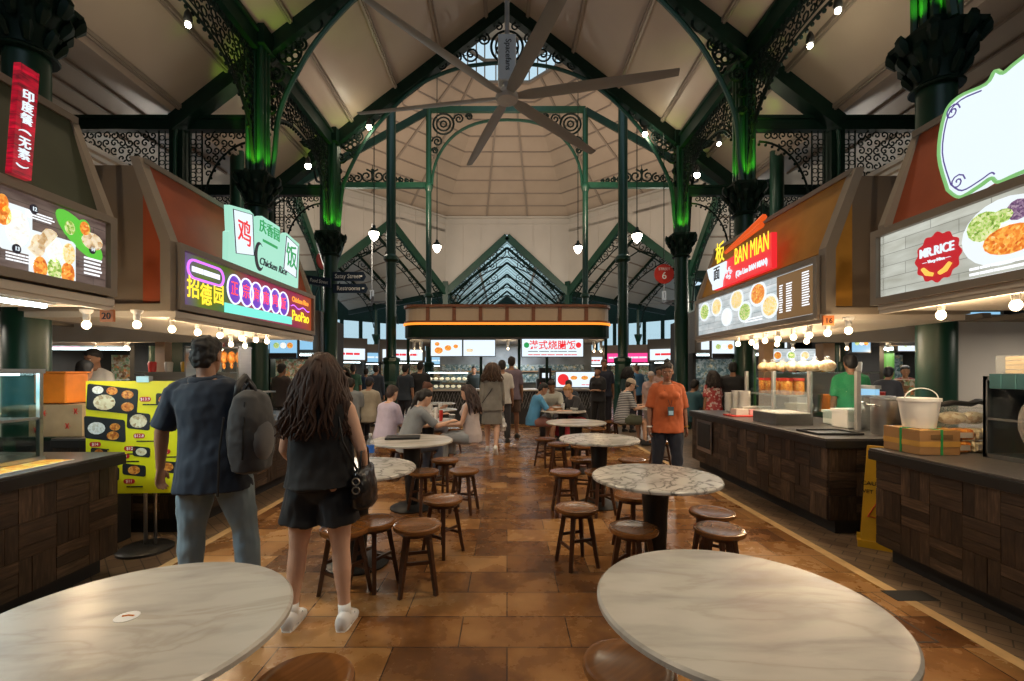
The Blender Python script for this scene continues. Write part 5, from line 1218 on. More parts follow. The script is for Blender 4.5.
    for k in range(7):
        y = 5.4 + k * .22; t = thing('noodle_bundle', 'pale wrapped noodle bundle on the glass guard, %s from the near end' % ['first', 'second', 'third', 'fourth', 'fifth', 'sixth', 'seventh'][k], 'packet', (3.8, y, 1.503), 0, 'noodle bundles on the glass guard')
        mb = MB(); mb.ball((0, 0, .07), (.09, .1, .07), 10, 7); mb.obj('bundle', FOODS['p_noodle'], t, True); mb = MB(); mb.ball((0, 0, .15), (.03, .04, .04), 8, 5); mb.obj('tied_top', M['clearplastic'], t, True)
    for i, (px, d) in enumerate([(890, 4.42), (877, 4.85)]):
        t = thing('stock_pot', 'large stainless steel stock pot, %s one' % ['near' , 'rear'][i], 'pot', (at(px, d), d, .891), 0, 'stock pots on the noodle counter'); mb = MB(); mb.lathe([(.145, 0), (.15, .01), (.15, .34), (.157, .345), (.157, .355), (.14, .355), (.135, .3)], 32); mb.obj('pot', M['steel'], t, True, ang=40)
        mb = MB(); mb.tube([(-.145, -.05, .28), (-.185, -.05, .29), (-.185, .05, .29), (-.145, .05, .28)], .008, 6); mb.obj('handle', M['steel'], t)
    for i, (px, py, w, h, m) in enumerate([(822, 424, .26, .2, 'white'), (840, 421, .24, .16, 'white'), (850, 411, .3, .12, 'orange'), (786, 401, .2, .2, 'cream'), (869, 405, .05, .2, 'screenb')]):
        d = 5.0 + .3 * i if i < 3 else [5.9, 5.1][i - 3]
        x = at(px, d); x = max(x, 3.78 + .0)
        t = thing(['foam_box', 'foam_box', 'orange_crate', 'cream_tub', 'order_screen'][i], ['white foam box behind the glass guard, near the pots', 'second white foam box behind the glass guard', 'orange crate between foam boxes and pots', 'cream tub behind the steel box', 'upright lit order screen near the cook in green'][i], ['box', 'box', 'crate', 'tub', 'screen'][i], (x, d, .891))
        mb = MB(); mb.box(-w / 2, w / 2, -.12, .12, 0, h + (.25 if i == 4 else 0)); mb.obj('body', M[m], t, bevel=.01); mb = MB(); mb.box(-w / 2 - .008, w / 2 + .008, -.128, .128, h - .03 + (.25 if i == 4 else 0), h + (.26 if i == 4 else .005)); mb.obj('lid', M['grey'] if i == 4 else M[m], t)
    # wet floor sign
    d = 3.93; t = thing('wet_floor_sign', 'yellow caution wet floor stand between the two right counters', 'warning sign', (3.2, d, 0), R(-36))
    mb = MB()
    mb.prism([(-.12, 0), (.12, 0), (.07, .86), (-.07, .86)], -.012, .012, lambda u, v, w: (u, w - .09 + v * .095, v)); mb.obj('front_leaf', M['yellow'], t)
    mb = MB(); mb.prism([(-.12, 0), (.12, 0), (.07, .86), (-.07, .86)], -.012, .012, lambda u, v, w: (u, w + .09 - v * .095, v)); mb.obj('rear_leaf', M['yellow'], t)
    
    for e in (-.09, .09): mb = MB(); mb.box(-.14, .14, e - .03, e + .03, 0, .06); mb.obj('foot', M['yellow'], t)
    text('CAUTION', .05, 0, .54, -.055, M['ink'], t, ext=.001); text('WET FLOOR', .045, 0, .47, -.062, M['ink'], t, ext=.001)
    mb = MB(); mb.tube([(-.07, -.082, .26), (.07, -.082, .26), (0, -.068, .4)], .006, 4, closed=True); mb.tube([(-.01, -.09, .19), (.02, -.096, .16)], .006, 4); mb.obj('warning_triangle', M['red'], t)
    # --- left counter
    t = thing('pastry_display', 'blue lit glass pastry display case on the left counter', 'display case', (-3.62, 2.2, .891))
    for x, y in ((0.38, .93), (.38, 0), (-.25, .93), (-.25, 0)): mb = MB(); mb.box(x, x + .025, y, y + .025, 0, .62); mb.obj('post', M['steel'], t)
    mb = MB(); mb.box(-.26, .41, -.01, .965, .6, .63).box(-.26, .41, -.01, .965, 0, .03).box(-.24, .39, .01, .945, .28, .295).box(.385, .405, 0, .95, .285, .3); mb.obj('frame', M['steel'], t)
    mb = MB(); mb.box(.39, .394, .02, .94, .03, .6).box(-.24, .38, .94, .944, .03, .6); mb.obj('glass_pane', M['glass'], t); mb = MB(); mb.box(-.25, -.24, .02, .94, .03, .6); mb.obj('back_panel', mat('teal_back', (.1, .3, .33), .4), t)
    mb = MB(); mb.box(-.2, .3, .05, .9, .585, .598); mb.obj('tube_light', M['tubew'], t); light('case_light', 'AREA', (-3.55, 2.65, 1.46), 3, (.6, .9, 1), .3)
    for k in range(6): 
        mb = MB(); mb.ball((.2 - .18 * (k % 2), .25 + .24 * (k // 2), .33), (.1, .12, .035), 12, 6); mb.obj('pastry', FOODS['p_naan'], t, True)
    t = thing('counter_menu', 'orange and yellow printed food mat lying on the left counter', 'menu', (-3.1, 2.75, .892)); mb = MB(); mb.box(-.1, .1, -.6, .4, 0, .003); mb.obj('print', FOODS['mat'], t); mb = MB(); mb.box(.1, .105, -.6, .4, 0, .004); mb.obj('border', M['white'], t)
    # banner stand
    d = 3.8; x0, x1, z0, z1 = at(89, d), at(182, d), zz(493, d), zz(381, d); w = (x1 - x0) / 2; h = (z1 - z0) / 2
    t = thing('menu_banner', 'bright yellow food poster on a stand left of the man', 'poster', ((x0 + x1) / 2, d, 0), R(3)); zc = (z0 + z1) / 2
    mb = MB(); mb.box(-w, w, -.01, .01, zc - h, zc + h); mb.obj('poster_board', mat('poster_yellow', (.8, .72, .01), .4, var=.02), t)
    mb = MB(); mb.tube([(.06, .03, .03), (.06, .03, zc + h + .02)], .014, 8).tube([(.14, .03, .03), (.14, .03, zc)], .012, 8); mb.obj('pole', M['steel'], t, True)
    mb = MB(); mb.lathe([(.2, 0), (.2, .02), (.16, .045), (.06, .055)], 28, (.06, .03, 0)); mb.obj('base_disc', M['counteredge'], t, True, ang=40)
    mb = MB(); mb.box(.02, .12, -.02, .03, zc + h - .01, zc + h + .04); mb.obj('clip', M['steel'], t)
    def B1(a, b): return ((a / 3.584) / 1.0 + 0, b / 3.584 + 340)
    def bq(a, b): px, py = B1(a, b); return at(px, d) - (x0 + x1) / 2, zz(py, d)
    for a, b, c, e, rot, fs in [(410, 212, 88, 46, .2, [(-.55, .6, .28, 'p_rice'), (.0, .65, .28, 'p_curry'), (.6, .5, .3, 'p_curry'), (-.3, -.3, .55, 'p_naan'), (.6, -.45, .32, 'p_curry')]),
                                (385, 318, 70, 40, -.1, [(-.4, 0, .5, 'p_rice'), (.5, .3, .3, 'p_curry'), (.4, -.5, .35, 'p_curry')]), (500, 290, 40, 30, .2, [(0, 0, .75, 'p_naan')]), (590, 215, 30, 22, 0, [(0, 0, .7, 'p_curry')]),
                                (400, 475, 34, 24, .1, [(0, 0, .7, 'p_curry')]), (510, 400, 30, 18, 0, [(0, 0, .7, 'p_naan')]), (485, 465, 40, 20, 0, [(0, 0, .7, 'p_curry')]), (600, 455, 34, 20, .1, [(0, 0, .7, 'p_curry')]), (365, 400, 28, 14, 0, [(0, 0, .7, 'p_curry')])]:
        x, z = bq(a, b); u = c / 3.584 * d / F; v = e / 3.584 * d / F
        pol = [(x + p * math.cos(rot) * 1 + q * .25 * 0 - q * math.sin(rot) * -1 * .3, z + q - p * .12) for p, q in rrect(-u, u, -v, v, .02)]
        o = pm('dish_picture', pol, -.012, M['black'], t, .002)
        for fx, fz, r, f in fs: pm('food', circ(x + fx * u, z + fz * v - fx * u * .12, r * min(u, v * 1.5), 14, r * v * 1.1), -.0145, FOODS[f], o, .001)
    for a, b, s_ in ((352, 372, '$14'), (523, 212, '$13.9'), (502, 343, '$12.8'), (470, 388, '$12'), (450, 415, '$13'), (590, 400, '$12'), (468, 505, '$11')):
        x, z = bq(a, b); pm('price_pill', rrect(x - .045, x + .045, z - .02, z + .02, .019), -.012, mat('pill_red', (.55, .02, .02), .5) if 'pill_red' not in bpy.data.materials else bpy.data.materials['pill_red'], t, .002); text(s_, .034, x, z, -.0145, M['whitep'], t, ext=.0005)
        bars(t, x - .02, x + .12, z - .055, z - .035, 1, M['ink'], -.0115, int(a), 'small_print')
    t = thing('dark_crate', 'black crate on the floor behind the yellow poster', 'crate', (-3.62, 4.0, 0)); mb = MB(); mb.box(-.3, .22, -.1, .12, 0, .55); mb.obj('crate', M['black'], t, bevel=.01); mb = MB(); mb.box(-.31, .23, -.11, .13, .5, .56); mb.obj('rim', M['counteredge'], t)
    # left kitchen things
    d = 4.45; t = thing('orange_tub', 'orange plastic box on the left stall counter', 'box', (at(60, d), d, 1.2)); mb = MB(); mb.box(-.17, .17, -.12, .12, 0, .29); mb.obj('box', M['orange'], t, bevel=.015); mb = MB(); mb.box(-.18, .18, -.13, .13, .29, .305); mb.obj('rim', M['orange'], t)
    t = thing('patterned_carton', 'beige carton with red star marks under the orange box', 'box', (at(70, d), d, .89)); mb = MB(); mb.box(-.26, .26, -.15, .15, 0, .3); mb.obj('carton', mat('beige_card', (.42, .3, .17), .7), t)
    mb = MB()
    for (x, z) in ((-.1, .22), (.12, .1), (-.18, .06), (.2, .24)):
        for a in range(3): mb.bar((x - .03 * math.cos(a * 1.05), -.153, z - .03 * math.sin(a * 1.05)), (x + .03 * math.cos(a * 1.05), -.153, z + .03 * math.sin(a * 1.05)), .004, .008, (0, 1, 0))
    mb.obj('star_marks', M['red'], t)
    t = thing('storage_chest', 'dark storage chest holding the patterned carton', 'chest', (at(70, d), d, 0)); mb = MB(); mb.box(-.5, .3, -.2, .2, 0, .87); mb.obj('chest', M['black'], t, bevel=.01); mb = MB(); mb.box(-.5, .3, -.21, .2, .86, .89); mb.obj('lid', M['greend'], t)
    d = 5.9; t = thing('white_cooler', 'white box in front of the cook on the left', 'box', (at(97, d), d, 1.05)); mb = MB(); mb.box(-.16, .16, -.1, .1, 0, .28); mb.obj('box', M['white'], t, bevel=.02); mb = MB(); mb.box(-.17, .17, -.11, .11, .26, .29); mb.obj('lid', M['white'], t)
    t = thing('prep_table', 'steel table in the left kitchen', 'table', (at(100, d), d, 0)); mb = MB(); mb.box(-.9, .9, -.3, .3, 1.0, 1.05); mb.obj('top', M['steel'], t)
    for a, b in ((-.85, -.25), (.85, -.25), (-.85, .25), (.85, .25)): mb = MB(); mb.box(a - .02, a + .02, b - .02, b + .02, 0, 1.0); mb.obj('leg', M['steel'], t)
    d = 6.6; t = thing('roast_rack', 'steel rack with hanging roast chickens behind the man', 'rack', (at(222, d), d, .89)); mb = MB()
    for z in (.45, .95): mb.box(-.45, .35, -.15, .15, z, z + .02)
    for x in (-.43, .33): mb.box(x - .01, x + .01, -.15, .15, 0, .98)
    mb.obj('rack_frame', M['steel'], t)
    for k in range(6): mb = MB(); mb.ball((-.3 + k * .11, 0, .82), (.05, .07, .09), 10, 7); mb.ball((-.3 + k * .11, 0, .7), (.02, .03, .05), 8, 5); mb.obj('roast_chicken', FOODS['chef'], t, True)
    mb = MB(); mb.box(-.44, .34, .14, .145, 0, .98); mb.obj('glass_pane', M['glass'], t)
    t = thing('glass_food_case', 'clear food case with steel base on the left counter, right of the backpack', 'display case', (-3.45, 4.7, .891)); mb = MB(); mb.box(-.3, .25, 0, 1.6, 0, .03).box(-.3, .25, 0, 1.6, .33, .35); mb.obj('frame', M['steel'], t)
    mb = MB(); mb.box(.245, .25, 0, 1.6, .03, .33).box(-.3, .25, 0, .005, .03, .33); mb.obj('glass_pane', M['glass'], t)
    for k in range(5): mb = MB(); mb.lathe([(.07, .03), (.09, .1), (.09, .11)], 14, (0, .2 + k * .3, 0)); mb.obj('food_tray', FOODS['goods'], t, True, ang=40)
    for s in (-1, 1):
        nm = 'left' if s < 0 else 'right'
        t = thing('kitchen_bench', 'steel kitchen bench crowded with tubs deep inside the far %s stall' % nm, 'bench', (s * 5.1, 7.1, 0), 0, 'kitchen benches')
        mb = MB(); mb.box(-.75, .75, -.3, .3, .84, .9); mb.obj('top', M['steel'], t); mb = MB(); mb.box(-.72, .72, -.27, .27, .12, .84); mb.obj('cabinet', mat('bench_grey', (.25, .28, .3), .4), t)
        mb = MB(); mb.box(-.75, .75, .25, .29, .9, 1.5); mb.obj('splashback', M['steel'], t); mb = MB(); mb.box(-.75, .75, .05, .3, 1.48, 1.5); mb.obj('shelf', M['steel'], t)
        rr = random.Random(4 + s)
        for k in range(6):
            x = -.6 + k * .24; h = rr.uniform(.1, .3); mb = MB(); mb.lathe([(.08, 0), (.1, h), (.105, h + .01)], 14) if k % 2 else mb.box(-.1, .1, -.1, .1, 0, h)
            o = mb.obj(['plastic_tub', 'steel_pot'][k % 2], M[['white', 'steel', 'orange', 'steel', 'cream', 'red'][k]], None, False, .005); o.location = (s * 5.1 + x, 7.0, .902); tag(o, '%s on the %s kitchen bench, %s from its left end' % (['white tub', 'low steel pot', 'orange tub', 'taller steel pot', 'cream tub', 'red pot'][k], nm, ['first', 'second', 'third', 'fourth', 'fifth', 'sixth'][k]), 'container', 'containers on the kitchen benches')
        for k in range(5):
            mb = MB(); mb.lathe([(.05, 0), (.06, .14), (.05, .16)], 12); o = mb.obj('food_jar', M[['red', 'cream', 'yellow', 'green', 'white'][k]], None, True, ang=40); o.location = (s * 5.1 - .55 + k * .26, 7.25, 1.502); tag(o, '%s jar on the shelf of the %s kitchen bench' % (['red', 'cream', 'yellow', 'green', 'white'][k], nm), 'jar', 'jars on the kitchen shelves')
    t = thing('low_cart', 'low dark cart on the floor between the left counters', 'cart', (-3.6, 5.0, 0)); 
    bpy.data.objects.remove(t)

def build_fans():
    t = thing('ceiling_fan', 'large grey ceiling fan with six long blades hanging over the aisle', 'ceiling fan', (0, 4.8, 4.4), 0, 'big ceiling fans')
    mb = MB(); mb.lathe([(.02, -.05), (.11, -.04), (.125, 0), (.1, .05), (.05, .08)], 24); mb.obj('hub', M['grey'], t, True, ang=40)
    mb = MB(); mb.box(-.095, .095, -.07, .07, .14, .62); mb.obj('motor_box', mat('fan_grey', (.55, .57, .6), .4, var=.03), t, bevel=.012)
    text('Spacefans', .085, .012, .4, -.073, M['ink'], t, ext=.001, rot=-PI / 2)
    mb = MB(); mb.tube([(0, 0, .6), (0, 0, 6.9)], .025, 8).tube([(0, 0, .05), (0, 0, .16)], .05, 10); mb.obj('rod', M['grey'], t)
    for k, a in enumerate((-12, 48, 108, 168, 228, 288)):
        c, s = math.cos(R(a)), math.sin(R(a)); mb = MB(); rs = []
        for q, (r, w, z) in enumerate(((.1, .04, 0), (.25, .065, .0), (.8, .07, .01), (1.4, .06, .02), (1.72, .045, .03))):
            ring_ = []
            for j in range(8):
                g = 2 * PI * j / 8; u = w * math.cos(g); v = .008 * math.sin(g) - u * .25
                ring_.append((r * c - u * s, r * s + u * c, z + v))
            rs.append(ring_)
        mb.rings(rs); mb.obj('blade', mat('fan_blade', (.17, .175, .175), .5, var=.02) if k == 0 else bpy.data.materials['fan_blade'], t, True, ang=50)
    c = copy_tree(t, label='distant ceiling fan beyond the right column with the red round sign', loc=(at(664, 24), 24, zz(303, 24))); c2 = copy_tree(t, label='distant ceiling fan on the left beyond the direction signs', loc=(at(372, 24), 24, zz(302, 24)))
    for c_ in (c, c2):
        for ch in c_.children:
            if ch.name.startswith('rod'): ch.scale = (1, 1, .6)

def build_signs():
    cx = -CX; d = 12.0 - .25
    nav = mat('navy_sign', (.008, .02, .045), .4)
    for i, (s_, a, b, c, e) in enumerate([('Satay Street', 333, 366, 272, 281), ('Restrooms', 333, 368, 284, 293)]):
        t = thing('direction_sign', 'dark blue direction board reading %s on the left column' % s_, 'sign', (at(a, d), d, zz((c + e) / 2, d)), 0, 'direction boards'); w = (b - a) * d / F; h = (e - c) * d / F / 2
        mb = MB(); mb.prism([(0, -h), (w - .06, -h), (w, 0), (w - .06, h), (0, h)], -.02, .02, lambda u, v, q: (u, q, v)); mb.obj('board', nav, t)
        text(s_, .16, w * .45, 0, -.024, M['whitep'], t, ext=.001, squash=.85); mb = MB(); mb.lathe([(.03, -.02), (.03, .02)], 12, (w - .12, -.02, 0)); mb.obj('arrow_mark', M['whitep'], t)
    t = thing('direction_sign', 'dark board pointing left from the left column', 'sign', (at(331, d), d, zz(283, d)), 0, 'direction boards'); mb = MB(); mb.prism([(0, -.12), (-.62, -.02), (-.68, .1), (-.62, .2), (0, .12)], -.02, .02, lambda u, v, q: (u, q, v)); mb.obj('board', nav, t); text('Food Street', .13, -.3, .04, -.024, M['whitep'], t, ext=.001, squash=.75, rot=-.15)
    d = 11.6; rs = mat('red_sign', (.5, .03, .02), .4)
    t = thing('street_sign', 'round red hanging sign reading STREET 6', 'sign', (at(664, d), d, zz(274, d))); mb = MB(); mb.prism(circ(0, 0, .25, 28), -.02, .02, lambda u, v, q: (u, q, v)); mb.obj('disc', rs, t)
    text('STREET', .09, 0, .12, -.024, M['whitep'], t, ext=.001); text('6', .26, 0, -.05, -.024, M['whitep'], t, ext=.001); mb = MB(); mb.tube([(0, 0, .25), (0, 0, 3.6)], .012, 5); mb.obj('rod', M['greend'], t)
    d = 13.; t = thing('number_sign', 'small red sign with the number 7 beside the left column', 'sign', (at(321, d), d, zz(325, d))); mb = MB(); mb.prism(circ(0, 0, .14, 8, a0=PI / 8), -.02, .02, lambda u, v, q: (u, q, v)); mb.obj('disc', rs, t); text('7', .17, 0, 0, -.024, M['whitep'], t, ext=.001)
    mb = MB(); mb.tube([(0, 0, .14), (0, 0, 3.9)], .01, 5); mb.obj('rod', M['greend'], t)
    t = thing('oval_sign', 'red oval sign seen edge on, left of the column', 'sign', (at(323.5, d), d, zz(261, d)), R(65)); mb = MB(); mb.prism(circ(0, 0, .25, 24), -.02, .02, lambda u, v, q: (u, q, v)); mb.obj('disc', rs, t); mb = MB(); mb.tube([(0, 0, .25), (0, 0, 2.6)], .012, 5); mb.obj('rod', M['greend'], t)
    # spot lamps on the trusses
    for i, (px, py, d) in enumerate([(369, 127, 11.9), (308, 166, 10.6), (188, 25, 6.6), (838, 11, 6.4), (810, 46, 7.2), (645, 134, 12.0), (697, 175, 10.6), (719, 144, 9.8)]):
        t = thing('spot_lamp', 'bright spot lamp on the green girder, ' + ['left rafter by the flower rosette', 'inside the left lattice arch', 'top left overhead', 'top right corner overhead', 'top right, just below the overhead one', 'right rafter by the flower rosette', 'inside the right lattice arch', 'beside the second right column'][i], 'lamp', (at(px, d), d, zz(py, d)), 0, 'spot lamps on the girders')
        mb = MB(); mb.ball((0, 0, 0), (.07, .05, .07) if i in (0, 1, 5, 6) else .04, 12, 8); mb.obj('glowing_lens', M['spotw'], t, True); mb = MB(); mb.lathe([(.05, .03), (.06, .08), (.05, .16), (.02, .22)], 12); mb.obj('housing', M['blackmetal'], t, True, ang=40)
        light('spot_lamp_light', 'POINT', (at(px, d), d - .12, zz(py, d) - .1), 9, (1, .9, .65), .08)
# ================================================================== people
def solid(mb, name, mats, parent, vox, disp=0, sc=9.0, smooth_it=2, stretch=1.0):
    me = bpy.data.meshes.new('tmp'); me.from_pydata(mb.v, [], mb.f)
    o = bpy.data.objects.new('tmp', me); COL.objects.link(o)
    r = o.modifiers.new('r', 'REMESH'); r.mode = 'VOXEL'; r.voxel_size = vox; r.adaptivity = 0
    if smooth_it:
        s = o.modifiers.new('s', 'SMOOTH'); s.factor = .5; s.iterations = smooth_it
    dg = bpy.context.evaluated_depsgraph_get(); dg.update()
    m2 = bpy.data.meshes.new_from_object(o.evaluated_get(dg)); bpy.data.objects.remove(o); bpy.data.meshes.remove(me)
    if disp:
        nr = [v.normal.copy() for v in m2.vertices]
        for v, n_ in zip(m2.vertices, nr):
            p = Vector((v.co.x * sc, v.co.y * sc, v.co.z * sc * stretch))
            v.co += n_ * (disp * (noise.noise(p) + .5 * noise.noise(p * 2.3)))
    m2.polygons.foreach_set('use_smooth', [True] * len(m2.polygons)); m2.materials.clear()
    m2.materials.append(mats); m2.name = name
    q = bpy.data.objects.new(name, m2); COL.objects.link(q)
    if parent: q.parent = parent
    return q

SKIN = {}
def smat(kind):
    if kind not in SKIN:
        c = {'light': (.6, .36, .25), 'mid': (.4, .21, .13), 'tan': (.3, .15, .085), 'dark': (.22, .1, .06)}[kind]
        SKIN[kind] = mat('skin_' + kind, c, .5, var=.06, scale=12)
    return SKIN[kind]
HAIR = {}
def hmat(c):
    if c not in HAIR: HAIR[c] = mat('hair_%s' % len(HAIR), c, .6, var=.45, scale=25, stretch=(1, 1, .25))
    return HAIR[c]
CL = {}
def cmat(c, kind='plain'):
    k = (tuple(c), kind)
    if k in CL: return CL[k]
    if kind == 'stripe':
        m, t, b = nt('striped_cloth'); tc = t.nodes.new('ShaderNodeTexCoord'); w = t.nodes.new('ShaderNodeTexWave'); w.bands_direction = 'Z'; w.inputs['Scale'].default_value = 9
        rp = ramp(t, [(.45, c), (.55, (.03, .04, .06))]); lnk(t, tc, 'Object', w, 'Vector'); lnk(t, w, 'Fac', rp, 0); lnk(t, rp, 0, b, 'Base Color'); b.inputs['Roughness'].default_value = .8
    elif kind == 'floral':
        m = food('floral_cloth', [(.2, c), (.55, c), (.62, (.7, .55, .5)), (.9, (.1, .02, .03))], 14, 0)
    else: m = mat('cloth_%d' % len(CL), c, .8, var=.12, scale=7, sheen=.1, bump=.15)
    CL[k] = m; return m

STAND = dict(pz=.93, lean=2, legs=[((.05, .0, -1), (.02, 0, -1))] * 2, arms=[((.16, -.02, -1), (.06, .12, -1))] * 2, head=(4, 0))
WALK = dict(pz=.915, lean=4, legs=[((.03, .32, -1), (.0, .0, -1)), ((.03, -.18, -1), (0, -.55, -1))], arms=[((.14, -.25, -1), (.05, .0, -1)), ((.14, .2, -1), (.05, .4, -1))], head=(3, 0))
SIT = dict(pz=.55, lean=8, legs=[((.18, 1, -.05), (.0, .05, -1))] * 2, arms=[((.14, .3, -1), (-.1, 1, -.1))] * 2, head=(15, 0))
SITL = dict(pz=.55, lean=30, legs=[((.2, 1, -.05), (.0, -.15, -1))] * 2, arms=[((.25, .6, -1), (-.3, 1, .15))] * 2, head=(28, 0))
def P_(base, **k):
    d = dict(base); d.update(k); return d

def person(label, X, Y, face, H=1.7, sex='m', pose=STAND, skin='light', hair=(.015, .01, .008), hstyle='short', top=(.05, .05, .06), tkind='plain', sleeve=.62, bottom=(.03, .04, .07), legs='long',
           shoe=(.03, .03, .03), vox=.017, hem=-.1, faced=False, cap=None, hlen=.3, seatz=None, group=None, girth=1.0, Z=0, loose=True):
    k = H / 1.75; k2 = k
    f = sex == 'f'
    near = vox < .012
    up = Vector((0, 0, 1)); fw = Vector((0, 1, 0))
    pz = pose['pz']
    if pz < .7: pz = .55 / k      # seated: hips stay just above the seat
    pel = Vector((0, 0, pz))
    lean = R(pose['lean']); sl = R(pose.get('side', 0))
    def spine(t):
        a = lean * min(1, max(0, (t + .05) / .35)); 
        n = 8; p = pel.copy(); s = 0
        for i in range(n):
            tt = t * (i + .5) / n; aa = lean * min(1, max(0, (tt + .05) / .35)); bb = sl * min(1, max(0, (tt + .05) / .35))
            p += Vector((math.sin(bb), math.sin(aa), math.cos(aa) * math.cos(bb))).normalized() * (t / n)
        return p, Vector((math.sin(sl) * min(1, max(0, t / .3)), math.sin(a), math.cos(a))).normalized()
    sw = (.92 if f else 1.0) * girth; ww = (.86 if f else 1.0) * girth; hw = (1.04 if f else .98) * girth
    prof = [(-.1, .1 * hw, .085, -.005), (-.04, .155 * hw, .115, -.008), (.03, .17 * hw, .122, -.012), (.1, .16 * hw, .112, -.004), (.18, .138 * ww, .1 * girth, .004), (.27, .145 * ww, .105 * girth, .006),
            (.37, .165 * sw, .115 * girth, .006), (.45, .178 * sw, .108, .0), (.5, .172 * sw, .09, -.006), (.535, .12 * sw, .07, -.01), (.56, .07, .06, -.008)]
    def torso(mb, add, t0=-1, t1=9, N=24, flare=0):
        rs = []; pr = [q for q in prof if t0 <= q[0] <= t1]
        if t0 > -1 and t0 < pr[0][0]: pr = [(t0,) + tuple(pr[0][1:])] + pr
        for t, w, d, o in pr:
            if flare and t < .1: w += flare * (.1 - t); d += flare * (.1 - t) * .7
            p, u = spine(t); s = Vector((1, 0, 0)); s = (s - u * s.dot(u)).normalized(); v = u.cross(s); ring_ = []
            for i in range(N):
                a = 2 * PI * i / N; c, q = math.cos(a), math.sin(a)
                e = .82
                x = math.copysign(abs(c) ** e, c) * (w + add); y = math.copysign(abs(q) ** e, q) * (d + add) + o
                ring_.append(p + s * x + v * y)
            rs.append(ring_)
        mb.rings(rs)
        if f and t1 > .4 and add < .2:
            p, u = spine(.385); v = u.cross(Vector((1, 0, 0))).normalized()
            for g in (-1, 1): mb.ball(p + Vector((g * .075, 0, 0)) + v * (.085 + add), (.065, .055, .06), 12, 8)
    # joints
    J = {}
    for i, g in enumerate((-1, 1)):
        th, sh = pose['legs'][i]; hip = pel + Vector((g * .088 * hw, 0, -.02))
        T = Vector((th[0] * g, th[1], th[2])).normalized(); S = Vector((sh[0] * g, sh[1], sh[2])).normalized()
        kn = hip + T * .42; an = kn + S * .42
        J['l', g] = (hip, kn, an, T, S)
        p, u = spine(.475); shd = p + Vector((g * .168 * sw, -.005, 0))
        ua, fa = pose['arms'][i]
        A = Vector((ua[0] * g, ua[1], ua[2])).normalized(); B_ = Vector((fa[0] * g, fa[1], fa[2])).normalized()
        el = shd + A * .285; wr = el + B_ * .245
        J['a', g] = (shd, el, wr, A, B_)
    pn, un = spine(.56)
    hp, hy = pose['head']; ha = R(hp)
    Mh = Matrix.Rotation(R(hy), 3, 'Z') @ Matrix.Rotation(-ha, 3, 'X')
    chin0 = spine(.6)[0] + Vector((0, .008, 0)) + Mh @ Vector((0, 0, 0))
    HP = lambda x, y, z: chin0 + Mh @ Vector((x, y, z))
    body = MB(); torso(body, 0)
    # neck and head
    body.tube([spine(.5)[0], spine(.56)[0], HP(0, -.012, .03), HP(0, -.01, .09)], [.075, .057, .052, .055] if not f else [.07, .05, .045, .05], 16)
    hd = [(-.005, .018, .024, .062), (.012, .04, .05, .045), (.04, .055, .072, .026), (.075, .064, .086, .012), (.11, .071, .092, .004), (.15, .075, .096, -.002), (.18, .071, .09, -.004), (.205, .056, .07, -.006), (.222, .03, .04, -.008), (.227, .01, .012, -.008)]
    body.rings([[HP(w * math.cos(a), o + d * math.sin(a), z) for a in [2 * PI * i / 20 for i in range(20)]] for z, w, d, o in hd])
    body.tube([HP(0, .088, .115), HP(0, .108, .078), HP(0, .1, .068)], [.009, .014, .009], 8)
    body.ball(HP(0, .092, .042), (.022, .012, .009), 10, 6)
    body.ball(HP(0, .083, .128), (.045, .014, .009), 10, 6)
    for g in (-1, 1): body.ball(HP(g * .076, -.008, .095), (.012, .02, .03), 10, 6)
    # limbs
    for g in (-1, 1):
        hip, kn, an, T, S = J['l', g]
        gg = girth
        body.tube([hip, hip.lerp(kn, .3), hip.lerp(kn, .7), kn, kn.lerp(an, .3), kn.lerp(an, .7), an], [.092 * gg, .09 * gg, .066 * gg, .056, .058, .04, .036], 16, ref=(0, 1, .01))
        shd, el, wr, A, B_ = J['a', g]
        am = .9 if f else 1
        body.ball(shd - Vector((g * .01, 0, .0)), .06 * am * gg ** .5, 14, 10)
        body.tube([shd, shd.lerp(el, .35), shd.lerp(el, .8), el, el.lerp(wr, .25), el.lerp(wr, .8), wr], [.053 * am * gg, .05 * am * gg, .042 * am * gg, .04 * am, .04 * am, .028 * am, .026 * am], 14, ref=(0, .6, .8))
        # hand
        h = B_; w = fw - h * fw.dot(h)
        if w.length < .35: w = Vector((-g * .9, .2, .3)) - h * Vector((-g * .9, .2, .3)).dot(h)
        w.normalize(); n_ = h.cross(w)
        if n_.x * g > 0: n_ = -n_
        pal = [(0, .026, .019), (.03, .034, .018), (.07, .042, .016), (.092, .04, .013)]
        body.rings([[wr + h * (t) + w * (a_ * math.cos(x)) + n_ * (b_ * math.sin(x)) for x in [2 * PI * i / 12 for i in range(12)]] for t, a_, b_ in pal])
        for q, (off, L) in enumerate(((.032, .066), (.011, .075), (-.011, .07), (-.031, .055))):
            b0 = wr + h * .082 + w * off; b1 = b0 + (h + n_ * .25 + w * off * 2).normalized() * L * .5; b2 = b1 + (h * .75 + n_ * .75).normalized() * L * .3; b3 = b2 + (h * .3 + n_).normalized() * L * .25
            body.tube([b0, b1, b2, b3], [.0098, .009, .0085, .0065], 8)
        b0 = wr + h * .03 + w * .028; b1 = b0 + (h * .8 + w * .75 + n_ * .3).normalized() * .038; b2 = b1 + (h + w * .1 + n_ * .3).normalized() * .034
        body.tube([b0, b1, b2], [.014, .011, .008], 8)
        # foot
        fd = Vector((g * (.02 if near else .14), 1, 0)).normalized()
        if S.y < -.35: fd = Vector((0, .55, -.8)).normalized()
        J['f', g] = fd
        body.tube([an + fd * -.03 + up * -.04, an + fd * .04 - up * .03, an + fd * .12 - up * .055], [.035, .038, .03], 10)
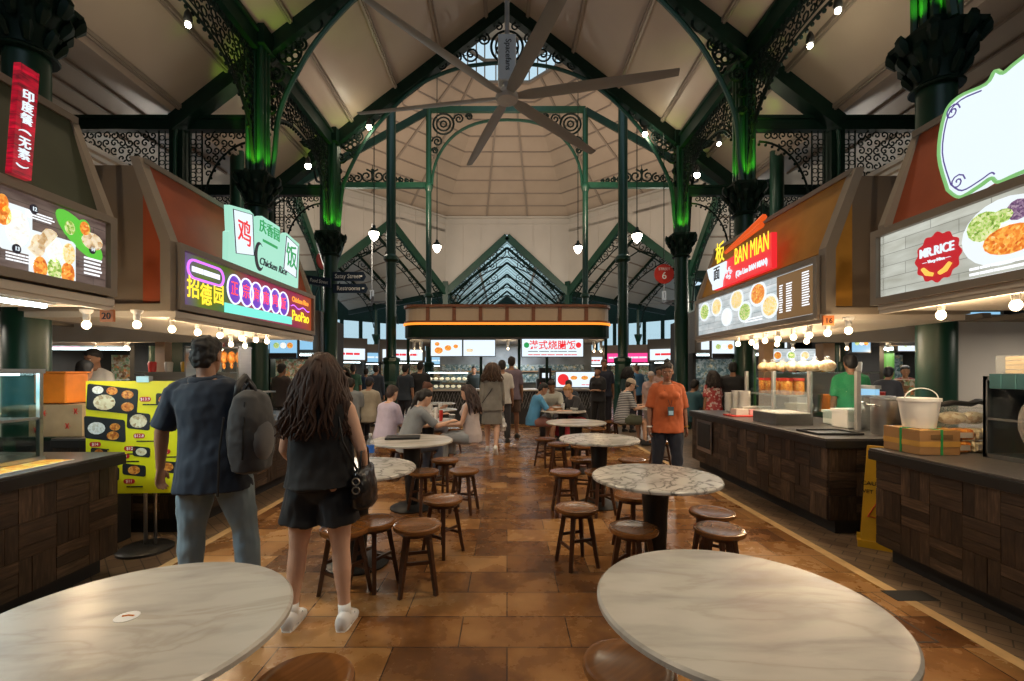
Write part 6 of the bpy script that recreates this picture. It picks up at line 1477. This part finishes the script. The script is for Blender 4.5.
    kk = Matrix.Diagonal((k, k, k, 1))
    def sc(mb):
        mb.v = [(v[0] * k, v[1] * k, v[2] * k) for v in mb.v]; return mb
    bo = solid(sc(body), 'person', smat(skin), None, vox if not near else .0065, 0)
    bo.location = (X, Y, Z); bo.rotation_euler = (0, 0, R(face)); tag(bo, label, 'person', group)
    # trousers, shorts or skirt
    mb = MB()
    if legs == 'dress' or legs == 'skirt':
        L_ = .42; torso(mb, .014, -.1, .12)
        a, b = J['l', -1], J['l', 1]
        if pose['pz'] < .7:
            for g in (-1, 1): mb.tube([J['l', g][0], J['l', g][1] + up * .0, J['l', g][1] + up * -.3 + fw * .03], [.12, .1, .09], 14)
            mb.tube([a[0].lerp(b[0], .5), a[1].lerp(b[1], .5), a[1].lerp(b[1], .5) - up * .26], [.11, .1, .09], 14)
        else:
            c0 = pel; mb.rings([[c0 + Vector((w * math.cos(x), d * math.sin(x) - .0, z)) for x in [2 * PI * i / 20 for i in range(20)]] for z, w, d in ((.1, .165, .12), (-.05, .19, .145), (-.2, .2, .16), (-.36, .21, .175))])
    else:
        torso(mb, .007, -.1, .1)
        mb.ball(pel + Vector((0, -.0, -.07)), (.13 * hw, .11, .08), 16, 10)
        for g in (-1, 1):
            hip, kn, an, T, S = J['l', g]; ad = .016
            if legs == 'long': mb.tube([hip, hip.lerp(kn, .4), kn, kn.lerp(an, .4), kn.lerp(an, .95)], [.108 * girth, .1 * girth, .078, .074, .066 if not f else .055], 16, ref=(0, 1, .01))
            elif legs == 'flare': mb.tube([hip, hip.lerp(kn, .3), hip.lerp(kn, .58)], [.112, .124, .133], 18, ref=(0, 1, .01))
            else: mb.tube([hip, hip.lerp(kn, .4), hip.lerp(kn, .85)], [.108, .105, .098], 16, ref=(0, 1, .01))
    nm = {'long': 'trousers', 'short': 'shorts', 'flare': 'shorts', 'dress': 'skirt', 'skirt': 'skirt'}[legs]
    solid(sc(mb), nm, cmat(bottom), bo, max(vox, .009), .011 if near else .006, 11, 1, .6)
    # top
    keep = prof[:]; base = prof[2] if pose['pz'] > .7 else prof[3]
    prof[:] = [(hem, base[1] + ((.014 if f else .03) if pose['pz'] > .7 else 0), base[2] + .022, base[3])] + [(a_, max(b_, base[1] * .96) if (a_ < .3 and loose) else b_, max(c_, base[2] * (.93 if a_ < .3 else .8)) if (a_ < .3 and loose) else c_, d_) for a_, b_, c_, d_ in prof if a_ > max(hem + .03, -.04)]
    torso(mb := MB(), .02 if not f else .022, -1, .54); prof[:] = keep
    for g in (-1, 1):
        shd, el, wr, A, B_ = J['a', g]
        if sleeve > 0:
            mb.tube([spine(.53)[0] + Vector((g * .045, -.01, 0)), shd + Vector((-g * .03, -.004, .03))], [.06, .052], 12)
            mb.ball(shd - Vector((g * .012, 0, -.002)), .071 * girth ** .5, 14, 10)
            e = shd.lerp(el, min(1, sleeve / .7)); pts = [shd, shd.lerp(e, .5), e]; rr_ = [.068 * girth, .066 * girth, .064 * girth]
            if sleeve > .8: pts = [shd, shd.lerp(el, .6), el, el.lerp(wr, .5), el.lerp(wr, .92)]; rr_ = [.068, .06, .052, .045, .038]
            mb.tube(pts, rr_, 14, ref=(0, .6, .8))
        else:
            mb.tube([spine(.44)[0] + Vector((g * .1, 0, 0)), spine(.52)[0] + Vector((g * .105, -.01, .0)), spine(.545)[0] + Vector((g * .075, -.01, 0))], [.05, .035, .02], 10)
    solid(sc(mb), 'top' if f else 'shirt', cmat(top, tkind), bo, max(vox, .009), .010 if near else .005, 10, 1, .7)
    # shoes
    for g in (-1, 1):
        hip, kn, an, T, S = J['l', g]; fd = J['f', g]; u = Vector((0, 0, 1)); u = (u - fd * u.dot(fd)).normalized(); s = fd.cross(u)
        rs = []
        for t, w, hh, zo in ((-.082, .024, .05, -.035), (-.068, .038, .06, -.03), (-.02, .042, .066, -.025), (.04, .045, .052, -.04), (.1, .047, .034, -.053), (.15, .04, .026, -.06), (.175, .02, .018, -.066)):
            w *= 1.12 if near else 1; rs.append([an + fd * t + s * (w * math.cos(x)) + u * (zo + max(hh * math.sin(x), -.09 - zo + .002)) for x in [2 * PI * i / 14 for i in range(14)]])
        mb = MB(); mb.rings(rs); so = sc(mb).obj('shoe', cmat(shoe), bo, True)
        if near:
            mb = MB(); rs = []
            for t, w in ((-.083, .024), (-.06, .038), (0, .043), (.05, .046), (.1, .051), (.155, .042), (.182, .02)):
                rs.append([an + fd * t + s * (w * x) + u * z for x, z in ((-1, -.092), (1, -.092), (1.02, -.066), (-1.02, -.066))])
            mb.rings(rs); sc(mb).obj('sole', M['white'], so)
            if shoe[0] > .4:
                mb = MB(); mb.tube([an + up * -.02 - S * 0, an - S * .075], [.041, .039], 14); sc(mb).obj('sock', M['white'], bo, True)
                mb = MB(); mb.bar(an + fd * .0 - u * .05 + s * .042, an + fd * .08 - u * .03 + s * .04, .004, .03); mb.bar(an + fd * .0 - u * .05 - s * .042, an + fd * .08 - u * .03 - s * .04, .004, .03); sc(mb).obj('side_mark', M['grey'], so)
    # hair
    hm = hmat(hair); mb = MB(); NR = 20
    hr = [(.022, .04, .02, -.052), (.055, .066, .04, -.055), (.09, .079, .058, -.045), (.125, .083, .08, -.026), (.16, .084, .1, -.01), (.19, .079, .098, -.006), (.215, .064, .082, -.007), (.235, .036, .048, -.008), (.242, .012, .016, -.008)]
    if faced: hr = hr[2:]
    if not cap or hstyle != 'short':
        mb.rings([[HP(w * math.cos(a), o + d * math.sin(a), z) for a in [2 * PI * i / NR for i in range(NR)]] for z, w, d, o in hr])
    else: mb.rings([[HP(w * math.cos(a), o + d * math.sin(a), z) for a in [2 * PI * i / NR for i in range(NR)]] for z, w, d, o in hr[:5]])
    if hstyle == 'bun': mb.ball(HP(0, -.075, .2) if not faced else HP(0, -.03, .245), .042, 12, 8)
    if hstyle == 'pony': mb.tube([HP(0, -.09, .16), HP(0, -.14, .1), HP(.01, -.13, -.02), HP(.0, -.12, -.02 - hlen * .5)], [.03, .035, .03, .008], 10)
    solid(sc(mb), 'hair', hm, bo, .009 if near else .015, .010 if near else .005, 34, 1)
    if hstyle == 'long':
        rr = random.Random(5); mb = MB(); nL = 150 if near else 46
        for i in range(nL):
            a = PI + PI * (.04 + .92 * i / nL) + rr.uniform(-.05, .05); 
            if near: a = PI + PI * (-.1 + 1.2 * rr.random())
            r0 = rr.uniform(.55, 1.0); cx, cy = math.cos(a), math.sin(a); L = hlen * rr.uniform(.75, 1.08)
            pts = []; ph = rr.uniform(0, 6); rad = []; ph2 = rr.uniform(.6, 1.5)
            nS = 9
            for j in range(nS + 1):
                t = j / nS; z = .215 - t * (L + .215)
                bulge = .078 + .03 * min(1, t * 2) + .02 * t
                x = cx * (bulge + .02) * (.55 + .45 * min(1, t * 5)) * (r0 * .4 + .6) * (1 + .5 * t); y = cy * (bulge + .03) * (.5 + .5 * min(1, t * 5)) * (r0 * .3 + .7) - .012
                wv = .022 * t ** .7 * math.sin(ph + t * 13 * ph2); x += wv - pose.get('hairx', 0) * t * t * (.09 + .05 * math.sin(ph)); y += .6 * wv
                if z < -.05: y = min(y, -.085 - .03 * rr.random()) if cy < -.15 else y
                pts.append(HP(x, y, z)); rad.append((.016 if near else .028) * (1 - .72 * t ** 2))
            mb.tube(pts, rad, 5)
        sc(mb).obj('hair_strands', hm, bo, True)
    if cap:
        mb = MB(); mb.rings([[HP(w * math.cos(a), o + d * math.sin(a), z) for a in [2 * PI * i / NR for i in range(NR)]] for z, w, d, o in [(.135, .086, .104, -.003), (.16, .088, .106, -.004), (.2, .08, .095, -.006), (.228, .055, .068, -.008), (.243, .015, .02, -.01)]])
        mb.rings([[HP(x * .075, .09 + y * .075, .138 + z) for x, y in ((-1, -.3), (-.9, .6), (-.5, 1), (.5, 1), (.9, .6), (1, -.3))] for z in (0, .008)])
        sc(mb).obj('cap', cmat(cap), bo, True, ang=50)
    if faced:
        e = MB(); ip = MB()
        for g in (-1, 1):
            e.ball(HP(g * .031, .0805, .106), (.0125, .008, .006), 10, 6); ip.ball(HP(g * .031, .088, .106), (.005, .003, .005), 8, 5)
            ip.tube([HP(g * .014, .094, .122), HP(g * .032, .094, .128), HP(g * .05, .082, .122)], .0035, 5)
        sc(e).obj('eyes', M['white'], bo, True); sc(ip).obj('iris_and_brows', hm, bo, True)
        l = MB(); l.ball(HP(0, .097, .044), (.022, .009, .007), 10, 6); sc(l).obj('lips', mat('lips', (.3, .09, .07), .45) if 'lips' not in bpy.data.materials else bpy.data.materials['lips'], bo, True)
    bo['_j'] = 0; del bo['_j']
    wl = lambda v: Matrix.Translation((X, Y, Z)) @ Matrix.Rotation(R(face), 4, 'Z') @ (v * k)
    return bo, J, k, HP, spine, wl

def build_people():
    # man in dark blue shirt with a backpack
    d = 2.9
    bo, J, k, HP, sp, wl = person('man seen from behind in dark blue shirt and light blue trousers, carrying a backpack', at(214, d), d, 3, 1.72, 'm', P_(STAND, lean=3, side=-8, legs=[((.12, .02, -1), (.02, 0, -1)), ((.2, .1, -1), (.1, -.06, -1))], arms=[((.4, .02, -1), (.12, .12, -1)), ((.3, .1, -1), (-.25, .5, -.9))]),
        'tan', (.012, .01, .009), 'short', (.003, .012, .03), sleeve=.62, bottom=(.16, .22, .26), legs='long', vox=.008, hem=-.16, girth=1.1, shoe=(.05, .05, .05))
    mb = MB(); mb.tube([(sp(.55)[0] + Vector((.08 * math.cos(a), .074 * math.sin(a) - .006, .012 * math.sin(a)))) * k for a in [2 * PI * i / 24 for i in range(24)]], .024, 8, closed=True, r2=.03); mb.obj('collar', bo.children[1].data.materials[0], bo, True)
    mb = MB()
    c = Vector((.27, -.07, 1.18)); rs = []
    for z, w, dd in ((-.3, .06, .1), (-.28, .09, .14), (-.1, .115, .16), (.08, .1, .15), (.17, .075, .12), (.21, .04, .06)):
        rs.append([c + Vector((w * math.copysign(abs(math.cos(a)) ** .7, math.cos(a)), dd * math.copysign(abs(math.sin(a)) ** .7, math.sin(a)), z)) for a in [2 * PI * i / 24 for i in range(24)]])
    mb.rings(rs); M['pack'] = cmat((.045, .047, .05))
    o = solid(mb, 'backpack', M['pack'], None, .012, .008, 12, 1); o.location = bo.location; o.rotation_euler = (0, 0, R(3 + 0)); tag(o, 'grey and black backpack hanging on the man\'s right shoulder', 'backpack')
    q = MB(); q.tube([c + Vector((-.06, -.06, .16)), Vector((.2, -.09, 1.42)), Vector((.19, -.0, 1.47)), Vector((.19, .1, 1.4)), Vector((.25, .13, 1.2)), c + Vector((-.06, .1, -.2))], .022, 8, r2=.022); q.obj('shoulder_strap', M['black'], o, True)
    q = MB(); q.tube([c + Vector((-.03, -.03, .2)), c + Vector((0, -.03, .26)), c + Vector((.04, -.03, .2))], .008, 6); q.obj('top_loop', M['black'], o, True)
    q = MB(); q.ball(c + Vector((.085, -.03, -.1)), (.045, .11, .13), 14, 8); q.obj('front_pocket', cmat((.12, .125, .13)), o, True)
    q = MB(); q.tube([c + Vector((.02, -.155, -.2)), c + Vector((.03, -.16, .0)), c + Vector((.02, -.125, .14))], .006, 5); q.obj('zip', M['blackmetal'], o)
    q = MB(); q.tube([c + Vector((-.1, -.13, .05)), c + Vector((-.12, -.14, -.15)), c + Vector((-.13, -.14, -.42))], .007, 5); q.obj('loose_strap', M['black'], o)
    # brown haired woman
    d = 2.7
    bo, J, k, HP, sp, wl = person('woman seen from behind, long brown hair, black sleeveless top, black shorts and white sneakers', at(321, d), d, 2, 1.6, 'f', P_(STAND, lean=1, legs=[((.13, .04, -1), (.08, -.05, -1)), ((.07, .0, -1), (.07, -.03, -1))], arms=[((.3, .12, -1), (.0, .8, -.6)), ((.36, -.06, -1), (-.05, .5, -.85))], head=(2, 12), hairx=.35),
        'light', (.04, .016, .008), 'long', (.004, .004, .005), sleeve=0, bottom=(.004, .005, .007), legs='flare', vox=.008, hem=-.02, shoe=(.7, .7, .7), hlen=.3, girth=1.08)
    c = Vector((.25, .02, .83)); mb = MB(); rs = []
    for z, w, dd in ((-.13, .05, .1), (-.11, .065, .14), (0, .06, .15), (.09, .04, .14), (.11, .02, .12)):
        rs.append([c + Vector((w * math.cos(a), dd * math.copysign(abs(math.sin(a)) ** .7, math.sin(a)), z)) for a in [2 * PI * i / 20 for i in range(20)]])
    mb.rings(rs); o = solid(mb, 'handbag', mat('black_leather', (.01, .01, .011), .25), None, .009, .006, 16, 1); o.location = bo.location; o.rotation_euler = bo.rotation_euler; tag(o, 'black leather handbag with rings hanging at the woman\'s hip', 'handbag')
    q = MB(); q.tube([c + Vector((0, -.09, .1)), c + Vector((.0, -.07, .2)), c + Vector((.0, 0, .235)), c + Vector((0, .07, .2)), c + Vector((0, .09, .1))], .007, 6); q.obj('handle', M['black'], o, True)
    q = MB(); q.tube([c + Vector((-.02, -.08, .1)), Vector((.16, -.1, 1.1)), Vector((.12, -.08, 1.3)), Vector((.11, .0, 1.345)), Vector((.13, .1, 1.2)), c + Vector((-.02, .1, .1))], .006, 6); q.obj('long_strap', M['black'], o, True)
    q = MB()
    for z in (.05, .0): q.tube([c + Vector((-.005 + .02 * math.cos(2 * PI * i / 12), -.158, z + .02 * math.sin(2 * PI * i / 12))) for i in range(12)], .004, 5, closed=True)
    q.obj('metal_rings', M['steel'], o)
    # woman in the orange shirt
    d = 5.8
    bo, J, k, HP, sp, wl = person('woman in orange shirt and dark trousers walking towards the camera with a lanyard', at(667, d), d, 176, 1.62, 'f', P_(WALK, lean=0, arms=[((.24, -.02, -1), (.06, .2, -1)), ((.24, .03, -1), (.06, .16, -1))], legs=[((.05, .14, -1), (.02, 0, -1)), ((.05, -.06, -1), (.02, -.22, -1))], head=(6, -12)),
        'dark', (.014, .01, .009), 'bun', (.4, .085, .02), sleeve=.66, bottom=(.012, .018, .035), legs='long', vox=.0095, hem=-.12, faced=True, girth=1.08)
    mb = MB(); p = sp(.52)[0]; p2 = sp(.2)[0]; mb.tube([p * k + Vector((-.07, .0, 0)), (p + Vector((-.06, .11, -.06))) * k, (p2 + Vector((.0, .175, .03))) * k, (p + Vector((.06, .11, -.06))) * k, p * k + Vector((.07, 0, 0))], .005, 5); mb.obj('lanyard', M['ink'], bo)
    mb = MB(); c = (p2 + Vector((0, .18, -.02))) * k; mb.cbox(c.x, c.y, c.z, .07, .012, .11); mb.obj('badge_holder', cmat((.05, .09, .12)), bo); mb = MB(); mb.cbox(c.x, c.y + .008, c.z - .02, .055, .004, .05); mb.obj('badge_card', cmat((.4, .65, .85)), bo)
    for g in (-1, 1): 
        w = J['a', g][2] * k; mb = MB(); b = J['a', g][4]; mb.tube([w - b * .01, w + b * .008], .034, 12); mb.obj('bracelet' if g > 0 else 'wristwatch', M['white'] if g > 0 else mat('gold', (.6, .4, .1), .3, metal=1), bo)
    # woman in grey dress with cap
    d = 8.5
    bo, J, k, HP, sp, wl = person('woman in grey dress and pale cap walking away with a white bag', at(492, d), d, -5, 1.68, 'f', WALK, 'light', (.06, .03, .015), 'long', (.2, .19, .17), sleeve=.9, bottom=(.2, .19, .17), legs='dress', shoe=(.7, .7, .68), cap=(.6, .56, .5), hlen=.14, hem=-.1, vox=.012)
    mb = MB(); mb.tube([(0, 0, .28), (.0, 0, .2), (0, 0, .08), (0, 0, .0)], [.01, .05, .11, .07], 12, r2=[.01, .035, .07, .05]); o = solid(mb, 'plastic_bag', M['wovenbag'], None, .012, .02, 14, 1); o.location = (at(503, 8.6), 8.55, .4); tag(o, 'white plastic carrier bag held by the woman in grey', 'bag')
    q = MB(); q.tube([(-.02, 0, .26), (0, 0, .36), (.02, 0, .26)], .006, 5); q.obj('handle', M['wovenbag'], o)
    mb = MB(); mb.tube([sp(.5)[0] * k + Vector((.1, -.06, 0)), sp(.3)[0] * k + Vector((0, -.135, 0)), sp(.05)[0] * k + Vector((-.17, -.1, 0))], .008, 5); mb.obj('bag_strap', M['ink'], bo)
    G = 'diners and visitors in the background'
    S = [
     ('man in purple grey shirt and brown shorts beside the woman in the cap', 511.5, 10.4, -8, 1.84, 'm', STAND, 'tan', (.02, .012, .01), 'short', (.17, .13, .17), .62, (.1, .06, .04), 'short', {}),
     ('person in white shirt partly hidden behind the woman in the cap', 502, 9.7, -5, 1.74, 'm', STAND, 'tan', (.015, .012, .01), 'short', (.55, .52, .48), .62, (.05, .05, .06), 'long', {}),
     ('long haired woman in lilac top and pale skirt sitting sideways on a stool', 472, 6.82, 75, 1.6, 'f', P_(SIT, lean=6), 'light', (.03, .012, .01), 'long', (.48, .42, .42), 0, (.28, .3, .32), 'skirt', dict(hlen=.26, vox=.012)),
     ('woman in grey T shirt with dark ponytail leaning over the laptop table side', 408, 6.0, -55, 1.62, 'f', P_(SITL, lean=26, arms=[((.3, .6, -.9), (-.1, 1, .0)), ((.3, .7, -.7), (-.2, 1, .2))]), 'light', (.012, .01, .01), 'pony', (.2, .22, .24), .62, (.05, .06, .09), 'long', dict(vox=.012, hlen=.35)),
     ('woman in lilac shirt sitting left of the woman with the ponytail', 385, 6.5, -30, 1.62, 'f', P_(SIT, lean=14), 'light', (.03, .015, .012), 'short', (.45, .4, .52), .62, (.3, .32, .4), 'long', dict(vox=.013)),
     ('man in beige T shirt and navy cap sitting with his back turned', 368, 9.6, 0, 1.78, 'm', SIT, 'mid', (.015, .012, .01), 'short', (.36, .32, .25), .62, (.03, .03, .04), 'long', dict(cap=(.015, .02, .04))),
     ('person in grey shirt sitting left of the navy cap man', 350, 9.4, 10, 1.74, 'm', SIT, 'mid', (.02, .015, .012), 'short', (.2, .22, .24), .62, (.03, .03, .04), 'long', dict(girth=1.15)),
     ('reddish haired woman in white blouse eating at the busy left table', 422, 8.0, -75, 1.62, 'f', P_(SIT, arms=[((.15, .5, -1), (-.2, 1, .5)), ((.15, .4, -1), (-.2, 1, .1))]), 'light', (.09, .03, .015), 'bun', (.6, .58, .56), .9, (.1, .1, .12), 'long', {}),
     ('man in black standing at the left kiosk counter', 405, 11.3, -20, 1.68, 'm', STAND, 'mid', (.012, .01, .01), 'short', (.02, .03, .045), .62, (.03, .03, .04), 'long', {}),
     ('dark haired person in black with bag at the kiosk pastry case', 420, 11.6, -5, 1.74, 'm', STAND, 'mid', (.012, .01, .01), 'short', (.012, .012, .014), .9, (.02, .02, .02), 'long', dict(girth=1.2)),
     ('boy in bright blue T shirt eating at the right table', 533, 8.95, -78, 1.62, 'm', P_(SITL, lean=20), 'mid', (.012, .01, .01), 'short', (.08, .3, .55), .62, (.3, .14, .12), 'short', dict(vox=.012)),
     ('blonde woman in dark top leaning over her food', 580, 9.1, 120, 1.62, 'f', P_(SITL, lean=34), 'light', (.4, .2, .06), 'bun', (.025, .025, .03), .62, (.35, .02, .03), 'skirt', dict(vox=.012)),
     ('man in pale shirt facing the camera behind the blue shirted boy', 553, 9.9, 165, 1.7, 'm', P_(SITL, lean=18), 'tan', (.015, .01, .01), 'short', (.45, .45, .4), .62, (.05, .05, .06), 'long', dict(faced=True)),
     ('dark haired diner behind the blonde woman', 569, 10.6, 170, 1.66, 'm', P_(SITL, lean=16), 'mid', (.012, .01, .01), 'short', (.02, .03, .05), .62, (.05, .05, .06), 'long', {}),
     ('woman in black standing with folded arms right of the kiosk', 598, 11.2, 150, 1.62, 'f', P_(STAND, arms=[((.1, .1, -1), (-.8, .7, .1))] * 2), 'mid', (.02, .012, .01), 'short', (.015, .015, .018), .62, (.02, .02, .02), 'long', {}),
     ('tall man in navy standing right of the kiosk', 604, 11.8, 175, 1.82, 'm', STAND, 'tan', (.1, .07, .05), 'short', (.012, .016, .035), .62, (.02, .02, .03), 'long', {}),
     ('bearded man in striped T shirt and beige cap using his phone', 622, 9.4, -82, 1.76, 'm', P_(SIT, lean=16, arms=[((.1, .4, -1), (-.15, 1, .2))] * 2, head=(24, 0)), 'light', (.04, .025, .015), 'short', (.5, .5, .5), .62, (.07, .08, .05), 'short', dict(tkind='stripe', cap=(.42, .34, .26), vox=.012)),
     ('dark haired woman in teal behind the striped shirt man', 628, 11.4, -50, 1.62, 'f', STAND, 'light', (.012, .01, .01), 'long', (.03, .07, .08), .62, (.03, .03, .04), 'long', dict(hlen=.1)),
     ('man in bright blue shirt far behind the right tall post', 637, 13.5, 20, 1.72, 'm', STAND, 'mid', (.1, .06, .04), 'short', (.08, .22, .4), .62, (.04, .04, .05), 'long', {}),
     ('person in pink floral top and pale hat left of the orange shirt woman', 651, 10.6, 160, 1.5, 'f', STAND, 'light', (.08, .04, .03), 'short', (.5, .36, .34), .62, (.3, .25, .25), 'long', dict(cap=(.5, .42, .4))),
     ('man in dusty pink shirt beside the person with the pale hat', 658, 11.4, 200, 1.62, 'm', STAND, 'mid', (.02, .015, .01), 'short', (.4, .25, .22), .62, (.05, .05, .06), 'long', {}),
     ('person in teal T shirt sitting at right near the counter end', 691, 9.6, -60, 1.68, 'm', P_(SIT, lean=12), 'tan', (.012, .01, .01), 'short', (.03, .1, .13), .62, (.05, .05, .06), 'long', {}),
     ('woman in red floral blouse with long dark hair near the counter end', 713, 8.9, 15, 1.52, 'f', STAND, 'tan', (.02, .012, .01), 'long', (.35, .03, .03), .62, (.1, .02, .02), 'long', dict(tkind='floral', hlen=.16)),
     ('person in black hooded top behind the bowl stacks', 733, 8.9, -30, 1.68, 'm', STAND, 'tan', (.01, .01, .01), 'short', (.01, .01, .012), .9, (.02, .02, .02), 'long', dict(girth=1.2)),
     ('cook in green T shirt inside the noodle stall', 851, 6.5, -15, 1.74, 'm', STAND, 'tan', (.012, .01, .01), 'short', (.02, .25, .09), .62, (.03, .03, .04), 'long', {}),
     ('kitchen worker in black bending behind the stock pots', 884, 8.3, -60, 1.62, 'm', P_(STAND, lean=25), 'tan', (.012, .01, .01), 'short', (.02, .02, .025), .62, (.03, .03, .04), 'long', {}),
     ('kitchen worker in dark red far behind the white bucket', 905, 9.2, 150, 1.62, 'f', STAND, 'tan', (.012, .01, .01), 'short', (.2, .03, .02), .62, (.03, .03, .04), 'long', {}),
     ('cook in white shirt facing the camera in the left kitchen', 97, 6.15, 172, 1.8, 'm', P_(STAND, head=(14, 6)), 'tan', (.012, .01, .01), 'short', (.6, .58, .55), .62, (.03, .03, .04), 'long', dict(faced=True, cap=None)),
     ('dark haired person in black in front of the left cook', 80, 5.25, 15, 1.63, 'f', P_(STAND, lean=10), 'mid', (.01, .012, .016), 'short', (.012, .014, .018), .9, (.02, .02, .02), 'long', dict(girth=1.25)),
     ('dark clothed visitor at the far left behind the brown haired woman', 281, 9.4, -15, 1.66, 'm', STAND, 'tan', (.012, .01, .01), 'short', (.03, .02, .02), .62, (.03, .03, .04), 'long', {}),
     ('woman in beige far away left of the green shirted visitor', 344, 12.6, 170, 1.62, 'f', STAND, 'light', (.02, .015, .01), 'long', (.2, .15, .12), .62, (.03, .03, .04), 'long', dict(hlen=.1)),
     ('far visitor in green shirt left of the left tall post', 353, 13.2, 5, 1.7, 'm', STAND, 'mid', (.05, .05, .05), 'short', (.04, .12, .08), .62, (.03, .03, .04), 'long', {}),
     ('far visitor in navy jacket just left of the tall post', 376, 12.5, -10, 1.68, 'm', STAND, 'mid', (.012, .01, .01), 'short', (.02, .03, .05), .9, (.03, .03, .04), 'long', {}),
     ('far visitor with blue bag between the green and navy visitors', 366, 13.8, 15, 1.6, 'f', STAND, 'mid', (.02, .015, .01), 'short', (.03, .06, .12), .62, (.03, .03, .04), 'long', {}),
     ('kiosk cashier in black behind the counter', 474, 14.6, 178, 1.68, 'm', STAND, 'mid', (.012, .01, .01), 'short', (.02, .03, .03), .62, (.03, .03, .04), 'long', dict(faced=True)),
     ('far woman in white shirt right of the orange shirt woman', 686, 13.0, 170, 1.62, 'f', STAND, 'light', (.015, .01, .01), 'short', (.55, .55, .53), .62, (.02, .02, .03), 'long', {}),
    ]
    for (lab, px, d, fc, H, sx, po, sk, ha, hs, tp, sl, bt, lg, kw) in S:
        kw = dict(kw); kw.setdefault('vox', .016)
        person(lab, at(px, d), d, fc, H, sx, po, sk, ha, hs, tp, sleeve=sl, bottom=bt, legs=lg, **kw)
def light(name, kind, loc, power, col, size=.1, rot=None, spot=None, blend=.6):
    l = bpy.data.lights.new(name, kind); l.energy = power; l.color = col
    if kind == 'AREA': l.size = size
    else: l.shadow_soft_size = size
    if spot: l.spot_size = R(spot); l.spot_blend = blend
    o = bpy.data.objects.new(name, l); COL.objects.link(o); o.location = loc
    if rot: o.rotation_euler = rot
    return o
def aim(o, p):
    d = Vector(p) - o.location; o.rotation_euler = d.to_track_quat('-Z', 'Y').to_euler()
def build_lights():
    w = bpy.data.worlds.new('world'); bpy.context.scene.world = w; w.use_nodes = True
    t = w.node_tree; b = t.nodes['Background']
    b.inputs[0].default_value = (.55, .72, .85, 1); b.inputs[1].default_value = 1.0
    # truss spots on the tables; floods added, without fixtures, to brighten the roof
    for s in (-1, 1):
        for i, y in enumerate(CYS[s]):
            for dx, dy, pw in ((-.34, 0, 60), (-.04, -.36, 85)):
                o = light('column_uplight', 'SPOT', (s * (CX + dx), y + dy, 5.2), pw, (.45, 1, .05), .04, None, 60); aim(o, (s * (CX + dx * .2), y, 5.95))
        for y in (1.5, 6.8, 10.5):
            o = light('roof_fill_light', 'SPOT', (s * 3.9, y, 6.4), 38, (1, .84, .74), .3, None, 150); aim(o, (s * 1.8, y, 11))
            o = light('roof_fill_light', 'SPOT', (s * 5.2, y, 5.0), 15, (1, .9, .82), .3, None, 150); aim(o, (s * 7.5, y, 9))
        for y in (1.2, 5.2, 9.8):
            o = light('truss_spotlight', 'SPOT', (s * 3.6, y, 6.6), 350, (1, .78, .53), .12, None, 95); aim(o, (s * .9, y + .6, 0))
        o = light('hall_fill_light', 'SPOT', (s * 3.6, 19, 9.5), 900, (1, .73, .55), .4, None, 150); aim(o, (s * 1, 26, 15))  # hall floods have no fixtures, added to brighten dome and walls
        o = light('hall_fill_light', 'SPOT', (s * 6, 22, 8.5), 700, (1, .88, .7), .4, None, 150); aim(o, (s * 7.5, 31, 10.5))
    for s in (-1, 1):
        o = light('hall_fill_light', 'SPOT', (s * 4.5, 18, 8.0), 500, (1, .9, .76), .4, None, 150); aim(o, (s * 11, 17.5, 9.5))
        light('side_nave_fill_light', 'POINT', (s * 12, 13.5, 5.6), 160, (1, .9, .78), .5)  # added fill without a lamp, lifts the dark side naves
    for y in (30, 40):
        light('far_nave_light', 'POINT', (0, y, 6), 200, (1, .9, .75), .5)
    for x, y in ((-10, 30), (10, 30), (-13, 22), (13, 22)):
        light('side_nave_fill_light', 'POINT', (x, y, 6), 380, (1, .9, .76), .5)  # more added fill, deeper in the side naves
def stall_fill_lights():
    for s in (-1, 1):
        for x, y in ((3.7, 1.6), (3.9, 5.6), (5.8, 4.0), (6.5, 7.2), (6.2, 9.6)):
            light('kitchen_fill_light', 'AREA', (s * x, y, 1.95), 18, (1, .9, .76), .5)  # fill added under the canopies to lift the dark kitchens
def camera():
    c = bpy.data.cameras.new('camera'); o = bpy.data.objects.new('camera', c); COL.objects.link(o)
    o.location = (0, 0, EYE); o.rotation_euler = (PI / 2, 0, 0)
    c.sensor_width = 36; c.lens = 36 * F / 1024; c.shift_x = (512 - VX) / 1024; c.shift_y = (HZ - 340.5) / 1024
    c.clip_start = .05; c.clip_end = 300
    bpy.context.scene.camera = o
    sc = bpy.context.scene
    sc.view_settings.view_transform = 'Standard'; sc.view_settings.look = 'None'; sc.view_settings.gamma = 1
    sc.view_settings.use_curve_mapping = False; sc.view_settings.exposure = 0.15
init_mats(); init_foods(); build_shell(); build_structure(); build_octagon()
build_stalls(); build_far(); build_kiosk(); build_furniture(); build_goods(); build_fans(); build_signs(); build_people()
build_lights(); stall_fill_lights(); camera()
